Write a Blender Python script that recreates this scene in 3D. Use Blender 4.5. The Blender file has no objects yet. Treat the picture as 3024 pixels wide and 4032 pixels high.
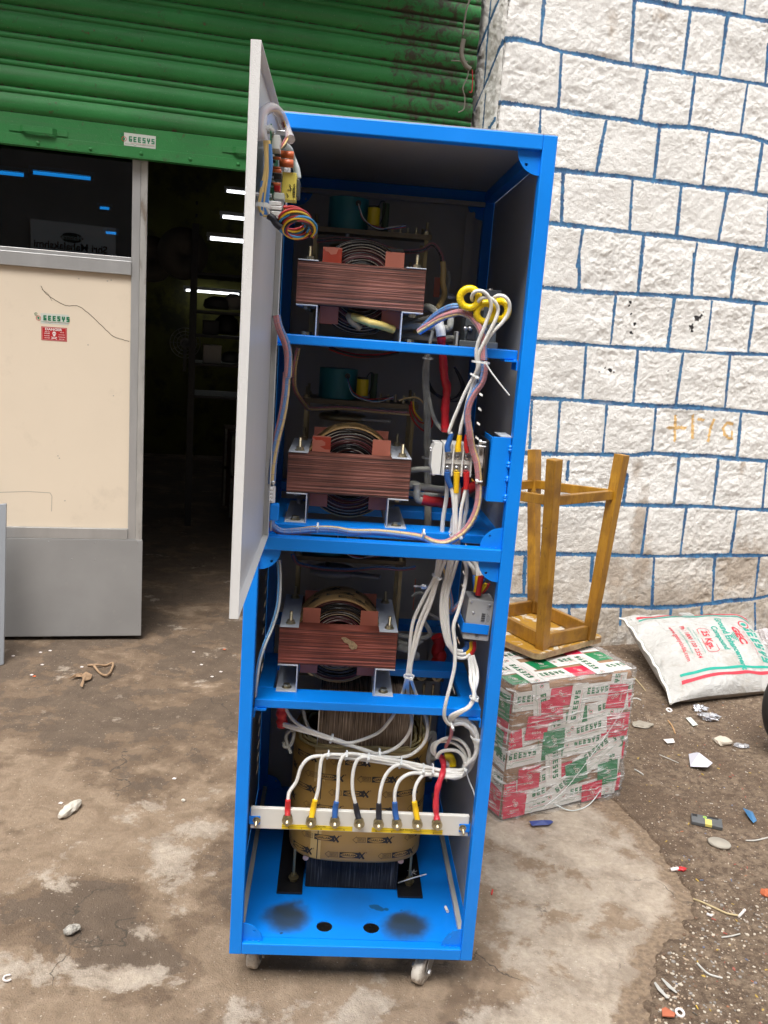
import bpy, math, random
import numpy as np
from mathutils import Vector, Matrix
random.seed(7)
SC = bpy.context.scene
COL = SC.collection
R = math.radians
# ---------------------------------------------------------------- camera
CAM_LOC = (0.1821, -1.8645, 1.5017)
CAM_ROT = (1.3709, -0.0715, -0.0486)
cd = bpy.data.cameras.new('camera')
cd.sensor_fit = 'VERTICAL'; cd.sensor_height = 36; cd.sensor_width = 27
cd.lens = 3398.6 / 4032 * 36
cd.clip_start = 0.02; cd.clip_end = 400
cam = bpy.data.objects.new('camera', cd); COL.objects.link(cam)
cam.location = CAM_LOC; cam.rotation_euler = CAM_ROT
SC.camera = cam
# ---------------------------------------------------------------- light
SUN_EL, SUN_AZ = 62, 205          # compass azimuth the light comes from
world = bpy.data.worlds.new('World'); SC.world = world
world.use_nodes = True
wn = world.node_tree; wn.nodes.clear()
wo = wn.nodes.new('ShaderNodeOutputWorld'); wb = wn.nodes.new('ShaderNodeBackground')
sk = wn.nodes.new('ShaderNodeTexSky'); sk.sky_type = 'NISHITA'; sk.sun_disc = False
sk.sun_elevation = R(SUN_EL); sk.sun_rotation = R(SUN_AZ)
sk.dust_density = 4.0; sk.air_density = 1.0
hs = wn.nodes.new('ShaderNodeHueSaturation'); hs.inputs['Saturation'].default_value = 0.12
wn.links.new(sk.outputs[0], hs.inputs['Color']); wn.links.new(hs.outputs[0], wb.inputs[0])
wb.inputs[1].default_value = 0.15
wn.links.new(wb.outputs[0], wo.inputs[0])
sd = bpy.data.lights.new('sun', 'SUN'); sd.energy = 1.5; sd.angle = R(35); sd.color = (1, 0.955, 0.89)
so = bpy.data.objects.new('sun', sd); COL.objects.link(so)
_az = R(SUN_AZ); _el = R(SUN_EL)
_d = Vector((math.sin(_az) * math.cos(_el), math.cos(_az) * math.cos(_el), math.sin(_el)))
so.rotation_euler = _d.to_track_quat('Z', 'Y').to_euler(); so.location = (0, 0, 8)
SC.view_settings.view_transform = 'Standard'; SC.view_settings.look = 'None'
SC.view_settings.gamma = 1; SC.view_settings.exposure = 1.12
SC.cycles.use_denoising = True
SC.cycles.max_bounces = 8; SC.cycles.diffuse_bounces = 3; SC.cycles.transparent_max_bounces = 12
SC.cycles.caustics_reflective = False; SC.cycles.caustics_refractive = False
SC.cycles.sample_clamp_indirect = 4

# ---------------------------------------------------------------- measuring: a sight line cut by a real plane
_RM = np.array(Matrix.LocRotScale(None, __import__('mathutils').Euler(CAM_ROT), None).to_3x3())
_C = np.array(CAM_LOC); _K = 3024 / 1659
def ray(x, y):
    return _RM @ np.array([(x * _K - 1512) / 3398.6, -(y * _K - 2016) / 3398.6, -1])
def hit(x, y, n, d):
    r = ray(x, y); n = np.array(n, float); return Vector(_C + (d - n @ _C) / (n @ r) * r)
def hz(x, y, z): return hit(x, y, (0, 0, 1), z)
def hy(x, y, Y): return hit(x, y, (0, 1, 0), Y)
def hx(x, y, X): return hit(x, y, (1, 0, 0), X)
def c2(x, y): return (521.2 + .4299 * x, 208.5 + .4299 * y)
def c3(x, y): return (548.6 + .3803 * x, 740.6 + .3803 * y)
def c4(x, y): return (493.7 + .3803 * x, 1179.5 + .3803 * y)
def c5(x, y): return (466.3 + .3968 * x, 1590.9 + .3968 * y)
def c6(x, y): return (576 + .2976 * x, 1508.7 + .2976 * y)
def ca(x, y): return (850.3 + .18188 * x, 576.0 + .18188 * y)
def cb_(x, y): return (850.3 + .18188 * x, 905.2 + .18188 * y)
def ce(x, y): return (850.3 + .2481 * x, 1179.5 + .2481 * y)
def cq(x, y): return (1014.9 + .3882 * x, 1316.6 + .3882 * y)
def cs(x, y): return (987.5 + .40475 * x, 932.6 + .40475 * y)
def w1(x, y): return (987.5 + .40475 * x, .40475 * y)
def w2(x, y): return (1124.6 + .32207 * x, 548.6 + .32207 * y)
def w3(x, y): return (1124.6 + .32207 * x, 932.6 + .32207 * y)
def cd1(x, y): return (.3638 * x, .3638 * y)
def pcb(x, y): return (493.7 + .13227 * x, 219.4 + .13227 * y)
G = -0.095                        # ground level; the cabinet frame's underside is z = 0

# ---------------------------------------------------------------- mesh helpers
class MB:
    def __init__(s): s.v = []; s.f = []; s.m = []; s.sm = []
    def add(s, vs, fs, mi=0, sm=False):
        b = len(s.v); s.v += [Vector(v) for v in vs]
        for f in fs: s.f.append([b + i for i in f]); s.m.append(mi); s.sm.append(sm)
        return s
    def box(s, a, b, mi=0, M=None):
        (x0, y0, z0), (x1, y1, z1) = a, b
        vs = [Vector(v) for v in ((x0,y0,z0),(x1,y0,z0),(x1,y1,z0),(x0,y1,z0),(x0,y0,z1),(x1,y0,z1),(x1,y1,z1),(x0,y1,z1))]
        if M is not None: vs = [M @ v for v in vs]
        return s.add(vs, [(0,3,2,1),(4,5,6,7),(0,1,5,4),(1,2,6,5),(2,3,7,6),(3,0,4,7)], mi)
    def bar(s, p, q, w, h, up=(0, 0, 1), mi=0, w2=None, h2=None):
        p = Vector(p); q = Vector(q); d = (q - p).normalized(); u = Vector(up)
        r = d.cross(u).normalized(); u = r.cross(d).normalized()
        w2 = w if w2 is None else w2; h2 = h if h2 is None else h2
        vs = []
        for c, ww, hh in ((p, w, h), (q, w2, h2)):
            for a, b in ((-1,-1),(1,-1),(1,1),(-1,1)): vs.append(c + r * a * ww / 2 + u * b * hh / 2)
        return s.add(vs, [(0,3,2,1),(4,5,6,7),(0,1,5,4),(1,2,6,5),(2,3,7,6),(3,0,4,7)], mi)
    def cyl(s, p, q, r, r2=None, n=20, mi=0, sm=True):
        p = Vector(p); q = Vector(q); r2 = r if r2 is None else r2
        d = (q - p).normalized(); a = d.orthogonal().normalized(); b = d.cross(a)
        vs = []
        for c, rr in ((p, r), (q, r2)):
            for i in range(n):
                t = 2 * math.pi * i / n; vs.append(c + (a * math.cos(t) + b * math.sin(t)) * rr)
        s.add(vs, [(i, (i+1) % n, n + (i+1) % n, n + i) for i in range(n)], mi, sm)
        s.add(vs[:n], [tuple(range(n))[::-1]], mi); s.add(vs[n:], [tuple(range(n))], mi)
        return s
    def lathe(s, p, axis, prof, n=24, mi=0, sm=True):
        p = Vector(p); d = Vector(axis).normalized(); a = d.orthogonal().normalized(); b = d.cross(a)
        vs = []; fs = []
        for (h, r) in prof:
            for i in range(n):
                t = 2 * math.pi * i / n; vs.append(p + d * h + (a * math.cos(t) + b * math.sin(t)) * max(r, 1e-5))
        for k in range(len(prof) - 1):
            for i in range(n): fs.append((k*n+i, k*n+(i+1) % n, (k+1)*n+(i+1) % n, (k+1)*n+i))
        return s.add(vs, fs, mi, sm)
    def tube(s, pts, r, n=10, mi=0, smooth=True, cap=True, rs=None, step=6, jit=0):
        if jit: pts = [Vector(p) + Vector([random.uniform(-jit, jit) for _ in range(3)]) * (0 < i < len(pts) - 1) for i, p in enumerate(pts)]
        P = spline(pts, step) if smooth else [Vector(p) for p in pts]
        if len(P) < 2: return s
        T = [(P[min(i+1, len(P)-1)] - P[max(i-1, 0)]).normalized() for i in range(len(P))]
        a = T[0].orthogonal().normalized(); vs = []
        for i, p in enumerate(P):
            a = (a - T[i] * a.dot(T[i])).normalized(); b = T[i].cross(a)
            rr = r if rs is None else r * rs(i / (len(P) - 1))
            for k in range(n):
                t = 2 * math.pi * k / n; vs.append(p + (a * math.cos(t) + b * math.sin(t)) * rr)
        m = len(P)
        fs = [(i*n+k, i*n+(k+1) % n, (i+1)*n+(k+1) % n, (i+1)*n+k) for i in range(m-1) for k in range(n)]
        s.add(vs, fs, mi, True)
        if cap: s.add(vs[:n], [tuple(range(n))[::-1]], mi); s.add(vs[-n:], [tuple(range(n))], mi)
        return s
    def torus(s, c, axis, R_, r, n=36, k=12, mi=0, a0=0, a1=2*math.pi):
        c = Vector(c); d = Vector(axis).normalized(); a = d.orthogonal().normalized(); b = d.cross(a)
        full = abs(a1 - a0 - 2*math.pi) < 1e-6; m = n if full else n + 1; vs = []
        for i in range(m):
            t = a0 + (a1 - a0) * i / n; e = a * math.cos(t) + b * math.sin(t)
            for j in range(k):
                u = 2 * math.pi * j / k; vs.append(c + e * (R_ + r * math.cos(u)) + d * r * math.sin(u))
        fs = [(i*k+j, ((i+1) % m)*k+j, ((i+1) % m)*k+(j+1) % k, i*k+(j+1) % k) for i in range(m if full else m-1) for j in range(k)]
        return s.add(vs, fs, mi, True)
    def prism(s, poly, o, u, v, w, mi=0, sm=False):
        """2-D outline poly laid at o along u, v and thickened by vector w"""
        o = Vector(o); u = Vector(u); v = Vector(v); w = Vector(w); n = len(poly)
        A = [o + u * x + v * y for x, y in poly]; B = [p + w for p in A]
        s.add(A + B, [tuple(range(n))[::-1], tuple(range(n, 2*n))], mi)
        s.add(A + B, [(i, (i+1) % n, n + (i+1) % n, n + i) for i in range(n)], mi, sm)
        return s
    def hexnut(s, c, axis, r, h, mi=0):
        c = Vector(c); a = Vector(axis).normalized()
        return s.cyl(c, c + a * h, r, n=6, mi=mi, sm=False)
    def bolt(s, c, axis, r=.004, L=.03, nut=.0085, mi=0):
        """washer, nut and protruding threaded end"""
        c = Vector(c); a = Vector(axis).normalized()
        s.cyl(c, c + a * .0015, nut * 1.35, n=20, mi=mi); s.hexnut(c + a * .0015, a, nut, .007, mi)
        k = int((L - .0085) / .0016); prof = [(.0085, r)]
        for i in range(k): prof += [(.0085 + .0016 * i, r), (.0085 + .0016 * i + .0008, r * .86)]
        prof += [(L, r * .9), (L, 0)]
        return s.lathe(c, a, prof, n=12, mi=mi, sm=False)
    def grid(s, fn, nu, nv, mi=0, sm=True):
        vs = [fn(i / nu, j / nv) for j in range(nv + 1) for i in range(nu + 1)]
        fs = [(j*(nu+1)+i, j*(nu+1)+i+1, (j+1)*(nu+1)+i+1, (j+1)*(nu+1)+i) for j in range(nv) for i in range(nu)]
        return s.add(vs, fs, mi, sm)
    def build(s, name, mats, parent=None, bevel=0, origin=None, seg=2):
        if not isinstance(mats, (list, tuple)): mats = [mats]
        if parent is not None:
            o = wloc(parent)
        elif origin is not None: o = Vector(origin)
        else:
            xs = [v.x for v in s.v]; ys = [v.y for v in s.v]; zs = [v.z for v in s.v]
            o = Vector(((min(xs)+max(xs))/2, (min(ys)+max(ys))/2, min(zs)))
        me = bpy.data.meshes.new(name)
        me.from_pydata([tuple(v - o) for v in s.v], [], s.f)
        for m in mats: me.materials.append(m)
        me.polygons.foreach_set('material_index', s.m); me.polygons.foreach_set('use_smooth', s.sm)
        me.update()
        ob = bpy.data.objects.new(name, me); COL.objects.link(ob)
        if parent is not None: ob.parent = parent
        else: ob.location = o
        if bevel:
            b = ob.modifiers.new('bevel', 'BEVEL'); b.width = bevel; b.segments = seg; b.limit_method = 'ANGLE'; b.angle_limit = R(40)
        return ob
def wloc(o):
    p = Vector(o.location)
    while o.parent is not None: o = o.parent; p += Vector(o.location)
    return p
def spline(pts, step=6):
    P = [Vector(p) for p in pts]
    if len(P) < 3: return P
    Q = [P[0] * 2 - P[1]] + P + [P[-1] * 2 - P[-2]]; out = []
    for i in range(1, len(Q) - 2):
        a, b, c, d = Q[i-1], Q[i], Q[i+1], Q[i+2]
        for k in range(step):
            t = k / step
            out.append(.5 * ((2*b) + (c-a)*t + (2*a-5*b+4*c-d)*t*t + (3*b-a-3*c+d)*t**3))
    return out + [P[-1]]
def tag(o, label=None, cat=None, group=None, kind=None):
    if label: o['label'] = label
    if cat: o['category'] = cat
    if group: o['group'] = group
    if kind: o['kind'] = kind
    return o
def thing(name, label, cat, loc, group=None):
    o = bpy.data.objects.new(name, None); COL.objects.link(o); o.location = loc
    o.empty_display_size = .05
    return tag(o, label, cat, group)
def copy_tree(o, parent=None):
    c = o.copy(); COL.objects.link(c); c.parent = parent
    for ch in [x for x in COL.objects if x.parent == o]: copy_tree(ch, c)
    return c
_FONT = {}
def textgeo(body, h, bold=0.0, sx=1.0, align='CENTER'):
    """flat lettering as (verts2d, faces), h = cap height"""
    key = (body, round(bold, 4), align)
    if key not in _FONT:
        c = bpy.data.curves.new('t', 'FONT'); c.body = body; c.size = 1; c.align_x = align; c.align_y = 'CENTER'
        c.offset = bold; c.resolution_u = 3
        o = bpy.data.objects.new('t', c); COL.objects.link(o)
        dg = bpy.context.evaluated_depsgraph_get(); me = bpy.data.meshes.new_from_object(o.evaluated_get(dg))
        _FONT[key] = ([(v.co.x, v.co.y) for v in me.vertices], [tuple(p.vertices) for p in me.polygons])
        bpy.data.objects.remove(o); bpy.data.meshes.remove(me); bpy.data.curves.remove(c)
    vs, fs = _FONT[key]; k = h / 0.69
    return [(x * k * sx, y * k) for x, y in vs], fs
def blocktext(body, h, wf=.62, st=.2):
    """square-cornered signage capitals from strokes; returns list of quads polygons (2d), centred"""
    S = {'G':[(0,0,0,1),(0,1,1,1),(0,0,1,0),(1,0,1,.42),(.55,.42,1,.42)],'E':[(0,0,0,1),(0,0,1,0),(0,.5,.85,.5),(0,1,1,1)],
         'S':[(0,1,1,1),(0,.5,0,1),(0,.5,1,.5),(1,0,1,.5),(0,0,1,0)],'Y':[(0,.55,0,1),(1,.55,1,1),(0,.5,1,.5),(.5,0,.5,.5)],
         'C':[(0,0,0,1),(0,1,1,1),(0,0,1,0)]}
    w = h * wf; t = h * st; adv = w + h * .26; x0 = -(len(body) * adv - h * .26) / 2; out = []
    for i, ch in enumerate(body):
        for (a, b, c, d) in S[ch]:
            xa = x0 + i * adv + a * (w - t); xb = x0 + i * adv + c * (w - t) + t
            ya = b * (h - t) - h / 2; yb = d * (h - t) + t - h / 2
            out.append([(xa, ya), (xb, ya), (xb, yb), (xa, yb)])
    return out
def put(mb, geo, fn, mi=0):
    vs, fs = geo; mb.add([fn(x, y) for x, y in vs], fs, mi); return mb
def ring2d(cx, cy, r, w, n=20, a0=0, a1=2*math.pi):
    vs = []; fs = []
    for i in range(n + 1):
        t = a0 + (a1 - a0) * i / n
        vs += [(cx + (r - w/2) * math.cos(t), cy + (r - w/2) * math.sin(t)), (cx + (r + w/2) * math.cos(t), cy + (r + w/2) * math.sin(t))]
    for i in range(n): fs.append((2*i, 2*i+1, 2*i+3, 2*i+2))
    return vs, fs
def rect2d(x0, y0, x1, y1, n=1):
    vs = []; fs = []
    for i in range(n + 1):
        x = x0 + (x1 - x0) * i / n; vs += [(x, y0), (x, y1)]
    for i in range(n): fs.append((2*i, 2*i+2, 2*i+3, 2*i+1))
    return vs, fs
def disc2d(cx, cy, a, b, n=24, squares=6):
    vs = []; fs = []
    for i in range(squares + 1):
        x = -a + 2 * a * i / squares; y = b * math.sqrt(max(0, 1 - (x / a) ** 2)); vs += [(cx + x, cy - y), (cx + x, cy + y)]
    for i in range(squares): fs.append((2*i, 2*i+2, 2*i+3, 2*i+1))
    return vs, fs
def line2d(pts, w):
    vs = []; fs = []
    for (x0, y0), (x1, y1) in zip(pts[:-1], pts[1:]):
        L = math.hypot(x1-x0, y1-y0) or 1e-6; nx, ny = -(y1-y0)/L*w/2, (x1-x0)/L*w/2; b = len(vs)
        vs += [(x0+nx, y0+ny), (x0-nx, y0-ny), (x1-nx, y1-ny), (x1+nx, y1+ny)]; fs.append((b, b+1, b+2, b+3))
    return vs, fs

# ---------------------------------------------------------------- materials
def mat(name, col, rough=.5, metal=0, bump=0, bscale=200, var=0, vscale=8, var2=None, spec=.5, coat=0, trans=0, alpha=1, emit=None, es=0, stretch=None, detail=6, dirt=None, dscale=5, dthr=.6, damt=.6, rvar=0):
    m = bpy.data.materials.new(name); m.use_nodes = True; nt = m.node_tree; b = nt.nodes['Principled BSDF']
    b.inputs['Base Color'].default_value = (*col, 1); b.inputs['Roughness'].default_value = rough; b.inputs['Metallic'].default_value = metal
    b.inputs['Specular IOR Level'].default_value = spec; b.inputs['Coat Weight'].default_value = coat
    b.inputs['Transmission Weight'].default_value = trans; b.inputs['Alpha'].default_value = alpha
    if emit: b.inputs['Emission Color'].default_value = (*emit, 1); b.inputs['Emission Strength'].default_value = es
    tc = nt.nodes.new('ShaderNodeTexCoord'); mp = nt.nodes.new('ShaderNodeMapping'); nt.links.new(tc.outputs['Object'], mp.inputs[0])
    if stretch: mp.inputs['Scale'].default_value = stretch
    def noise(scale, det=detail, rg=.55):
        n = nt.nodes.new('ShaderNodeTexNoise'); n.inputs['Scale'].default_value = scale; n.inputs['Detail'].default_value = det
        n.inputs['Roughness'].default_value = rg; nt.links.new(mp.outputs[0], n.inputs['Vector']); return n.outputs[0]
    src = None
    if var:
        r = nt.nodes.new('ShaderNodeMapRange'); r.inputs[1].default_value = .3; r.inputs[2].default_value = .7; nt.links.new(noise(vscale), r.inputs[0])
        mx = nt.nodes.new('ShaderNodeMix'); mx.data_type = 'RGBA'; nt.links.new(r.outputs[0], mx.inputs[0])
        c2_ = var2 or tuple(c * (1 - var) for c in col)
        mx.inputs[6].default_value = (*[min(1, c * (1 + (0 if var2 else var * .5))) for c in col], 1); mx.inputs[7].default_value = (*c2_, 1)
        src = mx.outputs[2]
    if dirt:
        r = nt.nodes.new('ShaderNodeMapRange'); r.inputs[1].default_value = dthr; r.inputs[2].default_value = dthr + .12; r.inputs[4].default_value = damt
        nt.links.new(noise(dscale, 9, .7), r.inputs[0])
        mx = nt.nodes.new('ShaderNodeMix'); mx.data_type = 'RGBA'; nt.links.new(r.outputs[0], mx.inputs[0])
        if src: nt.links.new(src, mx.inputs[6])
        else: mx.inputs[6].default_value = (*col, 1)
        mx.inputs[7].default_value = (*dirt, 1); src = mx.outputs[2]
    if src: nt.links.new(src, b.inputs['Base Color'])
    if rvar:
        r = nt.nodes.new('ShaderNodeMapRange'); r.inputs[3].default_value = rough - rvar; r.inputs[4].default_value = rough + rvar
        nt.links.new(noise(vscale * 1.7), r.inputs[0]); nt.links.new(r.outputs[0], b.inputs['Roughness'])
    if bump:
        bp = nt.nodes.new('ShaderNodeBump'); bp.inputs['Strength'].default_value = min(1, bump); bp.inputs['Distance'].default_value = .002
        nt.links.new(noise(bscale), bp.inputs['Height']); nt.links.new(bp.outputs[0], b.inputs['Normal'])
    return m
M = {}
M['blue'] = mat('blue enamel', (.0005, .235, .86), .38, bump=.08, bscale=900, var=.12, vscale=3, spec=.45, rvar=.1, dirt=(.10, .33, .78), dscale=22, dthr=.67, damt=.3)
M['blue_floor'] = None
M['grey_sheet'] = mat('light grey powder coat', (.46, .45, .43), .5, bump=.35, bscale=700, var=.05, vscale=3)
M['door_grey'] = mat('textured grey door paint', (.73, .73, .73), .42, bump=.35, bscale=500, var=.04, vscale=2)
M['door_in'] = mat('grey door inner paint', (.60, .61, .63), .35, bump=.15, bscale=500, var=.10, vscale=3, stretch=(1, 1, .15))
M['bracket'] = mat('pale grey bracket paint', (.52, .56, .62), .42, var=.08, vscale=20, dirt=(.25, .2, .15), dscale=40, dthr=.64)
M['brass'] = mat('yellow zinc', (.50, .44, .30), .38, 1, var=.25, vscale=60)
M['steel'] = mat('bright zinc', (.62, .63, .65), .3, 1, var=.15, vscale=60)
M['copper'] = mat('copper', (.8, .45, .3), .35, 1)
M['pink'] = mat('pink insulation board', (.52, .17, .115), .55, bump=.15, bscale=300, var=.08, vscale=30)
M['varnish'] = mat('red varnish on board', (.42, .055, .03), .15, coat=.5)
M['wire_white'] = mat('white cable sheath', (.78, .77, .735), .42, bump=.4, bscale=1500, var=.10, vscale=25, spec=.35)
M['wire_grey'] = mat('grey cloth sleeving', (.42, .42, .38), .8, bump=.8, bscale=900, var=.25, vscale=40)
M['tie'] = mat('white nylon tie', (.72, .74, .74), .35)
M['red'] = mat('red sleeve', (.52, .018, .022), .42, var=.1, vscale=40)
M['yel'] = mat('yellow sleeve', (.85, .52, .01), .4, var=.06, vscale=40)
M['bsl'] = mat('blue sleeve', (.02, .10, .34), .45, var=.1, vscale=40)
M['blk'] = mat('black sleeve', (.012, .012, .02), .4)
M['black'] = mat('black enamel', (.01, .01, .012), .35, bump=.2)
M['dark'] = mat('dark plastic', (.025, .026, .028), .45)
M['teal'] = mat('teal motor paint', (.02, .19, .22), .45)
M['resistor'] = mat('green ceramic', (.06, .10, .06), .6)
M['whitebar'] = mat('white insulating bar', (.70, .68, .63), .5, var=.05, vscale=10, dirt=(.4, .3, .2), dscale=30, dthr=.67, damt=.5)
M['label_y'] = mat('yellow label tape', (.85, .62, .02), .4)
M['ink'] = mat('black ink', (.02, .018, .015), .6)
M['white_pl'] = mat('white moulded plastic', (.72, .72, .70), .35)
M['grey_pl'] = mat('grey moulded plastic', (.40, .40, .39), .4, var=.04)
M['mid_pl'] = mat('dark grey plastic', (.09, .10, .105), .4)
M['pcb'] = mat('green circuit board', (.02, .16, .07), .4)
M['orange'] = mat('orange capacitor', (.62, .14, .05), .35)
M['paper_y'] = mat('yellow transformer tape', (.78, .66, .12), .5)
M['ring_y'] = mat('yellow wrapped tape', (.82, .60, .01), .3, bump=.5, bscale=60)
M['wood'] = None
M['alu'] = mat('weathered aluminium', (.50, .50, .50), .38, .6, bump=.1, bscale=300, var=.12, vscale=12, stretch=(1, 1, .3))
M['kick'] = mat('grey sheet kick plate', (.33, .33, .33), .42, .3, var=.08, vscale=5, dirt=(.45, .43, .40), dscale=9, dthr=.62, damt=.35)
M['w_pink'] = mat('pink wire sheath', (.52, .18, .20), .4)
M['w_blue'] = mat('blue wire sheath', (.07, .22, .55), .4)
M['w_cream'] = mat('cream wire sheath', (.75, .54, .22), .4)
M['w_red'] = mat('red wire', (.45, .03, .03), .4)
M['w_yel'] = mat('yellow wire', (.85, .55, .02), .4)
M['w_sky'] = mat('sky blue wire', (.03, .25, .55), .4)
M['cord'] = mat('old grey cord', (.20, .18, .15), .6)
M['gy'] = mat('pale adhesive', (.55, .6, .6), .3)
# ================================================================ THE PLACE: ground, soil, walls, shop
RNG = np.random.default_rng(3)
def vnoise(x, y, seed, per=97):
    r = np.random.default_rng(seed).random((per, per)); xi = np.floor(x).astype(int); yi = np.floor(y).astype(int)
    fx = x - xi; fy = y - yi; fx = fx*fx*(3-2*fx); fy = fy*fy*(3-2*fy); xi %= per; yi %= per; xj = (xi+1) % per; yj = (yi+1) % per
    return (r[xi, yi]*(1-fx)+r[xj, yi]*fx)*(1-fy)+(r[xi, yj]*(1-fx)+r[xj, yj]*fx)*fy
def fbm(x, y, s, seed, octs=5, g=.5):
    o = 0; a = 1; t = 0
    for k in range(octs): o = o + a * vnoise(x*s*2**k + 13.7*k, y*s*2**k + 7.1*k, seed + k); t += a; a *= g
    return o / t
def gridmesh(name, X, Y, Z, mats, attrs=None, origin=(0, 0, 0), flip=False, parent=None):
    ny, nx = X.shape; me = bpy.data.meshes.new(name)
    V = np.stack([X - origin[0], Y - origin[1], Z - origin[2]], -1).reshape(-1, 3).astype(np.float32)
    i = np.arange(nx*ny).reshape(ny, nx); a, b_, c, d = i[:-1, :-1], i[:-1, 1:], i[1:, 1:], i[1:, :-1]
    F = np.stack([a, b_, c, d] if not flip else [a, d, c, b_], -1).reshape(-1, 4); nf = len(F)
    me.vertices.add(len(V)); me.vertices.foreach_set('co', V.ravel())
    me.loops.add(nf*4); me.loops.foreach_set('vertex_index', F.ravel().astype(np.int32))
    me.polygons.add(nf); me.polygons.foreach_set('loop_start', np.arange(0, nf*4, 4, dtype=np.int32)); me.polygons.foreach_set('loop_total', np.full(nf, 4, np.int32))
    me.polygons.foreach_set('use_smooth', np.ones(nf, bool)); me.update(calc_edges=True)
    for k, v in (attrs or {}).items():
        at = me.color_attributes.new(k, 'FLOAT_COLOR', 'POINT'); at.data.foreach_set('color', v.reshape(-1, 4).astype(np.float32).ravel())
    for m in (mats if isinstance(mats, list) else [mats]): me.materials.append(m)
    ob = bpy.data.objects.new(name, me); COL.objects.link(ob); ob.location = origin
    if parent is not None: ob.parent = parent; ob.location = Vector(origin) - wloc(parent)
    return ob
class NT:
    """small helper to write node trees"""
    def __init__(s, m): s.t = m.node_tree; s.b = s.t.nodes['Principled BSDF']; s.l = s.t.links
    def n(s, k, **kw):
        n = s.t.nodes.new('ShaderNode' + k)
        for a, v in kw.items(): setattr(n, a, v)
        return n
    def noise(s, vec, scale, det=6, rg=.55, dist=0):
        n = s.n('TexNoise'); n.inputs['Scale'].default_value = scale; n.inputs['Detail'].default_value = det; n.inputs['Roughness'].default_value = rg; n.inputs['Distortion'].default_value = dist
        s.l.new(vec, n.inputs['Vector']); return n.outputs[0]
    def rng(s, v, a, b_, c=0, d=1):
        r = s.n('MapRange'); r.inputs[1].default_value = a; r.inputs[2].default_value = b_; r.inputs[3].default_value = c; r.inputs[4].default_value = d; s.l.new(v, r.inputs[0]); return r.outputs[0]
    def mix(s, f, a, b_, mode='MIX'):
        m = s.n('Mix', data_type='RGBA', blend_type=mode)
        for i, v in ((0, f), (6, a), (7, b_)):
            if isinstance(v, (int, float)): m.inputs[i].default_value = v
            elif isinstance(v, tuple): m.inputs[i].default_value = (*v, 1)
            else: s.l.new(v, m.inputs[i])
        return m.outputs[2]
    def math(s, op, a, b_=0):
        m = s.n('Math', operation=op)
        for i, v in ((0, a), (1, b_)):
            if isinstance(v, (int, float)): m.inputs[i].default_value = v
            else: s.l.new(v, m.inputs[i])
        return m.outputs[0]
    def bump(s, h, st=1, dist=.002):
        b_ = s.n('Bump'); b_.inputs['Strength'].default_value = st; b_.inputs['Distance'].default_value = dist; s.l.new(h, b_.inputs['Height']); s.l.new(b_.outputs[0], s.b.inputs['Normal'])
def newmat(name, rough=.6):
    m = bpy.data.materials.new(name); m.use_nodes = True; m.node_tree.nodes['Principled BSDF'].inputs['Roughness'].default_value = rough; return m
# ---- concrete yard
cm = newmat('stained concrete', .75); q = NT(cm); tc = q.n('TexCoord').outputs['Object']
a1 = q.n('Attribute', attribute_name='tone'); sep = q.n('SeparateColor'); q.l.new(a1.outputs['Color'], sep.inputs[0])
nA = q.noise(tc, 2.5, 12, .64, .15); nB = q.noise(tc, 4.4, 12, .68, .2); nC = q.noise(tc, 60, 5, .6); nD = q.noise(tc, 260, 3)
nE = q.noise(tc, 11, 8, .65, .6)
R_, G_ = sep.outputs[0], sep.outputs[1]
dk_ = q.math('ADD', nA, q.math('SUBTRACT', q.math('MULTIPLY', R_, .17), q.math('MULTIPLY', G_, .13)))
lt_ = q.math('ADD', nB, q.math('SUBTRACT', q.math('MULTIPLY', G_, .20), q.math('MULTIPLY', R_, .05)))
base = q.mix(q.rng(nE, .36, .62), (.205, .143, .093), (.305, .225, .155))
base = q.mix(q.math('MULTIPLY', q.rng(dk_, .540, .590), .85), base, q.mix(q.rng(nE, .38, .6), (.105, .067, .040), (.175, .118, .075)))
base = q.mix(q.math('MULTIPLY', q.rng(dk_, .635, .655), .55), base, (.075, .056, .042))
base = q.mix(q.math('MULTIPLY', q.rng(lt_, .555, .605), .85), base, q.mix(q.rng(nE, .38, .62), (.32, .262, .205), (.46, .395, .325)))
base = q.mix(q.math('MULTIPLY', q.rng(lt_, .65, .69), .3), base, (.56, .47, .37))
base = q.mix(q.math('MULTIPLY', q.rng(nC, .35, .7), .28), base, (.10, .075, .055))
dustm = q.math('ADD', sep.outputs[2], q.math('MULTIPLY', q.math('SUBTRACT', nE, .5), 1.5))
base = q.mix(q.math('MULTIPLY', q.math('MULTIPLY', q.rng(dustm, .42, .62), q.rng(sep.outputs[2], .02, .2)), .85), base, q.mix(q.rng(nC, .4, .6), (.12, .075, .045), (.25, .175, .11)))
base = q.mix(q.math('MULTIPLY', q.rng(q.noise(tc, 130, 4, .7), .66, .72), .8), base, (.055, .045, .04))
base = q.mix(q.math('MULTIPLY', q.rng(q.noise(tc, 95, 3, .6), .66, .71), .6), base, (.60, .53, .45))
vor = q.n('TexVoronoi', feature='DISTANCE_TO_EDGE'); vor.inputs['Scale'].default_value = 1.1
vd = q.n('VectorMath', operation='ADD'); nv = q.n('TexNoise'); nv.inputs['Scale'].default_value = 3; nv.inputs['Detail'].default_value = 6; q.l.new(tc, nv.inputs['Vector'])
sc_ = q.n('VectorMath', operation='SCALE'); sc_.inputs['Scale'].default_value = .8; q.l.new(nv.outputs['Color'], sc_.inputs[0]); q.l.new(tc, vd.inputs[0]); q.l.new(sc_.outputs[0], vd.inputs[1]); q.l.new(vd.outputs[0], vor.inputs['Vector'])
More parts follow.
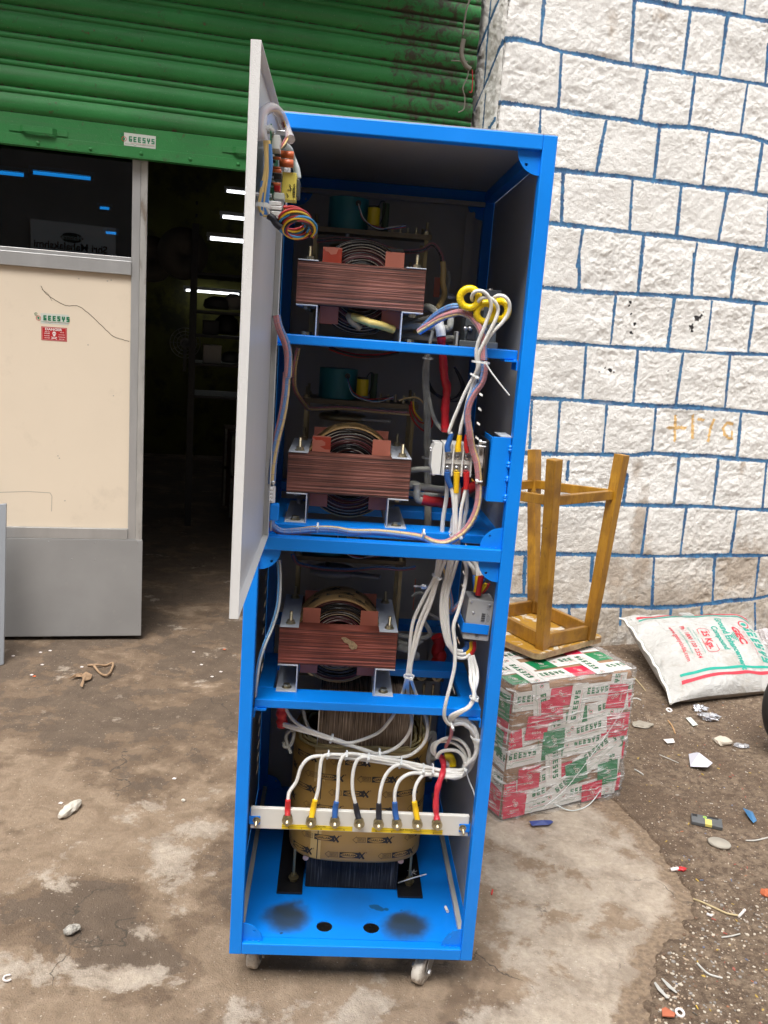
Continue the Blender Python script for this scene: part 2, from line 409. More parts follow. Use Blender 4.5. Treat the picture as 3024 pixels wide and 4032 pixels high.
crk = q.math('MULTIPLY', q.rng(vor.outputs['Distance'], .0055, .001), q.rng(nA, .5, .56))
base = q.mix(q.math('MULTIPLY', crk, .9), base, (.05, .04, .03))
q.l.new(base, q.b.inputs['Base Color']); q.l.new(q.rng(nB, .3, .7, .62, .9), q.b.inputs['Roughness'])
q.bump(q.math('ADD', q.math('ADD', nC, q.math('MULTIPLY', nD, .9)), q.math('MULTIPLY', nB, 1.2)), .9, .005)
MB().box((-30, -30, G - .3), (30, 30, G - .012)).build('ground', cm, origin=(0, 0, G - .3))['kind'] = 'structure'
xs = np.linspace(-2.2, 3.6, 420); ys = np.linspace(-1.5, 8.5, 560); X, Y = np.meshgrid(xs, ys)
tone = np.zeros(X.shape + (4,)); tone[..., 3] = 1
nz = fbm(X, Y, 1.6, 21, 6, .6)
leftd = np.clip((.80 - Y + 1.3*(nz-.5)) * -1.6, 0, 1) * np.clip((.9 - X) * 2, 0, 1)
def blob(cx, cy, rx, ry, amp=.8): return np.clip(1.25 - np.hypot((X-cx)/rx, (Y-cy)/ry) + amp*(nz-.5)*2, 0, 1)
wet = np.maximum.reduce([leftd * .9, blob(-.42, .30, .20, .17), blob(-.10, .42, .16, .22), blob(-.25, .05, .14, .10), blob(-.05, .85, .10, .10)])
tone[..., 0] = np.clip(wet * 1.3, 0, 1)
lite = np.clip((X - .62) * 4, 0, 1) * np.clip((1.35 - Y) * 3, 0, 1) + blob(-.22, .45, .12, .20, .7) * .8 + blob(-.30, .02, .15, .05, .5) + blob(-.16, .70, .12, .06, .6) * .8 + blob(-.5, .60, .1, .08, .6)*.6
lite += np.clip((.0 - Y) * 4, 0, 1) * np.clip((X - .0) * 3, 0, 1)
TONE_LATE = True
tone[..., 1] = np.clip(lite * (.75 + .9*(nz-.45)), 0, 1)
Z = G - .0005 + .006 * (fbm(X, Y, 2.2, 5, 4) - .5) * np.clip((Y - .9) * 2, 0, 1) - .0015 * fbm(X, Y, 20, 9, 3)
PAVE = (X, Y, Z, tone)
# ---- bare soil along the stone wall, spilling over the broken edge of the concrete
edge = [hz(x, y, G) for x, y in ((1300, 1722), (1352, 1762), (1392, 1792), (1440, 1848), (1475, 1895), (1506, 1943), (1500, 1985), (1462, 2030), (1424, 2062), (1424, 2105), (1412, 2150), (1402, 2212), (1380, 2300))]
E_ = [(.9, 1.52), (1.18, 1.30)] + [(p.x, p.y) for p in edge] + [(1.0, -.9)]
E_ = E_ + [(4.2, -.9), (4.2, 4.0), (.9, 4.0)]
def signed(X, Y, poly):
    d = np.full(X.shape, 9.); ins = np.zeros(X.shape, bool); n = len(poly)
    for i in range(n):
        (x0, y0), (x1, y1) = poly[i], poly[(i+1) % n]; ex, ey = x1-x0, y1-y0
        t = np.clip(((X-x0)*ex + (Y-y0)*ey) / (ex*ex+ey*ey), 0, 1); d = np.minimum(d, np.hypot(X-x0-t*ex, Y-y0-t*ey))
        cr = ((y0 > Y) != (y1 > Y)) & (X < (x1-x0)*(Y-y0)/((y1-y0) if y1 != y0 else 1e-9)+x0); ins ^= cr
    return np.where(ins, d, -d)
Xp, Yp, Zp, tone = PAVE; tone[..., 2] = np.clip(1 + signed(Xp, Yp, E_) * 7, 0, 1)
pav = gridmesh('concrete_pavement', Xp, Yp, Zp, cm, {'tone': tone}, (0, 0, G)); pav['kind'] = 'structure'
xs = np.linspace(.85, 3.9, 560); ys = np.linspace(-.5, 3.6, 620); X, Y = np.meshgrid(xs, ys)
sd_ = signed(X, Y, E_) + .11 * (fbm(X, Y, 8, 41, 6, .6) - .5)
hh = np.clip(sd_ * 1.2, -.03, .006) + .012 * (fbm(X, Y, 6, 51, 4) - .42) * np.clip(sd_*8, 0, 1) + .006 * (fbm(X, Y, 45, 61, 3, .7) - .5) * np.clip(sd_*20, 0, 1) + .05 * np.clip((Y - 2.15 - .29*(X-1.5)) * .6, 0, .5)
hh = np.where(sd_ < .0, np.minimum(hh, -.004), hh)
Zs = G + hh; 
def soil_h(x, y):
    i = int(np.clip((y + .5) / 4.1 * 619, 0, 619)); j = int(np.clip((x - .85) / 3.05 * 559, 0, 559)); return max(G, float(Zs[i, j]))
sm_ = newmat('gritty brown soil', .9); q = NT(sm_); tc = q.n('TexCoord').outputs['Object']
nA = q.noise(tc, 4, 8, .6, .5); nB = q.noise(tc, 40, 6, .7); nC = q.noise(tc, 170, 4, .7)
c_ = q.mix(q.rng(nA, .38, .62), (.15, .10, .063), (.29, .215, .148))
c_ = q.mix(q.rng(nB, .40, .66), (.10, .065, .042), c_)
c_ = q.mix(q.math('MULTIPLY', q.rng(nC, .58, .68), .8), c_, (.40, .31, .22)); 
vo = q.n('TexVoronoi'); vo.inputs['Scale'].default_value = 110; q.l.new(tc, vo.inputs['Vector'])
rgb = q.n('SeparateColor'); q.l.new(vo.outputs['Color'], rgb.inputs[0])
sel = q.math('MULTIPLY', q.rng(rgb.outputs[0], .86, .9), q.rng(vo.outputs['Distance'], .35, .25))
c_ = q.mix(sel, c_, q.mix(rgb.outputs[1], (.52, .44, .36), (.30, .20, .13)))
q.l.new(c_, q.b.inputs['Base Color']); q.bump(q.math('ADD', nB, nC), 1, .008)
soil = gridmesh('soil', X, Y, Zs, sm_, None, (0, 0, G)); soil['kind'] = 'structure'

# ---- rubble stone wall, whitewashed, joints painted blue
AW = R(16); uw = np.array([math.cos(AW), math.sin(AW), 0]); nw = np.array([-math.sin(AW), math.cos(AW), 0])
P_W = np.array(hz(1385, 1395, G)); DW = float(nw @ P_W)
CORN = np.array(hit(1083, 160, nw, DW)); CORN[2] = 0
def wuv(x, y): p = np.array(hit(x, y, nw, DW)); return float((p - CORN) @ uw), float(p[2])
HL = [[w1(*p) for p in l] for l in (
 [(940, -8), (1080, 18), (1200, 42), (1360, 60), (1659, 112), (1800, 135)],
 [(243, 210), (330, 212), (450, 240), (560, 275), (700, 300), (860, 335), (1000, 355), (1200, 385), (1400, 415), (1659, 455), (1800, 480)],
 [(220, 545), (400, 568), (560, 590), (700, 615), (900, 640), (1070, 672), (1250, 680), (1400, 705), (1550, 725), (1659, 760), (1800, 780)],
 [(200, 860), (525, 908), (740, 930), (900, 945), (1060, 965), (1310, 1000), (1500, 1020), (1659, 1045), (1800, 1060)],
 [(200, 1165), (490, 1190), (700, 1212), (930, 1240), (1170, 1265), (1390, 1295), (1659, 1335), (1800, 1350)])]
HL += [[w2(*p) for p in l] for l in (
 [(-150, 210), (150, 225), (400, 250), (600, 262), (800, 270), (1000, 280), (1300, 300), (1659, 335), (1800, 345)],
 [(-150, 575), (110, 590), (300, 598), (600, 620), (900, 640), (1150, 655), (1400, 668), (1659, 675), (1800, 680)],
 [(-150, 955), (75, 965), (300, 975), (600, 1000), (900, 1020), (1130, 1025), (1400, 1045), (1659, 1070), (1800, 1080)],
 [(-200, 1325), (30, 1335), (300, 1342), (560, 1345), (740, 1350), (880, 1335), (1100, 1350), (1270, 1355), (1450, 1375), (1659, 1390), (1800, 1400)])]
HL += [[w3(*p) for p in l] for l in (
 [(-200, 485), (0, 490), (300, 488), (680, 488), (900, 495), (1200, 500), (1450, 515), (1659, 525), (1800, 530)],
 [(-200, 810), (0, 815), (270, 820), (600, 825), (900, 835), (1300, 830), (1659, 830), (1800, 830)],
 [(-200, 1095), (30, 1097), (220, 1170), (400, 1165), (560, 1165), (880, 1178), (1080, 1170), (1280, 1150), (1400, 1130), (1560, 1120), (1700, 1090)])]
VL = [[w1(a, b_), w1(c, d)] for a, b_, c, d in (
 (1195,-30,1190,40),(1540,-30,1530,85),(465,-30,445,240),(945,-10,925,350),(1245,55,1205,380),(1440,90,1400,405),(1662,240,1645,450),(555,290,540,580),(1015,375,975,645),(1270,405,1235,685),(1550,450,1510,725),
 (445,580,440,710),(795,650,740,925),(1078,685,1050,965),(1345,710,1310,990),(1630,755,1590,1030),(565,925,555,1195),(935,965,920,1235),(1195,1000,1170,1265),(1440,1030,1390,1300),(1664,1080,1645,1330),(670,1230,640,1420),(995,1245,975,1440),(1280,1300,1255,1465),(1495,1325,1465,1490))]
VL += [[w2(a, b_), w2(c, d)] for a, b_, c, d in ((395,0,390,240),(810,0,785,265),(1160,0,1145,285),(1450,0,1405,310),
 (640,275,605,600),(1030,300,985,630),(1285,320,1245,645),(1565,350,1525,665),(440,610,415,980),(785,645,755,995),(1090,665,1040,1010),(1405,685,1370,1025),
 (75,990,60,1300),(265,990,240,1330),(578,1010,550,1335),(908,1030,880,1330),(1480,1060,1450,1350))]
VL += [[w3(a, b_), w3(c, d)] for a, b_, c, d in ((715,290,690,470),(1065,170,1025,485),(1325,185,1290,495),(1650,210,1620,520),(320,200,310,320),(850,510,810,815),(1110,515,1070,825),(1450,530,1410,815),
 (895,850,875,1175),(1305,840,1285,1150),(1600,840,1565,1115),(320,1170,320,1240),(670,1180,665,1290),(1003,1185,1000,1270),(1210,1180,1210,1280),(1567,1150,1560,1330),(480,840,470,1000),(85,490,80,810),(30,850,20,1090))]
HU = [[wuv(*p) for p in l] for l in HL]; VU = [[wuv(*p) for p in l] for l in VL]
RET = .335                                                # depth of the corner return beside the shutter
nu, nv_ = 640, 700; us = np.linspace(-RET, 2.75, nu); vs_ = np.linspace(G - .05, 3.45, nv_); U, V_ = np.meshgrid(us, vs_)
def segdist(U, V_, pts, w0, cut=.12):
    d = np.full(U.shape, .2)
    for (a, b_), (c, e) in zip(pts[:-1], pts[1:]):
        lo_u, hi_u = min(a, c)-cut, max(a, c)+cut; lo_v, hi_v = min(b_, e)-cut, max(b_, e)+cut
        j0, j1 = np.searchsorted(us, lo_u), np.searchsorted(us, hi_u); i0, i1 = np.searchsorted(vs_, lo_v), np.searchsorted(vs_, hi_v)
        if j1 <= j0 or i1 <= i0: continue
        u = U[i0:i1, j0:j1]; v = V_[i0:i1, j0:j1]; ex, ey = c-a, e-b_; t = np.clip(((u-a)*ex+(v-b_)*ey)/(ex*ex+ey*ey+1e-12), 0, 1)
        d[i0:i1, j0:j1] = np.minimum(d[i0:i1, j0:j1], np.hypot(u-a-t*ex, v-b_-t*ey))
    return d
dj = np.full(U.shape, .2)
wob = .007 * (fbm(U, V_, 9, 71, 4) - .5)
dH = np.full(U.shape, .2); dV = np.full(U.shape, .2)
for l in HU: dH = np.minimum(dH, segdist(U, V_, l, 0))
for l in VU: dV = np.minimum(dV, segdist(U, V_, l, 0))
# joints on the narrow return
for (x0, y0, x1, y1) in ((-.29, 2.62, -.02, 2.845), (-RET, 2.36, -.03, 2.52), (-RET, 2.86, -.05, 3.1), (-RET, 2.08, 0, 2.16), (-RET, 1.78, 0, 1.82)): dH = np.minimum(dH, segdist(U, V_, [(x0, y0), (x1, y1)], 0))
for (x0, y0, x1, y1) in ((-.20, 2.7, -.205, 3.4), (-.16, 2.1, -.165, 2.66)): dV = np.minimum(dV, segdist(U, V_, [(x0, y0), (x1, y1)], 0))
dj = np.minimum(dH, dV)
WV = fbm(U, V_, 4.5, 66, 3)
paint = np.zeros(U.shape + (4,)); paint[..., 3] = 1
paint[..., 0] = np.clip(1 - np.minimum(np.abs(dH + wob) / (.012 + .018 * WV), np.abs(dV + wob) / (.009 + .016 * WV)), 0, 1)
# ochre brush marks and spots of black paint
oc = np.full(U.shape, .2)
for pts in ([(1040, 1090), (1042, 1160), (1035, 1250)], [(985, 1165), (1110, 1168)], [(1158, 1082), (1152, 1235)], [(1195, 1108), (1225, 1112)], [(1292, 1112), (1270, 1180), (1255, 1250)],
            [(1418, 1140), (1385, 1130), (1358, 1165), (1362, 1210), (1390, 1235), (1412, 1240), (1415, 1195)]):
    oc = np.minimum(oc, segdist(U, V_, [wuv(*w2(*p)) for p in pts], 0))
paint[..., 1] = np.clip(1 - oc / .018, 0, 1)
bk = np.zeros(U.shape)
for (x, y, r) in ((733, 320, .012), (731, 345, .008), (742, 401, .007), (766, 472, .010), (740, 528, .010), (752, 535, .007), (785, 565, .004), (1190, 430, .020), (1210, 415, .010), (1225, 390, .005), (1150, 490, .019), (1150, 515, .012), (600, 778, .012), (570, 765, .008), (625, 795, .006), (525, 790, .006), (985, 785, .006), (630, 715, .004)):
    cu, cv = wuv(*w2(x, y)); bk = np.maximum(bk, np.clip(1.2 - np.hypot(U-cu, V_-cv)/r * .8, 0, 1))
paint[..., 2] = bk
grime = np.zeros(U.shape + (4,)); grime[..., 3] = 1
def wb(x, y, f, ru, rv): cu, cv = wuv(*f(x, y)); return np.clip(1.15 - np.hypot((U-cu)/ru, (V_-cv)/rv), 0, 1)
grime[..., 0] = np.maximum.reduce([wb(790, 650, w3, .07, .33), wb(800, 900, w3, .10, .22), wb(640, 950, w3, .12, .16), wb(1500, 900, w3, .25, .22), wb(830, 120, w1, .06, .12)*.6, wb(1080, 90, w1, .07, .05)*.7, wb(760, 310, w1, .08, .03)*.7, wb(780, 250, w3, .05, .12)*.7, wb(1480, 240, w3, .04, .12)*.7, wb(1450, 640, w3, .05, .08)*.6, wb(1000, 1130, w3, .5, .14), wb(10, 1000, w3, .12, .3)*.6])
grime[..., 1] = fbm(np.floor(U*2.7 + V_*.0)*1.37, np.floor(V_*3.4)*2.3, 1, 300, 1)
relief = (fbm(U, V_, 5.5, 81, 6, .60) - .5) * .022 + (np.abs(fbm(U + .3, V_*1.3, 16, 91, 4, .6) - .5)) * -.013 + .0045 * (fbm(U, V_, 75, 95, 3, .7) - .5)
relief *= np.clip(dj / .03, .35, 1) * (.45 + 1.3 * fbm(U, V_, 2.6, 410, 2))
relief += np.clip(dj / .02, 0, 1) * .004
lump = np.clip(.35 - V_, 0, .6)
relief += lump * .05 * fbm(U, V_, 4, 55, 3)
cornr = np.clip(1 - np.abs(U) / .03, 0, 1); relief -= cornr * .012
# fold the sheet round the corner: u<0 runs along the return
ur = np.array([-nw[0], -nw[1], 0])
AR = R(96); ret_dir = np.array([-math.cos(R(106 - 2)), -math.sin(R(106 - 2)), 0]) * -1
onw = U >= 0
Xw = np.where(onw, CORN[0] + U*uw[0] - relief*nw[0], CORN[0] + (-U)*ret_dir[0] - relief*uw[0])
Yw = np.where(onw, CORN[1] + U*uw[1] - relief*nw[1], CORN[1] + (-U)*ret_dir[1] - relief*uw[1])
wm = newmat('whitewashed rough stone', .85); q = NT(wm); tc = q.n('TexCoord').outputs['Object']
at = q.n('Attribute', attribute_name='paint'); sp = q.n('SeparateColor'); q.l.new(at.outputs['Color'], sp.inputs[0])
n1 = q.noise(tc, 90, 5, .7); n2 = q.noise(tc, 7, 8, .65, .4); n3 = q.noise(tc, 2.2, 6, .6); n4 = q.noise(tc, 240, 3, .6); n5 = q.noise(tc, 24, 7, .7, .3)
xyz = q.n('SeparateXYZ'); q.l.new(tc, xyz.inputs[0])
low = q.math('ADD', q.rng(xyz.outputs[2], 1.15, .05), q.math('MULTIPLY', n3, .55))
c_ = q.mix(q.rng(n2, .3, .7), (.80, .785, .755), (.88, .87, .845))
c_ = q.mix(q.math('MULTIPLY', q.rng(n5, .56, .70), .40), c_, (.50, .44, .37))
dirtm = q.math('MULTIPLY', q.rng(low, .55, 1.15), q.rng(n2, .26, .50))
c_ = q.mix(q.math('MULTIPLY', dirtm, .80), c_, (.34, .265, .185))
c_ = q.mix(q.math('MULTIPLY', q.math('MULTIPLY', q.rng(low, 1.05, 1.4), q.rng(n5, .45, .6)), .75), c_, (.16, .115, .075))
gr = q.n('Attribute', attribute_name='grime'); gs_ = q.n('SeparateColor'); q.l.new(gr.outputs['Color'], gs_.inputs[0])
c_ = q.mix(q.math('MULTIPLY', q.rng(q.math('ADD', gs_.outputs[0], q.math('MULTIPLY', q.math('SUBTRACT', n5, .5), 1.6)), .25, .75), .72), c_, (.34, .25, .17))
c_ = q.mix(q.math('MULTIPLY', q.rng(gs_.outputs[1], 0, 1), .30), c_, (.52, .50, .47))
c_ = q.mix(q.math('MULTIPLY', q.rng(n1, .63, .71), .50), c_, (.24, .21, .19)); c_ = q.mix(q.math('MULTIPLY', q.rng(n4, .62, .70), .35), c_, (.45, .42, .38))
lm = q.math('ADD', sp.outputs[0], q.math('MULTIPLY', q.math('SUBTRACT', n1, .5), 1.3))
lm = q.math('MULTIPLY', q.rng(lm, .40, .55), q.rng(sp.outputs[0], .02, .15))
bl = q.mix(q.rng(n5, .35, .65), (.012, .055, .16), (.04, .20, .40))
c_ = q.mix(q.math('MULTIPLY', lm, q.rng(n2, .25, .42, .72, .97)), c_, bl)
om = q.math('MULTIPLY', q.rng(q.math('ADD', sp.outputs[1], q.math('MULTIPLY', q.math('SUBTRACT', n1, .5), 1.8)), .45, .62), q.rng(sp.outputs[1], .02, .12)); c_ = q.mix(q.math('MULTIPLY', om, .8), c_, (.72, .40, .06))
km = q.math('MULTIPLY', q.rng(q.math('ADD', sp.outputs[2], q.math('MULTIPLY', q.math('SUBTRACT', n1, .5), 2.2)), .50, .60), q.rng(sp.outputs[2], .02, .2)); c_ = q.mix(km, c_, (.02, .018, .02))
q.l.new(c_, q.b.inputs['Base Color'])
q.bump(q.math('ADD', q.math('ADD', q.math('MULTIPLY', n5, .9), n1), q.math('MULTIPLY', n4, .8)), 1, .0045)
swall = gridmesh('stone_wall', Xw, Yw, V_, wm, {'paint': paint, 'grime': grime}, (float(CORN[0] + uw[0]*1.2), float(CORN[1] + uw[1]*1.2), G))
tag(swall, 'whitewashed rough stone wall with joints lined in blue paint, right of the green shutter', 'wall')
# body of the wall behind its face, running on to the right and up
e0 = CORN + uw * 2.75
bm_ = MB()
def wq(u, d_, z): return tuple(CORN[:2] + uw[:2] * u + nw[:2] * d_) + (z,)
for (u0, u1, d0, d1, z0, z1) in ((.03, 7, .03, .33, G - .1, 3.44), (2.75, 7, -.004, .03, G - .1, 3.44), (.0, 7, 0, .33, 3.445, 4.6)):
    vs = [wq(u, d_, z) for z in (z0, z1) for u, d_ in ((u0, d0), (u1, d0), (u1, d1), (u0, d1))]
    bm_.add(vs, [(0,3,2,1),(4,5,6,7),(0,1,5,4),(1,2,6,5),(2,3,7,6),(3,0,4,7)])
bm_.build('wall_core', mat('plain whitewash', (.62, .60, .56), .85, var=.15, vscale=3), swall)

# ---- shop front: rolling shutter, aluminium door, dark room behind
AS = R(10); us_ = np.array([math.cos(AS), math.sin(AS), 0]); ns = np.array([-math.sin(AS), math.cos(AS), 0])
P_S = np.array(hz(305, 1380, G)); DS = float(ns @ P_S)
def su(x, y, off=0):
    """metres along the shop front and height of a sight line on the plane off metres in front of it"""
    p = np.array(hit(x, y, ns, DS - off)); return float((p - P_S) @ us_), float(p[2])
def sp3(u, d_, z): """u along the front, d_ metres towards the street""" ; return Vector((P_S[0] + us_[0]*u - ns[0]*d_, P_S[1] + us_[1]*u - ns[1]*d_, z))
MS = Matrix(((us_[0], -ns[0], 0, P_S[0]), (us_[1], -ns[1], 0, P_S[1]), (0, 0, 1, 0), (0, 0, 0, 1)))   # local (u, towards street, z)
gm = newmat('green shutter enamel', .36); q = NT(gm); tc = q.n('TexCoord').outputs['Object']
n1 = q.noise(tc, 3, 8, .6, .3); n2 = q.noise(tc, 26, 8, .7, .5); n3 = q.noise(tc, 140, 4, .6)
c_ = q.mix(q.rng(n1, .3, .7), (.012, .150, .030), (.020, .215, .045))
c_ = q.mix(q.math('MULTIPLY', q.rng(n2, .60, .68), .7), c_, (.035, .06, .02))
c_ = q.mix(q.math('MULTIPLY', q.rng(n2, .66, .70), .85), c_, (.16, .045, .025))
ax = q.n('Attribute', attribute_name='rust'); q.l.new(q.rng(n3, .3, .7, .5, .68), q.b.inputs['Roughness'])
st_n = q.n('Mapping'); st_n.inputs['Scale'].default_value = (1, 1, 14); q.l.new(tc, st_n.inputs[0])
c_ = q.mix(q.math('MULTIPLY', q.rng(q.noise(st_n.outputs[0], 2.2, 9, .7, .4), .50, .68), .45), c_, (.055, .13, .055)); c_ = q.mix(q.math('MULTIPLY', q.rng(q.noise(tc, 210, 3, .6), .68, .72), .6), c_, (.30, .34, .26))
rs = q.math('MULTIPLY', q.rng(q.math('ADD', ax.outputs['Fac'], q.math('MULTIPLY', q.math('SUBTRACT', n2, .5), 2.2)), .45, .75), .85); c_ = q.mix(rs, c_, (.045, .022, .018))
q.l.new(c_, q.b.inputs['Base Color']); q.bump(q.math('ADD', n2, n3), .5, .0015)
shut = thing('rolling_shutter', 'green rolling steel shutter pulled half up above the shop doorway', 'shutter', tuple(sp3(0, .06, 2.2)))
UL, UR_ = -1.7, 1.50; zb = 2.215; zbar = zb + .125; per = .1075
prof = []; nper = 12
for k in range(nper):
    z = zbar + k * per
    for s_ in range(9):      # broad convex slat
        a = math.pi * s_ / 8; prof.append((z + .002 + .076 * s_ / 8, .0165 * math.sin(a) ** .6 + .001, .0 if 0 < s_ < 8 else .55))
    prof += [(z + .0795, .0015, .3), (z + .081, .0055, 0), (z + .090, .0075, .05), (z + .100, .0060, .1), (z + .1012, -.004, 1.2), (z + .1060, -.005, 1.2)]
nuS = 64; prof = np.array(prof); uu = np.linspace(UL, UR_, nuS); Ug, Pz = np.meshgrid(uu, prof[:, 0]); _, Pd = np.meshgrid(uu, prof[:, 1]); _, Pr = np.meshgrid(uu, prof[:, 2])
Pd = Pd + .009 * (fbm(Ug*1.5, Pz*1.2, 1.3, 33, 4) - .5); Pz = Pz + .004 * (fbm(Ug*.8 + 3, Pz*9, 1.1, 37, 2) - .5)
Xs = P_S[0] + us_[0]*Ug - ns[0]*(Pd + .06); Ys = P_S[1] + us_[1]*Ug - ns[1]*(Pd + .06)
rust = np.zeros(Ug.shape + (4,)); rust[..., 0] = Pr * .55 + np.clip((Ug - .90) * 2.2, 0, .55) * np.clip((Pz - 2.25) * 3, .35, 1); rust[..., 1] = rust[..., 0]; rust[..., 2] = rust[..., 0]; rust[..., 3] = 1
gridmesh('shutter_curtain', Xs, Ys, Pz, gm, {'rust': rust}, tuple(P_S), parent=shut)
bb = MB(); bb.box((UL, .057, zb), (UR_, .062, zbar), M=MS); bb.box((UL, .0621, zb - .002), (UR_, .0665, zb + .040), M=MS); bb.box((UL, .020, zb - .006), (UR_, .066, zb - .0021), M=MS)
bb.build('bottom_rail', gm, shut, .001)
for px_, py in ((226, 849), (537, 884), (838, 911), (1129, 945), (1415, 975), (-80, 815)):
    u, z = su(*cd1(px_, py), .067); MB().lathe(tuple(sp3(u, .0665, z)), tuple(-ns), [(0, .0085), (.003, .0075), (.0055, .004), (.006, 0)], n=14).build('rivet', gm, shut)
for (xa, xb, y_) in ((52, 400, 770), (1322, 1655, 900)):
    u0, z0 = su(*cd1(xa, y_ - 15), .07); u1, z1 = su(*cd1(xb, y_ + 22), .07); zc = (z0 + z1) / 2; L_ = u1 - u0; h = MB()
    pts = [(0, 0), (.045, 0), (.06, .02), (L_ - .06, .022), (L_ - .045, 0), (L_, 0)]
    for (a, e) in zip(pts[:-1], pts[1:]): h.bar(tuple(sp3(u0 + a[0], .0645 + a[1], zc)), tuple(sp3(u0 + e[0] + .0006, .0645 + e[1], zc)), .026, .004, up=tuple(ns))
    h.build('handle', gm, shut, .0008)
M['st_white'] = mat('white sticker', (.55, .57, .52), .45, var=.08, vscale=30); M['st_green'] = mat('green print', (.015, .20, .09), .5); M['st_red'] = mat('red print', (.45, .05, .05), .5)
def logo(mb, fn, k, mg=1, mr=2):
    """ring with a small tree and a looped sprout: the mark beside the GEESYS name"""
    put(mb, ring2d(0, 0, .42*k, .10*k, 20), fn, mr); put(mb, disc2d(0, .02*k, .20*k, .22*k), fn, mg); put(mb, rect2d(-.03*k, -.3*k, .03*k, 0), fn, mg)
    put(mb, ring2d(-.45*k, .75*k, .25*k, .09*k, 12, .3, 4.6), fn, mg); put(mb, line2d([(-.25*k, .42*k), (-.3*k, .6*k), (-.7*k, .5*k)], .09*k), fn, mg)
def brand(mb, fn, k, mg=1, mr=2, st=.22):
    """cap height k, centred"""
    for p in blocktext('GEESYS', k, .60, st): mb.add([fn(x + .35*k, y + .12*k) for x, y in p], [(0, 1, 2, 3)], mg)
    logo(mb, lambda x, y: fn(x - 3.0*k, y), k, mg, mr)
    put(mb, textgeo('Expert in Electrical & Electronic Solutions', .16*k, 0, 1.15), lambda x, y: fn(x + .5*k, y - .62*k), mr)
def sticker(x, y, off, w, h, parent, tilt=0):
    u, z = su(x, y, off); mb = MB(); fn = lambda a, c: tuple(sp3(u + a, off + .0014, z + c)); f0 = lambda a, c: tuple(sp3(u + a, off + .0008, z + c))
    put(mb, rect2d(-w/2, -h/2, w/2, h/2), f0, 0); brand(mb, fn, h * .42)
    put(mb, line2d([(-w*.47, -h*.36), (-w*.2, -h*.36), (-w*.15, -h*.46), (-w*.1, -h*.34), (w*.47, -h*.34)], h*.02), fn, 1)
    return mb.build('sticker', [M['st_white'], M['st_green'], M['st_red']], parent)
sticker(*cd1(831, 836), .0622, .137, .054, shut)
# shop door leaf in aluminium: transom glass, cream panel, kick plate
dz = thing('shop_door', 'cream panelled aluminium shop door with dark glass above and a grey kick plate, left of the doorway', 'door', tuple(sp3(-.5, 0, G)))
def su_box(name, u0, u1, z0, z1, d0, d1, m, par, bev=.0015): return MB().box((u0, d0, z0), (u1, d1, z1), M=MS).build(name, m, par, bev)
uL = -1.55; uSt0, uSt1 = su(285, 700)[0], su(314, 700)[0]; zRail0, zRail1 = 1.700, 1.762; zLow0, zLow1 = .428, .482
su_box('stile', uSt0 - .006, uSt1 - .03, zLow0 + .001, 2.60, -.03, .006, M['alu'], dz)
su_box('end_stile', uSt1 - .0295, uSt1, G + .022, 2.60, -.03, .010, mat('scratched aluminium with old glue', (.50, .49, .47), .4, .5, bump=.3, bscale=60, var=.2, vscale=14, dirt=(.20, .14, .09), dscale=7, dthr=.52, damt=.7, stretch=(1.6, 1.6, .5)), dz)
su_box('mid_rail', uL, uSt0 - .0065, zRail0, zRail1, -.02, .016, M['alu'], dz); su_box('glazing_bead', uL, uSt0 - .0065, zRail1 + .0005, zRail1 + .018, -.012, .006, M['alu'], dz)
su_box('low_rail', uL, uSt0 - .0065, zLow0 + .001, zLow1, -.02, .012, M['alu'], dz)
cream = mat('cream laminate panel', (.70, .60, .475), .42, bump=.05, var=.04, vscale=2, dirt=(.50, .42, .33), dscale=3.5, dthr=.57, damt=.38)
pn = su_box('cream_panel', uL, uSt0 - .0065, zLow1 + .0005, zRail0 - .0005, -.012, -.004, cream, dz, 0)
cr = MB()
pts = [su(*p) for p in ((88, 618), (97, 632), (107, 640), (113, 645), (130, 654), (146, 661), (166, 660), (185, 672), (205, 690), (228, 712), (245, 727), (262, 733), (279, 738))]
pp = spline([(u, z, 0) for u, z in pts], 5); rr = random.Random(2)
put(cr, line2d([(p.x, p.y + rr.uniform(-.0015, .0015)) for p in pp], .0028), lambda a, c: tuple(sp3(a, -.0034, c)))
put(cr, line2d([su(*p) for p in ((90, 625), (103, 634), (112, 650))], .0015), lambda a, c: tuple(sp3(a, -.0034, c)))
put(cr, line2d([su(*p) for p in ((-5, 1064), (60, 1062), (108, 1065), (112, 1072), (111, 1105))], .0035), lambda a, c: tuple(sp3(a, -.0036, c)), 1)
for x, y in ((170, 602), (232, 607), (240, 605), (190, 745), (245, 855), (125, 985), (128, 990), (140, 1082), (195, 680)): u_, z_ = su(x, y); put(cr, disc2d(0, 0, .004, .003), lambda a, c: tuple(sp3(u_ + a, -.0034, z_ + c)), 1)
cr.build('crack', [mat('dark crack', (.10, .075, .05), .9), mat('grey smudge', (.42, .37, .31), .8)], dz)
kp = su_box('kick_plate', uL, uSt1 + .004, G + .022, zLow0, .0, .0135, M['kick'], dz)
for x, y in ((105, 1170), (205, 1172), (298, 1172), (155, 1208), (205, 1209), (302, 1212), (300, 1273), (298, 1351)):
    u, z = su(x, y, .014); MB().lathe(tuple(sp3(u, .0135, z)), tuple(-ns), [(0, .0038), (.001, .003), (.0014, 0)], n=12).build('screw', M['kick'], kp)
gl_ = newmat('blue tinted dark glass', .03); q = NT(gl_); q.b.inputs['Base Color'].default_value = (.02, .06, .12, 1); q.b.inputs['Transmission Weight'].default_value = 1; q.b.inputs['IOR'].default_value = 1.5
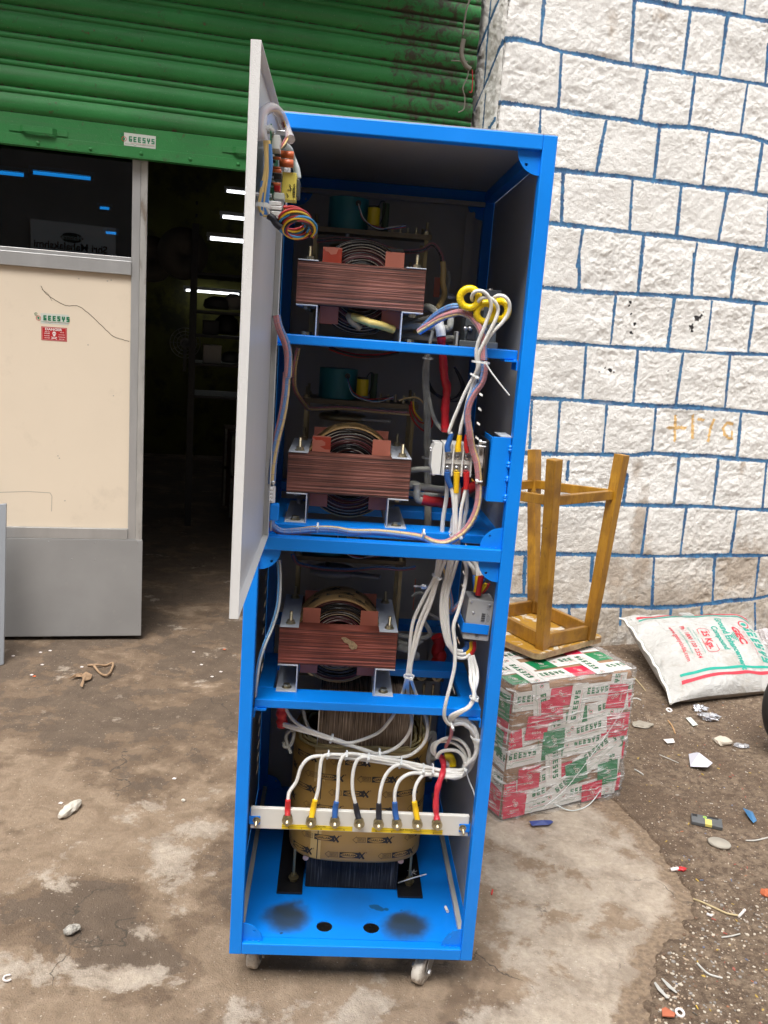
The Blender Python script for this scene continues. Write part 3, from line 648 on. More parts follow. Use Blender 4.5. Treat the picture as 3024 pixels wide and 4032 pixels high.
mixs = q.n('MixShader'); tr = q.n('BsdfTransparent'); tr.inputs[0].default_value = (.03, .21, .36, 1); gs = q.n('BsdfGlossy'); gs.inputs['Roughness'].default_value = .01; fr = q.n('Fresnel'); fr.inputs[0].default_value = 1.5
outn = [n for n in q.t.nodes if n.bl_idname == 'ShaderNodeOutputMaterial'][0]; q.l.new(fr.outputs[0], mixs.inputs[0]); q.l.new(tr.outputs[0], mixs.inputs[1]); q.l.new(gs.outputs[0], mixs.inputs[2]); q.l.new(mixs.outputs[0], outn.inputs[0])
MB().box((uL, -.0065, zRail1 + .002), (uSt0 - .007, -.0015, 2.60), M=MS).build('glass_pane', gl_, dz)
sticker(*cd1(0, 0), 0, .1, .04, dz) if False else None
su_ = su((100 + 635/5.53)/_K, (1150 + 590/5.53)/_K); st = MB(); fn = lambda a, c: tuple(sp3(su_[0] + a, -.0024, su_[1] + c)); f0 = lambda a, c: tuple(sp3(su_[0] + a, -.0031, su_[1] + c))
put(st, rect2d(-.061, -.0235, .061, .0235), f0, 0); brand(st, fn, .0235, st=.26); put(st, line2d([(-.058, -.015), (-.03, -.015), (-.021, -.020), (-.013, -.0135), (.058, -.0135)], .0012), fn, 1)
st.build('sticker', [M['st_white'], M['st_green'], M['st_red']], dz)['label'] = 'white sticker with green lettering'
sd2 = su((100 + 625/5.53)/_K, (1150 + 915/5.53)/_K); st = MB(); fn = lambda a, c: tuple(sp3(sd2[0] + a*.75, -.0022, sd2[1] + c*.75)); f0 = lambda a, c: tuple(sp3(sd2[0] + a*.75, -.0031, sd2[1] + c*.75)); f1 = lambda a, c: tuple(sp3(sd2[0] + a*.75, -.0026, sd2[1] + c*.75))
M['dg_red'] = mat('danger red', (.42, .012, .015), .4); M['pw'] = mat('sticker white', (.72, .66, .64), .5)
put(st, rect2d(-.075, -.042, .075, .042), f0, 0); put(st, line2d([(-.070, -.0375), (.070, -.0375), (.070, .0375), (-.070, .0375), (-.070, -.0375)], .0012), f1, 1)
put(st, textgeo('DANGER', .0135, .03, 1.25), lambda a, c: fn(a - .004, c + .027), 1)
for i, (t_, xx, yy, s_) in enumerate((('440V AC', -.040, .011, .0055), ('DANGER', -.042, .001, .0058), ('KHATRA', -.042, -.013, .0055), ('APAYAM', -.042, -.026, .0055), ('VOLTS', .046, .012, .0055), ('EACCHARIKE', .044, -.002, .0042), ('PRAMADAM', .044, -.016, .005), ('ABAYAM', .044, -.029, .0055))): put(st, textgeo(t_, s_, .02), lambda a, c, xx=xx, yy=yy: fn(a + xx, c + yy), 1)
put(st, disc2d(0, .004, .0115, .0115), f1, 1); put(st, rect2d(-.006, -.014, .006, -.004), f1, 1); put(st, line2d([(-.017, -.018), (.017, -.031)], .004), f1, 1); put(st, line2d([(-.017, -.031), (.017, -.018)], .004), f1, 1)
for xx in (-.0045, .0045): put(st, disc2d(xx, .003, .0028, .0032), fn, 0)
st.build('sticker', [M['dg_red'], M['pw']], dz)['label'] = 'red danger sticker with a white skull'
# bare grey sheet leaning at the left edge
lp = MB(); A_ = hz(-230, 1494, G); B_ = hz(8, 1436, G); T_ = hit(14, 1088, ns, DS - .13); uu_ = (B_ - A_).normalized()
tp = T_; ta = tp - uu_ * (B_ - A_).length
lp.add([A_, B_, tp, ta] + [p + Vector(tuple(ns * .016)) for p in (A_, B_, tp, ta)], [(0, 1, 2, 3), (7, 6, 5, 4), (0, 4, 5, 1), (1, 5, 6, 2), (2, 6, 7, 3), (3, 7, 4, 0)])
lpo = lp.build('leaning_sheet', mat('grey sheet metal cover', (.34, .36, .39), .4, .2, var=.08, vscale=4), None, .003)
tag(lpo, 'grey sheet metal cover leaning on the shop door at the picture\'s left edge', 'metal sheet')
hp = hit(8, 1097, ns, DS - .13); MB().lathe(tuple(hp - Vector(tuple(ns * .002))), tuple(-ns), [(0, .007), (.003, .006), (.004, .003), (.002, 0)], n=14).build('screw', M['steel'], lpo)

# ---- the dark workshop room
room = thing('workshop_room', 'dark workshop interior with olive painted rear wall seen through the doorway', 'room', tuple(sp3(0, -3, G)))
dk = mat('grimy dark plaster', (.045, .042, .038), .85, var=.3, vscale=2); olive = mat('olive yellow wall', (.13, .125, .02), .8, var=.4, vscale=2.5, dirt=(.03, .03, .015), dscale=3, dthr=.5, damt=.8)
RD = 6.6
def rbox(name, a, b_, m): return MB().box(a, b_, M=MS).build(name, m, room)
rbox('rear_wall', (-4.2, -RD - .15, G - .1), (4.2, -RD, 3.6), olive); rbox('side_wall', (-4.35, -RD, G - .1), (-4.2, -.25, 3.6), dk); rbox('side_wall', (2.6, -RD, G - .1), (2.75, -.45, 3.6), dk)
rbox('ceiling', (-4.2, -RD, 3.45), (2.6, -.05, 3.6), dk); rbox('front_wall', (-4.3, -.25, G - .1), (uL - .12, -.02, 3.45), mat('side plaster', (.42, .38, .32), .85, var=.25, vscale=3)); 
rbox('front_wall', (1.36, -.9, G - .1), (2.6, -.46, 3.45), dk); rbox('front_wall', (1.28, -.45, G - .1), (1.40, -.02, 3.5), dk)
rbox('lintel', (-4.3, -.25, 2.65), (1.35, -.07, 3.45), dk); rbox('added_shade_canopy', (-4.3, .03, 3.35), (1.30, .62, 3.46), mat('shade canopy concrete', (.30, .28, .26), .9, var=.2, vscale=2)); rbox('upper_facade', (-4.3, -.4, 3.46), (2.7, .02, 5.2), mat('facade plaster', (.45, .42, .38), .85, var=.2, vscale=2))  # canopy slab is out of view, added to shade the shutter below
for dd in (1.6, 3.2, 4.8): rbox('ceiling_beam', (-4.2, -dd - .12, 3.2), (2.6, -dd, 3.449), dk)
M['tube'] = mat('lit tube', (1, 1, 1), .5, emit=(.93, .97, 1), es=2.0)
def tube_light(xa, ya, xb, yb, depth, label, group=None):
    ua, za = su(xa, ya, -depth); ub, zb_ = su(xb, yb, -depth); zc = (za + zb_) / 2
    t = thing('tube_light', label, 'light', tuple(sp3((ua + ub)/2, -depth, zc)))
    if group: t['group'] = group
    MB().cyl(tuple(sp3(ua, -depth, zc)), tuple(sp3(ub, -depth, zc)), .0125, n=14).build('lit_tube', M['tube'], t)
    k = MB(); k.box((ua - .03, -depth - .03, zc + .018), (ub + .03, -depth + .025, zc + .05), M=MS); k.build('batten', M['white_pl'], t)
    for u_ in (ua - .012, ub + .012): MB().box((u_ - .012, -depth - .014, zc - .016), (u_ + .012, -depth + .014, zc + .0175), M=MS).build('lamp_holder', M['white_pl'], t)
tube_light(490, 416, 620, 424, 5.6, 'highest of the tube lights glowing inside the workshop doorway')
tube_light(481, 471, 600, 478, 4.4, 'second highest tube light glowing in the workshop doorway')
tube_light(454, 516, 600, 528, 3.4, 'third tube light from the top, above the shelf rack in the workshop')
tube_light(402, 627, 516, 636, 6.4, 'lowest and longest tube light, along the workshop\'s rear wall')
tube_light(-90, 366, 52, 376, 3.2, 'long tube light behind the dark glass, cut by the picture\'s left edge')
tube_light(72, 374, 196, 385, 3.2, 'long tube light behind the dark glass, to the right of its twin')
tube_light(216, 449, 236, 451, 6.0, 'upper of the two small tube lights behind the dark glass')
tube_light(229, 502, 251, 505, 6.2, 'lower of the two small tube lights behind the dark glass')
# slotted steel rack with shelves and what lies on it
rk = thing('storage_rack', 'dark slotted steel rack loaded with gear in the workshop', 'rack', tuple(sp3(1.0, -2.9, G)))
us0, _ = su(417, 700, -2.6)
rkm = mat('dark slotted angle', (.035, .036, .038), .5, .4)
for (u_, d_) in ((us0, -2.6), (us0 + 1.5, -2.6), (us0, -3.2), (us0 + 1.5, -3.2)):
    mb = MB(); mb.box((u_ - .025, d_ - .003, G), (u_ + .025, d_, su(417, 482, -2.6)[1]), M=MS); mb.box((u_ - .025, d_ - .04, G), (u_ - .022, d_ - .0031, su(417, 482, -2.6)[1]), M=MS); p = mb.build('rack_post', rkm, rk)
    if d_ == -2.6 and u_ == us0:
        for k in range(26): MB().box((u_ - .004, d_ + .0002, 2.55 - .09 * k), (u_ + .012, d_ + .0008, 2.575 - .09 * k), M=MS).build('slot', M['black'], p)
for yy in (588, 670, 723, 785, 855):
    z = su(440, yy, -2.6)[1]; MB().box((us0 - .02, -3.22, z - .02), (us0 + 1.52, -2.61, z), M=MS).build('rack_shelf', rkm, rk)
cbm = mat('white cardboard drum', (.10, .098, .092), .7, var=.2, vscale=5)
def drum(x, y, d, r, label):
    u_, z = su(x, y, -d); o = MB().lathe(tuple(sp3(u_, -d - .12, z)), tuple(-ns), [(0, 0), (0, r), (.2, r), (.2, r*.16), (.17, r*.14), (.17, 0)], n=40).build('film_roll', cbm)
    tag(o, label, 'roll')
drum(395, 548, 2.75, .19, 'large pale roll stored high beside the rack post in the workshop'); drum(328, 560, 2.9, .17, 'pale roll just right of the door frame inside the workshop')
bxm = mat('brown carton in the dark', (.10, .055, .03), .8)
def gear(x, y, d, w, h, dp, label, m=None, kind='box'):
    u_, z = su(x, y, -d); mb = MB()
    if kind == 'box':
        mb.box((u_ - w/2, -d - dp, z), (u_ + w/2, -d, z + h), M=MS); mb.box((u_ - w/2 - .004, -d - dp - .004, z + h), (u_ + w/2 + .004, -d + .004, z + h + .012), M=MS)
        nm = 'storage_box'; 
    else:
        mb.lathe(tuple(sp3(u_, -d - .1, z)), (0, 0, 1), [(0, 0), (0, w*.4), (h*.2, w*.5), (h*.7, w*.45), (h, w*.2), (h, 0)], n=20); nm = 'machine_part'
    tag(mb.build(nm, m or bxm, None, .003), label, 'box' if kind == 'box' else 'machine part')
gear(470, 668, 2.7, .22, .10, .2, 'dark grey machine part on the rack shelf under the lowest tube light', M['mid_pl'], 'r'); gear(505, 668, 2.7, .16, .12, .2, 'grey bulb shaped machine part at the right of the rack shelf', M['grey_pl'], 'r')
gear(455, 723, 2.7, .12, .10, .2, 'small dark box on the second rack shelf', rkm); gear(490, 723, 2.7, .2, .16, .2, 'black coiled part on the second rack shelf', rkm, 'r')
gear(458, 785, 2.7, .14, .13, .2, 'pale box on the third rack shelf', M['grey_pl']); gear(500, 785, 2.7, .16, .09, .2, 'low round part on the third rack shelf', M['mid_pl'], 'r')
fan = thing('desk_fan', 'small pale desk fan glinting beside the rack post in the workshop', 'fan', tuple(sp3(su(400, 770, -3.6)[0], -3.6, su(400, 770, -3.6)[1])))
fc = sp3(su(400, 741, -3.6)[0], -3.6, su(400, 741, -3.6)[1])
k = MB()
for r_ in (.13, .10, .07, .04): k.torus(tuple(fc), tuple(ns), r_, .0035, 28, 6)
for i in range(12): a = math.pi * i / 6; k.bar(tuple(fc), tuple(fc + Vector(tuple(us_)) * .13 * math.cos(a) + Vector((0, 0, 1)) * .13 * math.sin(a)), .003, .003, up=tuple(ns))
k.build('fan_guard', M['grey_pl'], fan); MB().lathe(tuple(fc), tuple(ns), [(0, .03), (.02, .045), (.09, .04), (.1, 0)], n=20).build('motor_housing', M['grey_pl'], fan); MB().cyl(tuple(fc + Vector(tuple(ns)) * .05), tuple(fc + Vector(tuple(ns)) * .05 - Vector((0, 0, .25))), .015).build('fan_stand', M['grey_pl'], fan)
# row of dark cartons with pale edge tape along the right side of the aisle
for i, (x, y) in enumerate(((492, 1150), (476, 1122), (463, 1096))):
    for j in range(2):
        p = hz(x, y, G); zz_ = G + j * .36
        o = MB().box((0, 0, 0), (.45, .34, .34), M=Matrix.Translation((p.x + .06, p.y + .1, zz_)) @ Matrix.Rotation(AS, 4, 'Z')).build('stacked_carton', bxm, None, .004)
        tag(o, ('lower' if j == 0 else 'upper') + ' brown carton in the %s pair along the workshop aisle' % ('nearest', 'middle', 'farthest')[i], 'carton', 'cartons along the workshop aisle')
        MB().box((-.001, -.001, .0), (.02, .0, .338), M=Matrix.Translation((p.x + .06, p.y + .1, zz_)) @ Matrix.Rotation(AS, 4, 'Z')).build('edge_tape', M['wire_grey'], o)
# loose cables at the corner between shutter and wall
for i, (pts, c_, r_, lb) in enumerate((([(1018, -10), (1008, 20), (1003, 50), (1000, 75)], 'cord', .0045, 'grey cable running down the corner between shutter and wall'),
    ([(975, 131), (993, 132), (1010, 133)], 'cord', .003, 'thin grey wire poking out sideways beside the shutter corner'),
    ([(1012, 145), (1010, 165), (1000, 190), (1004, 210), (1002, 235), (990, 243)], 'cord', .003, 'thin grey wire hanging in a curve beside the shutter corner'),
    ([(1020, 150), (1021, 175), (1019, 198), (1014, 199)], 'w_red', .0025, 'dark red wire end hooked upward at the wall corner'))):
    o = MB().tube([tuple(hit(x, y, ns, DS - .16)) for x, y in pts], r_, 8).build('loose_cable', M[c_]); tag(o, lb, 'cable')
o = MB().tube([tuple(hit(x, y, ns, DS - .16)) for x, y in ((1001, 85), (997, 118), (1005, 140), (1016, 150))], .011, 12).build('cable_joint', M['cord']); tag(o, 'fat grey taped cable joint at the wall corner', 'cable joint')
# ---- the other side of the lane, behind the camera: it shades the scene and mirrors in the dark glass
opp = thing('opposite_building', 'building across the lane with a canopy and a shop sign, mirrored in the dark glass', 'building', (0, -6.4, G))
MB().box((-12, -9, G), (12, -6.4, 8.6)).build('facade', mat('opposite plaster', (.28, .26, .24), .9, var=.3, vscale=1), opp)
def mirror_hit(x, y, yplane):
    p = np.array(hit(x, y, ns, DS + .004)); r = ray(x, y); r = r - 2 * (r @ ns) * ns; t = (yplane - p[1]) / r[1]; return Vector(p + t * r)
def zc4(x, y): return (x / 1.659 / _K, (400 + y / 1.659) / _K)
s0 = mirror_hit(*zc4(200, 790), -6.33); s1 = mirror_hit(*zc4(755, 1030), -6.33); sgx0, sgx1 = sorted((s0.x, s1.x)); sgz0, sgz1 = sorted((s0.z, s1.z))
sg = MB().box((sgx0, -6.39, sgz0 - .3), (sgx1, -6.33, sgz1 + .05)).build('shop_sign', mat('pale sign board', (.8, .8, .8), .5), opp)
sgt = MB(); tc_ = mirror_hit(*zc4(465, 950), -6.325); w_ = abs(mirror_hit(*zc4(705, 950), -6.325).x - mirror_hit(*zc4(225, 950), -6.325).x)
vs_t, fs_t = textgeo('Shri Mahalakshmi', 1, .02); ww = max(v[0] for v in vs_t) - min(v[0] for v in vs_t); k_ = w_ / ww
put(sgt, (vs_t, fs_t), lambda x, y: (tc_.x - x * k_, -6.325, tc_.z + y * k_))
oc_ = mirror_hit(*zc4(470, 890), -6.325); put(sgt, disc2d(0, 0, w_*.16, w_*.07), lambda x, y: (oc_.x - x, -6.326, oc_.z + y))
put(sgt, textgeo('Mantra', w_*.07, .02), lambda x, y: (oc_.x - x, -6.322, oc_.z + y), 1)
sgt.build('sign_lettering', [M['ink'], M['st_white']], opp)
# ================================================================ THE CABINET
W, H, D_ = .6, 1.9295, .755
b = .0297; ZM0, ZM1 = 1.0227, 1.0531
CX, CY = .3, D_ / 2
cab = thing('electrical_cabinet', 'tall bright blue steel cabinet on casters, its upper grey door open and its front bare', 'cabinet', (CX, CY, G))
def stain_mat():
    m = mat('blue floor with spray marks', (.001, .225, .84), .42, var=.12, vscale=3, rvar=.1)
    nt = m.node_tree; bs = nt.nodes['Principled BSDF']; src = bs.inputs['Base Color'].links[0].from_socket
    geo = nt.nodes.new('ShaderNodeTexCoord'); nz = nt.nodes.new('ShaderNodeTexNoise'); nz.inputs['Scale'].default_value = 14; nz.inputs['Detail'].default_value = 7
    nt.links.new(geo.outputs['Object'], nz.inputs['Vector'])
    ad = nt.nodes.new('ShaderNodeMixRGB'); ad.blend_type = 'LINEAR_LIGHT'; ad.inputs[0].default_value = .035
    nt.links.new(geo.outputs['Object'], ad.inputs[1]); nt.links.new(nz.outputs['Color'], ad.inputs[2])
    cur = src
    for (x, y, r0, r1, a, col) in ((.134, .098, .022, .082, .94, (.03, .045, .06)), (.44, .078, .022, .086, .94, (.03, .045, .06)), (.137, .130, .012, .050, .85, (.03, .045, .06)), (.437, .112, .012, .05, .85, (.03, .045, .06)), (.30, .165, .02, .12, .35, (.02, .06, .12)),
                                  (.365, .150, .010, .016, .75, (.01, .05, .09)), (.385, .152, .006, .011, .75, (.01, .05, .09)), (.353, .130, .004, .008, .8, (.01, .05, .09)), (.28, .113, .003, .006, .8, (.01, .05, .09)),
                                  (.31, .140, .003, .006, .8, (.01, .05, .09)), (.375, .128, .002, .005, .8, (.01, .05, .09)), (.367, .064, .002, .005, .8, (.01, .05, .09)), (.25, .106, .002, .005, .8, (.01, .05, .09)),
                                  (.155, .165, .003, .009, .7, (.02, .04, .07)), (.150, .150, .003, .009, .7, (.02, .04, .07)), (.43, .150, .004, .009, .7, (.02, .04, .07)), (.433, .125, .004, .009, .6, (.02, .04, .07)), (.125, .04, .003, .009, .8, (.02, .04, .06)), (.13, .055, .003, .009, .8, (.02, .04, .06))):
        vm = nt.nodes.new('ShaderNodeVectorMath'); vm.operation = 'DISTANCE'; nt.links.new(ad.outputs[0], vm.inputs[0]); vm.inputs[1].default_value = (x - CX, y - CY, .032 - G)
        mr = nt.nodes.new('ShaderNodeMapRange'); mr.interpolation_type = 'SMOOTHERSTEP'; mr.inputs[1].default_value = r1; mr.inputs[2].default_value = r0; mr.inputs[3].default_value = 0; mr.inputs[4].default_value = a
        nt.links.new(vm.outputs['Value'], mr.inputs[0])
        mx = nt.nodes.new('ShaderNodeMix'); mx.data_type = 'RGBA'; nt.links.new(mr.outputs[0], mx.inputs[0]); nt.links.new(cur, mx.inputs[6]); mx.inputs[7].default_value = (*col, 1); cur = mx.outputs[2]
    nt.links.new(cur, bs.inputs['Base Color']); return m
for x0 in (0, W - b):
    for y0 in (0, D_ - b):
        MB().box((x0, y0, 0), (x0 + b, y0 + b, H)).build('corner_post', M['blue'], cab, .0022)
for (z0, z1) in ((0, b), (ZM0, ZM1), (H - b, H)):
    for y0 in (0, D_ - b):
        MB().box((b, y0 + .0004, z0), (W - b, y0 + b, z1)).build('cross_rail', M['blue'], cab, .0022)
    for x0 in (0, W - b):
        MB().box((x0 + .0004, b, z0), (x0 + b, D_ - b, z1)).build('side_rail', M['blue'], cab, .0022)
# quarter-round gussets with a hole, set just behind the frame's face
def gusset(x, z, sx, sz, y, r=.048):
    mb = MB(); n = 14; hc = (.58 * r, .58 * r); hr = .0035
    out = [(r * math.cos(t), r * math.sin(t)) for t in [math.pi / 2 * i / n for i in range(n + 1)]]
    ring = [(0, 0)] + out
    # fan with a hole: split the plate in strips round the hole
    m = len(ring); vs = []
    for (a, c) in ring: vs.append((x + sx * a, y, z + sz * c))
    k = m; hole = []
    for (a, c) in ring:
        dx, dz = a - hc[0], c - hc[1]; L = math.hypot(dx, dz); hole.append((x + sx * (hc[0] + dx / L * hr), y, z + sz * (hc[1] + dz / L * hr)))
    back = [(p[0], y + .003, p[2]) for p in vs]; hb = [(p[0], y + .003, p[2]) for p in hole]
    V = vs + hole + back + hb; F = []
    for i in range(m):
        j = (i + 1) % m
        F += [(i, j, k + j, k + i), (2*k + i, 2*k + j, j, i), (2*k + j, 2*k + i, 3*k + i, 3*k + j), (k + i, k + j, 3*k + j, 3*k + i)]
    mb.add(V, F)
    for i in range(3): mb.lathe((x + sx * (.012 + .014 * i), y - .0005, z + sz * .001), (0, 0, 1), [(-.001, 0), (0, .003), (.0012, .002), (.002, 0)], n=8)
    return mb
for (x, z, sx, sz) in ((W - b, H - b, -1, -1), (W - b, ZM1, -1, 1), (W - b, ZM0, -1, -1), (b, ZM0, 1, -1), (b, b, 1, 1), (W - b, b, -1, 1)):
    gusset(x, z, sx, sz, .012).build('gusset', M['blue'], cab)
for (x, z, sx, sz) in ((W - b, H - b, -1, -1), (b, H - b, 1, -1), (b, b, 1, 1), (W - b, b, -1, 1)):
    gusset(x, z, sx, sz, D_ - b + .01).build('gusset', M['blue'], cab)
# base plate with two cable holes
bp = MB().box((b, b - .004, .0285), (W - b, D_ - b, .0315)).build('base_plate', None, cab)
bp.data.materials.clear(); bp.data.materials.append(stain_mat())
for hxx in (.230, .349):
    cu = MB().cyl((hxx, .0705, 0), (hxx, .0705, .06), .0205, n=32).build('cutter', M['blue'], cab)
    md = bp.modifiers.new('hole', 'BOOLEAN'); md.object = cu; md.operation = 'DIFFERENCE'; md.solver = 'EXACT'
    dg = bpy.context.evaluated_depsgraph_get(); me = bpy.data.meshes.new_from_object(bp.evaluated_get(dg)); bp.modifiers.clear(); bp.data = me
    bpy.data.objects.remove(cu)
for p in bp.data.polygons: p.use_smooth = False
# sheets: sides (pressed with louvres), back, top
ZS = [.14 + .0425 * i for i in range(9)] + [.60 + .0425 * i for i in range(9)] + [1.10 + .0425 * i for i in range(14)]
def side_sheet(x, sgn):
    mb = MB(); ys = [.028, .075, .135, .345, .405, .62, .68, D_ - .03]; t = .0012
    zc = [.03] + [q for z in ZS for q in (z, z + .007)] + [H - .03]
    xo = x + sgn * t
    for i in range(len(ys) - 1):
        for k in range(len(zc) - 1):
            slot = i in (1, 5) and k % 2 == 1
            if slot:   # louvre hood pressed outwards over the slot
                y0, y1, z0, z1 = ys[i], ys[i+1], zc[k], zc[k+1]
                mb.add([(x, y0, z1 + .004), (x, y1, z1 + .004), (x + sgn * .009, y1 - .004, z0 + .001), (x + sgn * .009, y0 + .004, z0 + .001)], [(0, 1, 2, 3)])
            else:
                mb.add([(x, ys[i], zc[k]), (x, ys[i+1], zc[k]), (x, ys[i+1], zc[k+1]), (x, ys[i], zc[k+1])], [(0, 1, 2, 3)])
    return mb
side_sheet(.0015, -1).build('side_panel', M['grey_sheet'], cab)
side_sheet(W - .0015, 1).build('side_panel', M['grey_sheet'], cab)
MB().box((.004, D_ + .001, .004), (W - .004, D_ + .003, H - .004)).build('back_panel', M['grey_sheet'], cab)
MB().box((.004, .004, H + .0005), (W - .004, D_ - .004, H + .0025)).build('top_panel', M['grey_sheet'], cab)
MB().box((b + .001, D_ - .05, H - b - .014), (W - b - .001, D_ - .0305, H - b - .002)).build('back_panel_lip', M['grey_sheet'], cab)
for s_, x0 in ((1, b), (-1, W - b)):   # bent foot of each side sheet, seen along the floor
    MB().box((x0 - .012 if s_ > 0 else x0, b + .003, b + .002), (x0 if s_ > 0 else x0 + .012, D_ - b, b + .014)).build('side_panel_lip', M['grey_sheet'], cab)
MB().box((.52, D_ - .0335, .06), (.545, D_ - .0305, H - .06)).build('back_panel_lip', M['grey_sheet'], cab)
# shelf frames under the three regulators
def shelf(zt, yf, yb, thick, w_=.072, tabs=True, front_w=None, x1=.569):
    fw = front_w or w_
    mb = MB().box((.031, yf, zt - thick), (x1, yf + fw, zt)).build('shelf_beam', M['blue'], cab, .0025)
    MB().box((.031, yb, zt - thick), (x1, yb + w_, zt)).build('shelf_beam', M['blue'], cab, .0025)
    for x0 in (.0315, x1 - .0395):
        MB().box((x0, yf + fw + .0005, zt - thick), (x0 + .038, yb - .0005, zt)).build('shelf_side_beam', M['blue'], cab, .0025)
    MB().box((.031, D_ - .12, zt - thick), (x1, D_ - .06, zt)).build('shelf_beam', M['blue'], cab, .0025)
    if tabs:
        for x0, x1_ in ((b + .0005, b + .030), (W - b - .030, W - b - .0005)):
            t = MB().box((x0, yf - .006, zt - thick - .0045), (x1_, yf + .05, zt - thick - .0005))
            t.box((x0 if x0 < .3 else x1_ - .003, yf - .006, zt - thick - .022), (x0 + .003 if x0 < .3 else x1_, yf + .05, zt - thick - .0045))
            for i in range(5): t.lathe((x0 + .024 if x0 > .3 else x0 + .004, yf + .002 + i * .009, zt - thick - .003), (0, -.2, 1), [(-.002, 0), (.001, .0055), (.004, .004), (.005, 0)], n=8)
            t.build('shelf_tab', M['blue'], cab)
shelf(1.494, .034, .30, .021, front_w=.06)
shelf(1.068, .075, .315, .022)
shelf(.650, .043, .275, .0215)
# casters
def caster(x, y, yaw, label=None):
    z0 = G; A = Matrix.Translation((x, y, 0)) @ Matrix.Rotation(yaw, 4, 'Z')
    tr = lambda p: A @ Vector(p)
    c = MB().cyl(tr((0, 0, -.0155)), tr((0, 0, -.002)), .021, n=24)
    c.box((-.026, -.026, -.0035), (.026, .026, -.0006), M=A)
    for s_ in (-1, 1):
        pts = [(-.020, -.016), (.020, -.016), (.032, z0 + .048), (.036, z0 + .030), (.024, z0 + .024), (.008, z0 + .034)]
        mbv = [(px, s_ * .0155, pz) for px, pz in pts]
        vs = [tr(v) for v in mbv] + [tr((v[0], v[1] + s_ * .0025, v[2])) for v in mbv]; n = len(pts)
        c.add(vs, [tuple(range(n)), tuple(range(n, 2*n))[::-1]] + [(i, (i+1) % n, n + (i+1) % n, n + i) for i in range(n)])
    p = c.build('caster_fork', M['steel'], cab)
    w = MB(); cw = tr((.026, 0, z0 + .036)); ax = A.to_3x3() @ Vector((0, 1, 0))
    w.lathe(cw, ax, [(-.0125, .004), (-.0125, .020), (-.012, .034), (-.008, .036), (.008, .036), (.012, .034), (.0125, .020), (.0125, .004)], n=32)
    w.build('caster_wheel', MATS['caster'], p)
    h = MB().hexnut(tr((.026, -.020, z0 + .036)), -ax, .0075, .006); h.hexnut(tr((.026, .020, z0 + .036)), ax, .0075, .006); h.build('axle_nut', M['steel'], p)
MATS = {'caster': mat('worn white nylon wheel', (.62, .58, .52), .6, bump=.5, bscale=90, var=.1, vscale=20, dirt=(.22, .15, .10), dscale=45, dthr=.5, damt=.75)}
caster(.052, .055, R(75)); caster(.498, .062, R(-125)); caster(.055, .69, R(150)); caster(.54, .69, R(20))
# the open door, a folded pan hinged on the left post
dz0, dz1, dl = 1.0559, 1.8869, .572; xi, xo = .0492, .0347
dr = MB().box((xo, -dl, dz0), (xo + .0013, -.001, dz1)).build('door', M['door_grey'], cab, .0008)
MB().box((xo + .0015, -dl + .0018, dz0 + .0018), (xo + .0022, -.0028, dz1 - .0018)).build('door_liner', M['door_in'], dr)
MB().box((xo + .0013, -dl, dz0 + .0014), (xi, -dl + .0014, dz1 - .0014)).build('door_edge', M['door_grey'], dr)
MB().box((xo + .0013, -.0024, dz0 + .0014), (xi, -.001, dz1 - .0014)).build('door_edge', M['door_grey'], dr)
MB().box((xo + .0013, -dl, dz0), (xi, -.001, dz0 + .0014)).build('door_edge', M['door_grey'], dr)
MB().box((xo + .0013, -dl, dz1 - .0014), (xi, -.001, dz1)).build('door_edge', M['door_grey'], dr)
MB().box((xi - .0013, -.020, dz0 + .0016), (xi, -.0026, dz1 - .0016)).build('door_lip', M['door_grey'], dr)
for zc in (1.128, 1.80):
    h = MB().cyl((xi + .005, -.006, zc + .004), (xi + .005, -.006, zc + .040), .0062, n=16)
    h.box((xi - .002, -.012, zc + .004), (xi + .004, -.0025, zc + .040))
    for i in range(4): h.lathe((xi + .001, -.012, zc + .010 + .008 * i), (.3, -1, 0), [(-.002, 0), (.001, .005), (.003, .003), (.004, 0)], n=8)
    h.build('hinge_knuckle', M['door_grey'], dr)
    MB().lathe((xi + .005, -.006, zc + .040), (0, 0, 1), [(-.10, 0), (-.10, .0028), (.004, .0028), (.006, .0055), (.011, .005), (.013, 0)], n=12).build('hinge_pin', M['steel'], dr)
    MB().box((xi + .0005, -.013, zc - .036), (xi + .021, .0015, zc + .003)).build('hinge_leaf', M['blue'], cab, .004)
# ---------- fixed parts on the right post: bracket of the upper contactor and of the lower breaker
br = MB()
br.box((.528, .012, 1.160), (.569, .0142, 1.305)); br.box((.5262, .0142, 1.160), (.5284, .11, 1.305)); br.box((.5285, .0145, 1.160), (.569, .10, 1.162))
br.build('contactor_bracket', M['blue'], cab, .001)
wl = MB()
for z in (1.285, 1.279, 1.247, 1.243, 1.215, 1.211, 1.176, 1.171, 1.167):
    wl.lathe((.5685, .0115, z + random.uniform(-.002, .002)), (-.4, -1, 0), [(-.003, 0), (0, .0058), (.003, .0045), (.0045, 0)], n=8)
wl.build('weld_bead', M['blue'], cab)
MB().box((.545, .0145, 1.3055), (.572, .10, 1.307)).build('bracket_top', M['bracket'], cab)
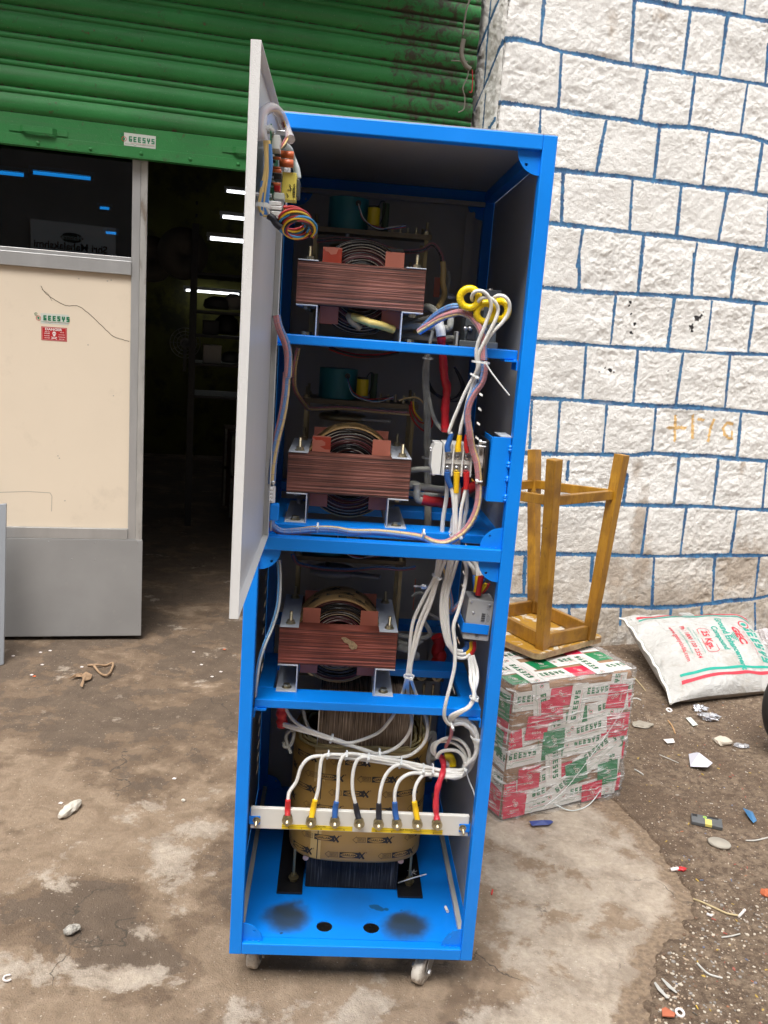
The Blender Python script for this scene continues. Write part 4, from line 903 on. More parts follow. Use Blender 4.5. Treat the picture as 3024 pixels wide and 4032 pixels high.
# ================================================================ REGULATORS AND TRANSFORMER
def lam_mat(name, c1, c2_, vert=False, s=470):
    m = mat(name, c1, .62, bump=1, bscale=1, var=.0, spec=.12 if vert else .4); nt = m.node_tree; bs = nt.nodes['Principled BSDF']
    mp = [n for n in nt.nodes if n.bl_idname == 'ShaderNodeMapping'][0]; mp.inputs['Scale'].default_value = (s, 9, 9) if vert else (4, 4, s)
    bn = [n for n in nt.nodes if n.bl_idname == 'ShaderNodeBump'][0]; bn.inputs['Distance'].default_value = .0025
    nz = [n for n in nt.nodes if n.bl_idname == 'ShaderNodeTexNoise'][0]; nz.inputs['Detail'].default_value = 4; nz.inputs['Scale'].default_value = 1.0
    cr = nt.nodes.new('ShaderNodeValToRGB'); cr.color_ramp.elements[0].position = .36; cr.color_ramp.elements[0].color = (*c2_, 1)
    cr.color_ramp.elements[1].position = .56; cr.color_ramp.elements[1].color = (*c1, 1)
    e = cr.color_ramp.elements.new(.66); e.color = (*[min(1, c * 1.7 + .05) for c in c1], 1)
    nt.links.new(nz.outputs[0], cr.inputs[0])
    n2 = nt.nodes.new('ShaderNodeTexNoise'); n2.inputs['Scale'].default_value = 9; n2.inputs['Detail'].default_value = 6
    tc = [n for n in nt.nodes if n.bl_idname == 'ShaderNodeTexCoord'][0]; nt.links.new(tc.outputs['Object'], n2.inputs['Vector'])
    mx = nt.nodes.new('ShaderNodeMix'); mx.data_type = 'RGBA'; mx.blend_type = 'MULTIPLY'; mx.inputs[0].default_value = .8
    c3_ = nt.nodes.new('ShaderNodeValToRGB'); c3_.color_ramp.elements[0].position = .35; c3_.color_ramp.elements[0].color = (.45, .42, .38, 1); c3_.color_ramp.elements[1].position = .6; c3_.color_ramp.elements[1].color = (1, 1, 1, 1)
    nt.links.new(n2.outputs[0], c3_.inputs[0]); nt.links.new(cr.outputs[0], mx.inputs[6]); nt.links.new(c3_.outputs[0], mx.inputs[7])
    nt.links.new(mx.outputs[2], bs.inputs['Base Color']); return m
LAM = lam_mat('varnished brown laminations', (.20, .068, .047), (.04, .020, .016))
LAM_R = lam_mat('varnished red laminations', (.25, .058, .035), (.055, .02, .016))
LAM_B = lam_mat('black laminations', (.045, .045, .046), (.022, .022, .023), True)
LAM_G = lam_mat('rust brown laminations', (.32, .24, .175), (.08, .06, .045), True)
PAPER = mat('tan wrapping paper', (.36, .22, .085), .45, bump=.2, bscale=60, var=.15, vscale=7)
PAPER_D = mat('brown wrapping paper', (.40, .235, .055), .4, bump=.2, bscale=40, var=.22, vscale=6, dirt=(.55, .40, .20), dscale=6, dthr=.6, damt=.5)
COILM = [mat('black coil lacquer', (.012, .012, .014), .22), mat('white interlayer paper', (.42, .38, .32), .5), mat('maroon coil layer', (.10, .018, .025), .3), mat('cream layer', (.42, .30, .17), .5)]
def garlam(mb, fn, u, v, k=1.0, mi=0, mi2=1, arrow=True):
    """one printed mark: arrow with small text, dark oval lozenge with the word GARLAM, and a big X; fn maps mm on the paper to 3-D"""
    f1 = lambda x, y: fn(u + x * k, v + y * k, .0004); f2 = lambda x, y: fn(u + x * k, v + y * k, .0007); f3 = lambda x, y: fn(u + x * k, v + y * k, .001)
    put(mb, rect2d(-.022, -.0072, .026, .0072, 8), f1, mi); put(mb, disc2d(0, 0, .0205, .0062), f2, mi2)
    put(mb, textgeo('GARLAM', .0052, .02, 1.15), f3, mi)
    put(mb, line2d([(.0245, -.0085), (.037, .0085)], .0028), f2, mi); put(mb, line2d([(.024, .0085), (.036, -.0085)], .0045), f2, mi)
    put(mb, ring2d(.0405, .0085, .0016, .0005, 10), f2, mi); put(mb, textgeo('R', .0017), lambda x, y: f2(x + .0405, y + .0085), mi)
    if arrow:
        put(mb, line2d([(-.026, -.006), (-.047, -.006), (-.047, -.0085), (-.056, 0), (-.047, .0085), (-.047, .006), (-.026, .006), (-.026, -.006)], .0008), f2, mi)
        for dy, t in ((.003, 'NELSONS 555'), (0, 'NUMEX LINE'), (-.003, 'INSULATION')): put(mb, textgeo(t, .0020, .01), lambda x, y, dy=dy: f2(x - .037, y + dy), mi)
def coil(name, parent, z, wrap, seed):
    rnd = random.Random(seed); c = Vector((.2205, 0, z)); mb = MB(); seq = [0, 0, 1, 0, 2, 2, 1, 2, 0, 2, 1, 2, 0, 1, 0, 0, 1, 0, 0, 1, 0]
    seq = [0, 2, 1, 0] + seq
    if seed == 3: seq = [0, 2, 1, 2, 3, 1, 2, 0, 1, 3, 0, 1, 0, 3, 1, 0, 0, 1, 0, 0, 1]
    r = .0475; i = 0
    while r < .1045:
        t = rnd.uniform(.0016, .0031) if seq[i % len(seq)] in (0, 2) else rnd.uniform(.0007, .0013)
        yf = .1475 + rnd.uniform(-.0025, .003) + (0.0 if r < .1 else -.001); yb = .252 + rnd.uniform(-.003, .002); ph = rnd.uniform(0, 6)
        n = 72; vs = []
        for (yy, rr) in ((yf, r), (yf, r + t), (yb, r + t), (yb, r)):
            for k in range(n):
                a = 2 * math.pi * k / n; w_ = .0012 * math.sin(3 * a + ph) + .0007 * math.sin(7 * a + 2 * ph)
                vs.append((c.x + rr * math.cos(a), yy + (w_ if yy < .2 else 0), c.z + rr * math.sin(a)))
        fs = [(q*n+k, q*n+(k+1) % n, ((q+1) % 4)*n+(k+1) % n, ((q+1) % 4)*n+k) for q in range(4) for k in range(n)]
        mb.add(vs, fs, seq[i % len(seq)], True); r += t + .0004; i += 1
    cl = mb.build(name, COILM, parent)
    if wrap:
        w = MB(); w.lathe((c.x, .143, c.z), (0, 1, 0), [(0, .1047), (0, .1072), (.003, .1082), (.108, .1082), (.111, .107), (.111, .1047)], n=72)
        fn = lambda u, v, h: (c.x + (.1085 + h) * math.sin(u / .1085), .199 - v * 1.0, c.z + (.1085 + h) * math.cos(u / .1085))
        fn2 = lambda u, v, h: (c.x + (.1085 + h) * math.sin(u / .1085), .199 + v, c.z + (.1085 + h) * math.cos(u / .1085))
        for (u, v, k) in ((-.045, .028, 1.2), (.065, .030, 1.2), (-.01, -.008, 1.2), (-.10, -.01, 1.2), (.09, -.012, 1.2), (.02, -.036, 1.2)): garlam(w, fn2, u, v, k, 1, 0, False)
        w.build('wrapping_paper', [PAPER, M['ink']], cl)
    return cl
def regulator(z0, label, lam, wrap, seed):
    """z0: underside of the core. Core, coil, four insulation blocks, brackets, bolts and the brush-drive deck above"""
    t = thing('voltage_regulator', label, 'transformer', (.2205, .22, z0 - .07), 'motor driven regulators stacked on the shelf frames')
    z1 = z0 + .0925
    rnd = random.Random(seed * 11)
    c = MB(); c.box((.078, .095, z0), (.3605, .138, z1)); c.box((.078, .30, z0), (.3605, .350, z1)); c.box((.078, .1385, z0 + .0005), (.110, .2995, z1 - .0005)); c.box((.3285, .1385, z0 + .0005), (.3605, .2995, z1 - .0005)); c.box((.185, .1385, z0 + .02), (.255, .2995, z1 - .02))
    c.build('core', lam, t, .0012)
    coil('coil', t, (z0 + z1) / 2, wrap, seed)
    for xx in (.1305, .2705):
        for yy, hh in ((.1388, .036), (.2565, .044)):
            bl = MB().box((xx, yy, z0 - .038), (xx + .0425, yy + .0035, z1 + hh)).build('insulation_board', M['pink'], t, .0004)
            if yy < .2 and xx < .2 and seed != 3:
                v = MB(); zz = z1 + .014
                v.prism([(0, -.012), (.0425, -.012), (.0425, .012 + .007), (.034, .019), (.030, .008), (.018, .006), (.012, .012), (.006, .013), (0, .019)] if seed == 1 else [(0, .020), (.0425, .020), (.0425, -.008), (.03, -.008), (.018, -.002), (.03, .001), (.03, .008), (.022, .013), (.008, .012), (.003, .016), (0, .016)], (xx, yy - .0003, zz), (1, 0, 0), (0, 0, 1), (0, .0002, 0)); v.build('varnish_mark', M['varnish'], bl)
    # painted clamp plates on top, one each side, bolts front and back
    for xx in (.0785, .3155):
        p = MB().box((xx, .093, z1 + .0003), (xx + .045, .352, z1 + .0028)).build('clamp_plate', M['bracket'], t, .0008)
        for yy in (.118, .322):
            MB().bolt((xx + .025, yy, z1 + .0028), (0, 0, 1), .0042, .030, .0088).build('bolt', M['brass'], p)
    # Z brackets underneath: top flange, web, foot
    for xx, s_ in ((.0785, 1), (.3605, -1)):
        xw = xx + s_ * .048
        p = MB(); lo, hi = min(xx, xw), max(xx, xw)
        p.box((lo, .092, z0 - .0032), (hi, .352, z0 - .0004))
        p.box((xw - .0027 if s_ > 0 else xw, .0925, z0 - .0685), (xw if s_ > 0 else xw + .0027, .352, z0 - .0034))
        p.box((lo - .002, .0915, z0 - .0700), (hi, .352, z0 - .0686))
        q = p.build('z_bracket', M['bracket'], t, .0009)
        for yy in (.118, .322):
            n = MB(); n.cyl((xx + s_ * .023, yy, z0 - .0685), (xx + s_ * .023, yy, z0 - .067), .012); n.hexnut((xx + s_ * .023, yy, z0 - .067), (0, 0, 1), .0088, .0075); n.hexnut((xx + s_ * .023, yy, z0 - .0775), (0, 0, 1), .0085, .006)
            MB().cyl((xx + s_ * .023, yy, z0 - .0035), (xx + s_ * .023, yy, z0 - .011), .0082, n=6, sm=False).build('nut', M['brass'], q); n.build('bolt', M['brass'] if yy < .2 else M['steel'], q)
    # drive deck on four posts behind the core
    zd = z1 + .105
    d = MB().box((.092, .368, zd - .003), (.392, .52, zd)); d.box((.092, .368, zd - .012), (.392, .3705, zd - .003))
    dk = d.build('drive_deck', MATS_DECK, t)
    for xx in (.104, .380):
        for yy in (.378, .508):
            MB().bar((xx, yy, z0 - .06), (xx, yy, zd - .0125), .010, .010, up=(0, 1, 0)).build('deck_post', MATS_POST, t)
            MB().bolt((xx, yy, zd), (0, 0, 1), .0042, .030, .0085).build('bolt', M['brass'], dk)
    MB().cyl((.182, .430, zd + .001), (.182, .430, zd + .078), .050, n=40).build('servo_motor', M['teal'], t, .003)
    MB().lathe((.182, .43, zd - .045), (0, 0, 1), [(0, .0), (0, .006), (.04, .006), (.0445, .006)], n=14).build('drive_shaft', M['steel'], t)
    MB().lathe((.20, .40, zd - .052), (0, 0, 1), [(0, 0), (0, .062), (.008, .064), (.014, .058), (.014, 0)], n=40).build('drive_pulley', M['grey_pl'] if seed == 3 else MATS_POST, t)
    MB().bar((.20, .385, zd - .045), (.325, .36, zd - .045), .034, .008).build('brush_arm', M['grey_pl'], t, .003)
    MB().cyl((.245, .392, zd + .014), (.245, .392, zd + .056), .0155, n=28).build('yellow_capacitor', M['ring_y'], t, .002)
    MB().cyl((.245, .392, zd + .056), (.245, .392, zd + .0605), .0138, n=28).build('capacitor_cap', M['dark'], t)
    MB().cyl((.275, .41, zd + .001), (.275, .41, zd + .072), .009, n=20).build('ceramic_resistor', M['resistor'], t)
    MB().cyl((.205, .378, zd + .062), (.205, .372, zd + .062), .007, n=16).build('grommet', M['dark'], t)
    cc = [M['w_red'], M['w_sky'], M['wire_white'], M['dark']]
    for i in range(4):
        o_ = rnd.uniform(-.004, .004)
        MB().tube([(.205, .37, zd + .060), (.209, .362, zd + .045 + o_), (.222, .36, zd + .020 + o_), (.255, .362, zd + .008 - i * .002), (.29, .362, zd + .007 + o_), (.325, .365, zd + .014 + i * .002)], .0015, 8).build('motor_wire', cc[i], t)
    MB().tube([(.255, .392, zd + .060), (.262, .392, zd + .073), (.272, .395, zd + .070), (.271, .392, zd + .045), (.262, .385, zd + .018)], .0016, 8).build('motor_wire', M['dark'], t)
    for i in range(4):
        MB().lathe((.296 + .02 * i, .43 - .02 * (i % 2), zd), (0, 0, 1), [(0, .006), (.006, .006), (.0065, .003), (.02, .003), (.02, 0)], n=6, sm=False).build('deck_stud', M['brass'], t)
    return t
MATS_DECK = mat('dull brown zinc plate', (.16, .13, .09), .45, .6, var=.3, vscale=10)
MATS_POST = mat('dull yellow zinc post', (.36, .30, .17), .4, .85, var=.3, vscale=15)
regulator(1.5605, 'topmost brown laminated regulator, a yellow taped lead hanging across its black coil', LAM, False, 1)
regulator(1.1380, 'middle brown laminated regulator, on the shelf just above the cabinet\'s central cross rail', LAM, True, 2)
regulator(.7200, 'lowest, reddest laminated regulator, a chip of dried glue on its front', LAM_R, True, 3)
# dried glue chip on the lowest one, peeled paint flecks
gl = MB(); rg = random.Random(5)
gc = hy(*c4(690, 560), .0945)
gl.prism([(-.022, .016), (-.012, .018), (0, .011), (.008, .008), (.018, -.002), (.016, -.009), (.006, -.012), (-.001, -.007), (-.004, .002), (-.014, .006)], gc, (1, 0, 0), (0, 0, 1), (0, -.0022, 0))
tag(gl.build('glue_chip', mat('dried glue', (.38, .27, .15), .5, bump=1, bscale=200, var=.5, vscale=120)), 'chip of dried brown glue stuck on the red laminated core', 'glue')
# lead of the top regulator
t1 = thing('taped_lead', 'short yellow taped lead hanging across the top regulator\'s coil', 'wire', hy(*c2(650, 1170), .12))
MB().tube([hy(*c2(556, 1108), .128), hy(*c2(600, 1118), .118), hy(*c2(650, 1138), .112), hy(*c2(700, 1150), .115), hy(*c2(765, 1172), .130)], .0098, 14, rs=lambda s: .95 + .12 * math.sin(s * 26) * .3 - .25 * max(0, s - .8)).build('yellow_tape', mat('grubby yellow tape', (.72, .55, .16), .5, bump=.8, bscale=50, var=.25, vscale=60), t1)
MB().tube([hy(*c2(556, 1108), .128), hy(*c2(540, 1100), .126), hy(*c2(552, 1128), .124), hy(*c2(580, 1150), .127), hy(*c2(598, 1166), .129)], .0075, 12).build('cloth_sleeve', mat('tan cloth sleeve', (.38, .28, .16), .8, bump=1, bscale=500, var=.3, vscale=80), t1)

# ---------------------------------------------------------------- big transformer at the bottom
bt = thing('power_transformer', 'large brown paper wrapped transformer standing at the bottom of the cabinet on black feet', 'transformer', (.303, .345, .032))
for x0 in (.100, .424):
    MB().box((x0, .192, .0325), (x0 + .068, .50, .0385)).build('foot_plate', M['black'], bt, .001)
MB().box((.176, .226, .0335), (.421, .48, .150)).build('lower_yoke', LAM_B, bt, .001)
MB().box((.186, .236, .440), (.428, .47, .600)).build('upper_yoke', LAM_G, bt, .001)
for x0, x1_ in ((.1745, .1765), (.4205, .4225)): MB().box((x0, .224, .036), (x1_, .482, .15)).build('yoke_clamp', M['black'], bt)
for x0, x1_ in ((.183, .1858), (.4285, .431)): MB().box((x0, .233, .43), (x1_, .236, .6)).build('yoke_clamp', M['steel'], bt)
BC = (.3035, .345); BA, BB, BN = .1825, .147, 3.2
def bcurve(a, off=0):
    c, s_ = math.cos(a), math.sin(a); r = (abs(c) ** BN + abs(s_) ** BN) ** (-1 / BN)
    return (BC[0] + (BA + off) * r * c, BC[1] + (BB + off) * r * s_)
NB = 96; table = []; L = 0; pa = bcurve(-math.pi / 2)
for i in range(0, NB * 4 + 1):
    a = -math.pi / 2 + (i / (NB * 4)) * math.pi; q = bcurve(a); L += math.hypot(q[0]-pa[0], q[1]-pa[1]); pa = q; table.append((L, a))
def bcoil(u, v, h):
    s_ = 1 if u >= 0 else -1; au = abs(u)
    lo = 0
    for k in range(len(table) - 1):
        if table[k+1][0] >= au: lo = k; break
    else: lo = len(table) - 2
    (l0, a0), (l1, a1) = table[lo], table[lo+1]; a = a0 + (a1 - a0) * (au - l0) / max(1e-9, l1 - l0)
    x, y = bcurve(a, h); x = BC[0] + (x - BC[0]) * s_
    return (x, y, v)
mb = MB(); zz = [(.128, -.006), (.130, -.001), (.136, 0), (.30, .0012), (.436, 0), (.440, -.002), (.441, -.02)]
n = NB
vs = [(*bcurve(2 * math.pi * k / n - math.pi / 2, o_), z) for z, o_ in zz for k in range(n)]
mb.add(vs, [(i*n+k, i*n+(k+1) % n, (i+1)*n+(k+1) % n, (i+1)*n+k) for i in range(len(zz)-1) for k in range(n)], 0, True)
mb.add(vs[:n], [tuple(range(n))[::-1]], 0)
# printed marks in staggered rows, and a lighter strip of overlapping paper
put(mb, rect2d(-.123, .133, -.094, .438, 6), lambda x, y: bcoil(x, y, .0006), 2)
put(mb, rect2d(-.104, .133, -.1015, .438, 1), lambda x, y: bcoil(x, y, .0011), 1)
for j, v in enumerate((.151, .197, .240, .283, .330, .372, .418)):
    for i in range(-2, 3):
        u = i * .140 + (.052 if j % 2 else -.018) + .006 * math.sin(j * 3.1)
        if abs(u) < .33: garlam(mb, lambda a, b_, h: bcoil(a, b_, h + .0008), u, v, 1.12, 1, 0)
mb.build('paper_wrapped_coil', [PAPER_D, M['ink'], mat('tan paper strip', (.52, .36, .13), .4)], bt)
rim = MB()
for k in range(n):   # waxed spacer rim on top of the winding
    pass
for r_, z, w_ in ((-.012, .444, .004), (-.022, .447, .003), (-.034, .444, .004)):
    rim.tube([(*bcurve(2 * math.pi * k / 48, r_ + .0018 * math.sin(k * 2.3)), z + .0012 * math.sin(k * 1.7)) for k in range(49)], w_, 8, cap=False, step=2)
rim.build('winding_rim', mat('waxed yellow spacer', (.52, .42, .20), .45, bump=.6, bscale=80, var=.3, vscale=30), bt)
MB().box((.18, .205, .438), (.43, .24, .446)).build('wooden_spacer', mat('pale wedge', (.55, .42, .2), .5, var=.2, vscale=30), bt)
for xx in (.142, .458):
    k = MB().cyl((xx, .245, .0385), (xx, .245, .135), .0042, n=12); k.hexnut((xx, .245, .0385), (0, 0, 1), .011, .009); k.cyl((xx, .245, .0475), (xx, .245, .049), .014)
    k.hexnut((xx, .245, .052), (0, 0, 1), .0085, .007); k.build('clamp_bolt', MATS_POST, bt)
    MB().cyl((xx + (.030 if xx < .3 else -.030), .222, .122), (xx + (.030 if xx < .3 else -.030), .245, .122), .008, n=12).build('copper_stud', M['copper'], bt)
for x0, x1_ in ((.075, .178), (.436, .530)):
    MB().box((x0, .42, .560), (x1_, .45, .590)).build('clamp_channel', M['dark'], bt); 
    for xx in (x0 + .03, x1_ - .02): MB().bolt(((xx), .42, .575), (0, -1, 0), .005, .03, .011).build('bolt', M['brass'], bt)
for xx in (.46, .485): MB().cyl((xx, .30, .44), (xx, .30, .60), .004, n=10).build('tie_rod', M['brass'], bt)
MB().cyl((.452, .26, .552), (.482, .24, .552), .008, n=16).build('brass_lug', M['brass'], bt)

# ---------------------------------------------------------------- terminal bar
tb = thing('terminal_bar', 'white insulating bar with eight brass studs bolted across the bottom of the cabinet front', 'terminal bar', (.3, .045, .320))
zb0, zb1 = .318, .372
MB().box((.0345, .038, zb0), (.5655, .050, zb1)).build('insulating_bar', M['whitebar'], tb, .0015)
for (xx, s_) in ((.0305, 1), (.5695, -1)):
    k = MB(); k.box((min(xx, xx + s_ * .0275), .0355, .330), (max(xx, xx + s_ * .0275), .0376, .352)); k.box((min(xx, xx + s_ * .0022), .0376, .318 if s_ < 0 else .330), (max(xx, xx + s_ * .0022), .075, .352))
    k.build('corner_bracket', M['blue'], tb, .001)
    MB().bolt((xx + s_ * .019, .0355, .342), (.0 , -1, -.15), .0033, .024, .0068).build('bolt', M['brass'], tb)
STX = [hy(*c5(x, y), .030) for x, y in ((390, 452), (518, 462), (648, 464), (780, 470), (885, 474), (985, 474), (1096, 474), (1203, 476))]
for p in STX:
    k = MB(); c = Vector((p.x, .0378, p.z)); k.cyl(c, c + Vector((0, -.0018, 0)), .0118, n=24); k.hexnut(c + Vector((0, -.0018, 0)), (0, -1, 0), .0098, .006); k.cyl(c + Vector((0, -.0105, 0)), c + Vector((0, -.012, 0)), .0112, n=24)
    k.bolt(c + Vector((0, -.012, 0)), (0, -1, 0), .0047, .020, .0098); k.build('stud', MATS_STUD, tb) if False else k.build('stud', M['brass'], tb)
def labelstrip(xa, xb, letters, word_at, z=.3265):
    k = MB(); k.box((xa, .0372, z - .0062), (xb, .0379, z + .0062)); zc = z
    fn = lambda x, y: (x, .0370, y + zc)
    put(k, line2d([(xa, .0002), (xb, .0002)], .0005), fn, 1); put(k, line2d([(xa, .0052), (xb, .0052)], .0004), fn, 1)
    put(k, textgeo('OUT POWER', .0032, .015, 1.2), lambda x, y: (x + word_at, .0370, y + zc + .0028), 1)
    for ch, xx in letters: put(k, textgeo(ch, .0032, .02, 1.2), lambda x, y: (x + xx, .0370, y + zc - .0032), 1)
    k.build('label_strip', [M['label_y'], M['ink']], tb)
labelstrip(STX[0].x - .013, STX[3].x - .015, [('R', STX[0].x + .004), ('Y', STX[1].x - .022), ('B', STX[2].x - .032), ('N', STX[3].x - .035)], STX[1].x + .020)
labelstrip(STX[4].x - .015, STX[7].x + .017, [('N', STX[4].x - .004), ('B', STX[5].x - .010), ('Y', STX[6].x - .012), ('R', STX[7].x - .005)], (STX[5].x + STX[6].x) / 2)
# ================================================================ CARTON, STOOL, SACKS, LITTER
def frame2(o, dirx, up=(0, 0, 1)):
    x = Vector(dirx).normalized(); z = Vector(up).normalized(); y = z.cross(x).normalized(); z = x.cross(y)
    return Matrix(((x.x, y.x, z.x, o[0]), (x.y, y.y, z.y, o[1]), (x.z, y.z, z.z, o[2]), (0, 0, 0, 1)))
# ---- shrink-wrapped carton
B0 = Vector((.826, .806, G + .004)); bdx = Vector((.49, .212, 0)).normalized(); BWx, BDy, BHz = .525, .47, .487
MBX = frame2(B0, bdx)
ctn = thing('wrapped_carton', 'carton covered in printed white, green and red packing tape under clear stretch film', 'carton', tuple(MBX @ Vector((BWx/2, BDy/2, 0))))
card = mat('brown corrugated card', (.34, .195, .11), .7, var=.12, vscale=8, bump=.2, bscale=80)
M['tp_w'] = mat('white printed tape', (.80, .78, .75), .3, bump=.5, bscale=40, var=.08, vscale=12); M['tp_g'] = mat('green printed tape', (.008, .22, .08), .3, bump=.5, bscale=40, var=.1, vscale=12); M['tp_r'] = mat('red printed tape', (.68, .02, .075), .3, bump=.5, bscale=40, var=.1, vscale=12)
MB().box((0, 0, 0), (BWx, BDy, BHz), M=MBX).build('card_box', card, ctn, .02, seg=3)
FACES = {'front': lambda u, v, h: MBX @ Vector((u, -h, v)), 'left': lambda u, v, h: MBX @ Vector((-h, BDy - u, v)), 'top': lambda u, v, h: MBX @ Vector((u, v, BHz + h)), 'right': lambda u, v, h: MBX @ Vector((BWx + h, u, v))}
FS = {'front': (BWx, BHz), 'left': (BDy, BHz), 'top': (BWx, BDy), 'right': (BDy, BHz)}
def tape(face, cx, cy, ang, L_, seq, wd=.07, layer=1, off=0.):
    """a strip of tape centred (cx,cy), turned by ang: panels of seq letters w (white with name), g, r (coloured with emblem)"""
    fn = FACES[face]; fw, fh = FS[face]; mb = MB(); ca_, sa = math.cos(R(ang)), math.sin(R(ang)); h0 = .0012 + .0005 * layer
    def mp(h):
        def f(x, y):
            u = cx + x * ca_ - y * sa; v = cy + x * sa + y * ca_
            return fn(min(max(u, .002), fw - .002), min(max(v, .002), fh - .002), h)
        return f
    ins = lambda x, y: (-.012 < cx + x*ca_ - y*sa < fw + .012) and (-.012 < cy + x*sa + y*ca_ < fh + .012)
    x = -L_/2; i = off
    i = 0
    while x < L_/2 - .005:
        c = seq[i % len(seq)]; pw = .185 if c == 'w' else .092; x1 = min(x + pw, L_/2); mi = {'w': 0, 'g': 1, 'r': 2}[c]
        put(mb, rect2d(x, -wd/2, x1, wd/2, 10), mp(h0), mi)
        xc = (x + x + pw) / 2
        if c == 'w':
            k = wd * .335
            for p in blocktext('GEESYS', k, .58, .24):
                q_ = [(a + xc + .012, e + .008) for a, e in p]
                if all(ins(*t) and t[0] < x1 for t in q_): mb.add([mp(h0 + .0005)(*t) for t in q_], [(0, 1, 2, 3)], 1)
            if x + .02 < x1 and ins(x + .018, 0): logo(mb, lambda a, e: mp(h0 + .0005)(a + x + .017, e + .004), k * .72, 1, 2)
            if ins(xc, -.016) and xc < x1: put(mb, textgeo('Expert in Electrical & Electronic Solutions', .0042), lambda a, e: mp(h0 + .0005)(min(a + xc + .014, x1), e - .010), 2)
            put(mb, line2d([(x + .004, -.020), (x + .05, -.021), (x + .06, -.027), (x + .07, -.018), (min(x + .15, x1), -.019)], .001), mp(h0 + .0005), 1)
        else:
            if ins(xc, 0) and xc < x1:
                logo(mb, lambda a, e: mp(h0 + .0005)(a + xc + .004, e + .004), .020, 3, 3)
                for p in blocktext('GEESYS', .0075, .6, .2): mb.add([mp(h0 + .0005)(a + xc, e - .018) for a, e in p], [(0, 1, 2, 3)], 3)
        x += pw; i += 1
    return mb.build('tape_strip', [M['tp_w'], M['tp_g'], M['tp_r'], mat('tape emblem ink', (.75, .6, .55), .5) if 'tp_e' not in M else M['tp_e']], ctn)
M['tp_e'] = mat('tape emblem ink', (.72, .62, .58), .5)
T_ = [('front', .27, .425, 3, .60, 'wrw'), ('front', .25, .330, 5, .58, 'rwgw'), ('front', .27, .232, 4, .62, 'wgw'), ('front', .25, .135, 3, .58, 'rwrw'), ('front', .27, .040, 6, .60, 'gwwr'),
      ('front', .125, .385, -80, .22, 'w'), ('front', .445, .36, 86, .26, 'rwr'), ('front', .475, .16, 87, .30, 'wgw'), ('front', .34, .135, 34, .36, 'wwg'), ('front', .085, .060, 8, .20, 'rw')]
for i, (f_, cx, cy, an, L_, sq) in enumerate(T_): tape(f_, cx, cy, an + (-4, 5, -2, 6, -3, 0, 0, 0, 0, 0)[i], L_, sq, .070, i * .5)
for i, (cx, cy, an, sq) in enumerate(((.168, .381, 8, 'r'), (.112, .325, -4, 'r'), (.190, .262, 3, 'g'), (.452, .398, 84, 'r'), (.480, .284, 88, 'r'), (.100, .140, 2, 'r'), (.308, .128, 14, 'g'), (.454, .100, 6, 'g'), (.052, .045, 0, 'r'), (.390, .030, 4, 'r'))): tape('front', cx, cy, an, .092, sq, .088, 6 + i * .4)
for i, (cx, cy, an) in enumerate(((.33, .285, 7), (.20, .185, -82), (.38, .19, 30), (.275, .375, 86))): tape('front', cx, cy, an, .185, 'w', .068, 5 + i * .3)
for i, (cx, cy, sq) in enumerate(((.43, .06, 'r'), (.40, .27, 'g'), (.30, .17, 'r'), (.42, .40, 'g'))): tape('left', cx, cy, 4 * i - 6, .092, sq, .09, 6 + i * .4)
for i, (cy, sq) in enumerate(((.42, 'wgwr'), (.325, 'wwr'), (.225, 'gwrw'), (.13, 'wrgw'), (.04, 'wwr'))): tape('left', .235, cy, random.uniform(-3, 3), .47, sq, .076, i)
for i, (cx, cy, an, L_, sq) in enumerate(((.26, .05, 0, .54, 'gwrw'), (.25, .14, 2, .54, 'wgwg'), (.26, .24, -2, .54, 'rwgw'), (.11, .2, 90, .4, 'ww'), (.40, .22, 88, .44, 'wrg'))): tape('top', cx, cy, an, L_, sq, .076, i)
for i, cy in enumerate((.40, .28, .15, .05)): tape('right', .235, cy, 0, .47, 'wrgw', .064, i)
# stretch film: a loose, creased sheet pulled round the carton
def filmmat():
    m = bpy.data.materials.new('clear stretch film'); m.use_nodes = True; nt = m.node_tree; nt.nodes.clear()
    o = nt.nodes.new('ShaderNodeOutputMaterial'); mx = nt.nodes.new('ShaderNodeMixShader'); tr = nt.nodes.new('ShaderNodeBsdfTransparent'); tr.inputs[0].default_value = (.97, .97, .97, 1)
    p = nt.nodes.new('ShaderNodeBsdfPrincipled'); p.inputs['Base Color'].default_value = (.86, .87, .88, 1); p.inputs['Roughness'].default_value = .07; p.inputs['Specular IOR Level'].default_value = 1
    tc = nt.nodes.new('ShaderNodeTexCoord'); mp = nt.nodes.new('ShaderNodeMapping'); mp.inputs['Rotation'].default_value = (0, R(-38), R(-23)); mp.inputs['Scale'].default_value = (2.2, 2.2, 30)
    nz = nt.nodes.new('ShaderNodeTexNoise'); nz.inputs['Scale'].default_value = 3.2; nz.inputs['Detail'].default_value = 7; nz.inputs['Distortion'].default_value = .8
    nt.links.new(tc.outputs['Object'], mp.inputs[0]); nt.links.new(mp.outputs[0], nz.inputs['Vector'])
    r = nt.nodes.new('ShaderNodeMapRange'); r.inputs[1].default_value = .52; r.inputs[2].default_value = .66; r.inputs[3].default_value = .14; r.inputs[4].default_value = .72; nt.links.new(nz.outputs[0], r.inputs[0])
    bp_ = nt.nodes.new('ShaderNodeBump'); bp_.inputs['Strength'].default_value = 1; bp_.inputs['Distance'].default_value = .022; nt.links.new(nz.outputs[0], bp_.inputs['Height']); nt.links.new(bp_.outputs[0], p.inputs['Normal'])
    nt.links.new(r.outputs[0], mx.inputs[0]); nt.links.new(tr.outputs[0], mx.inputs[1]); nt.links.new(p.outputs[0], mx.inputs[2]); nt.links.new(mx.outputs[0], o.inputs[0]); return m
FILM = filmmat(); M['film'] = FILM
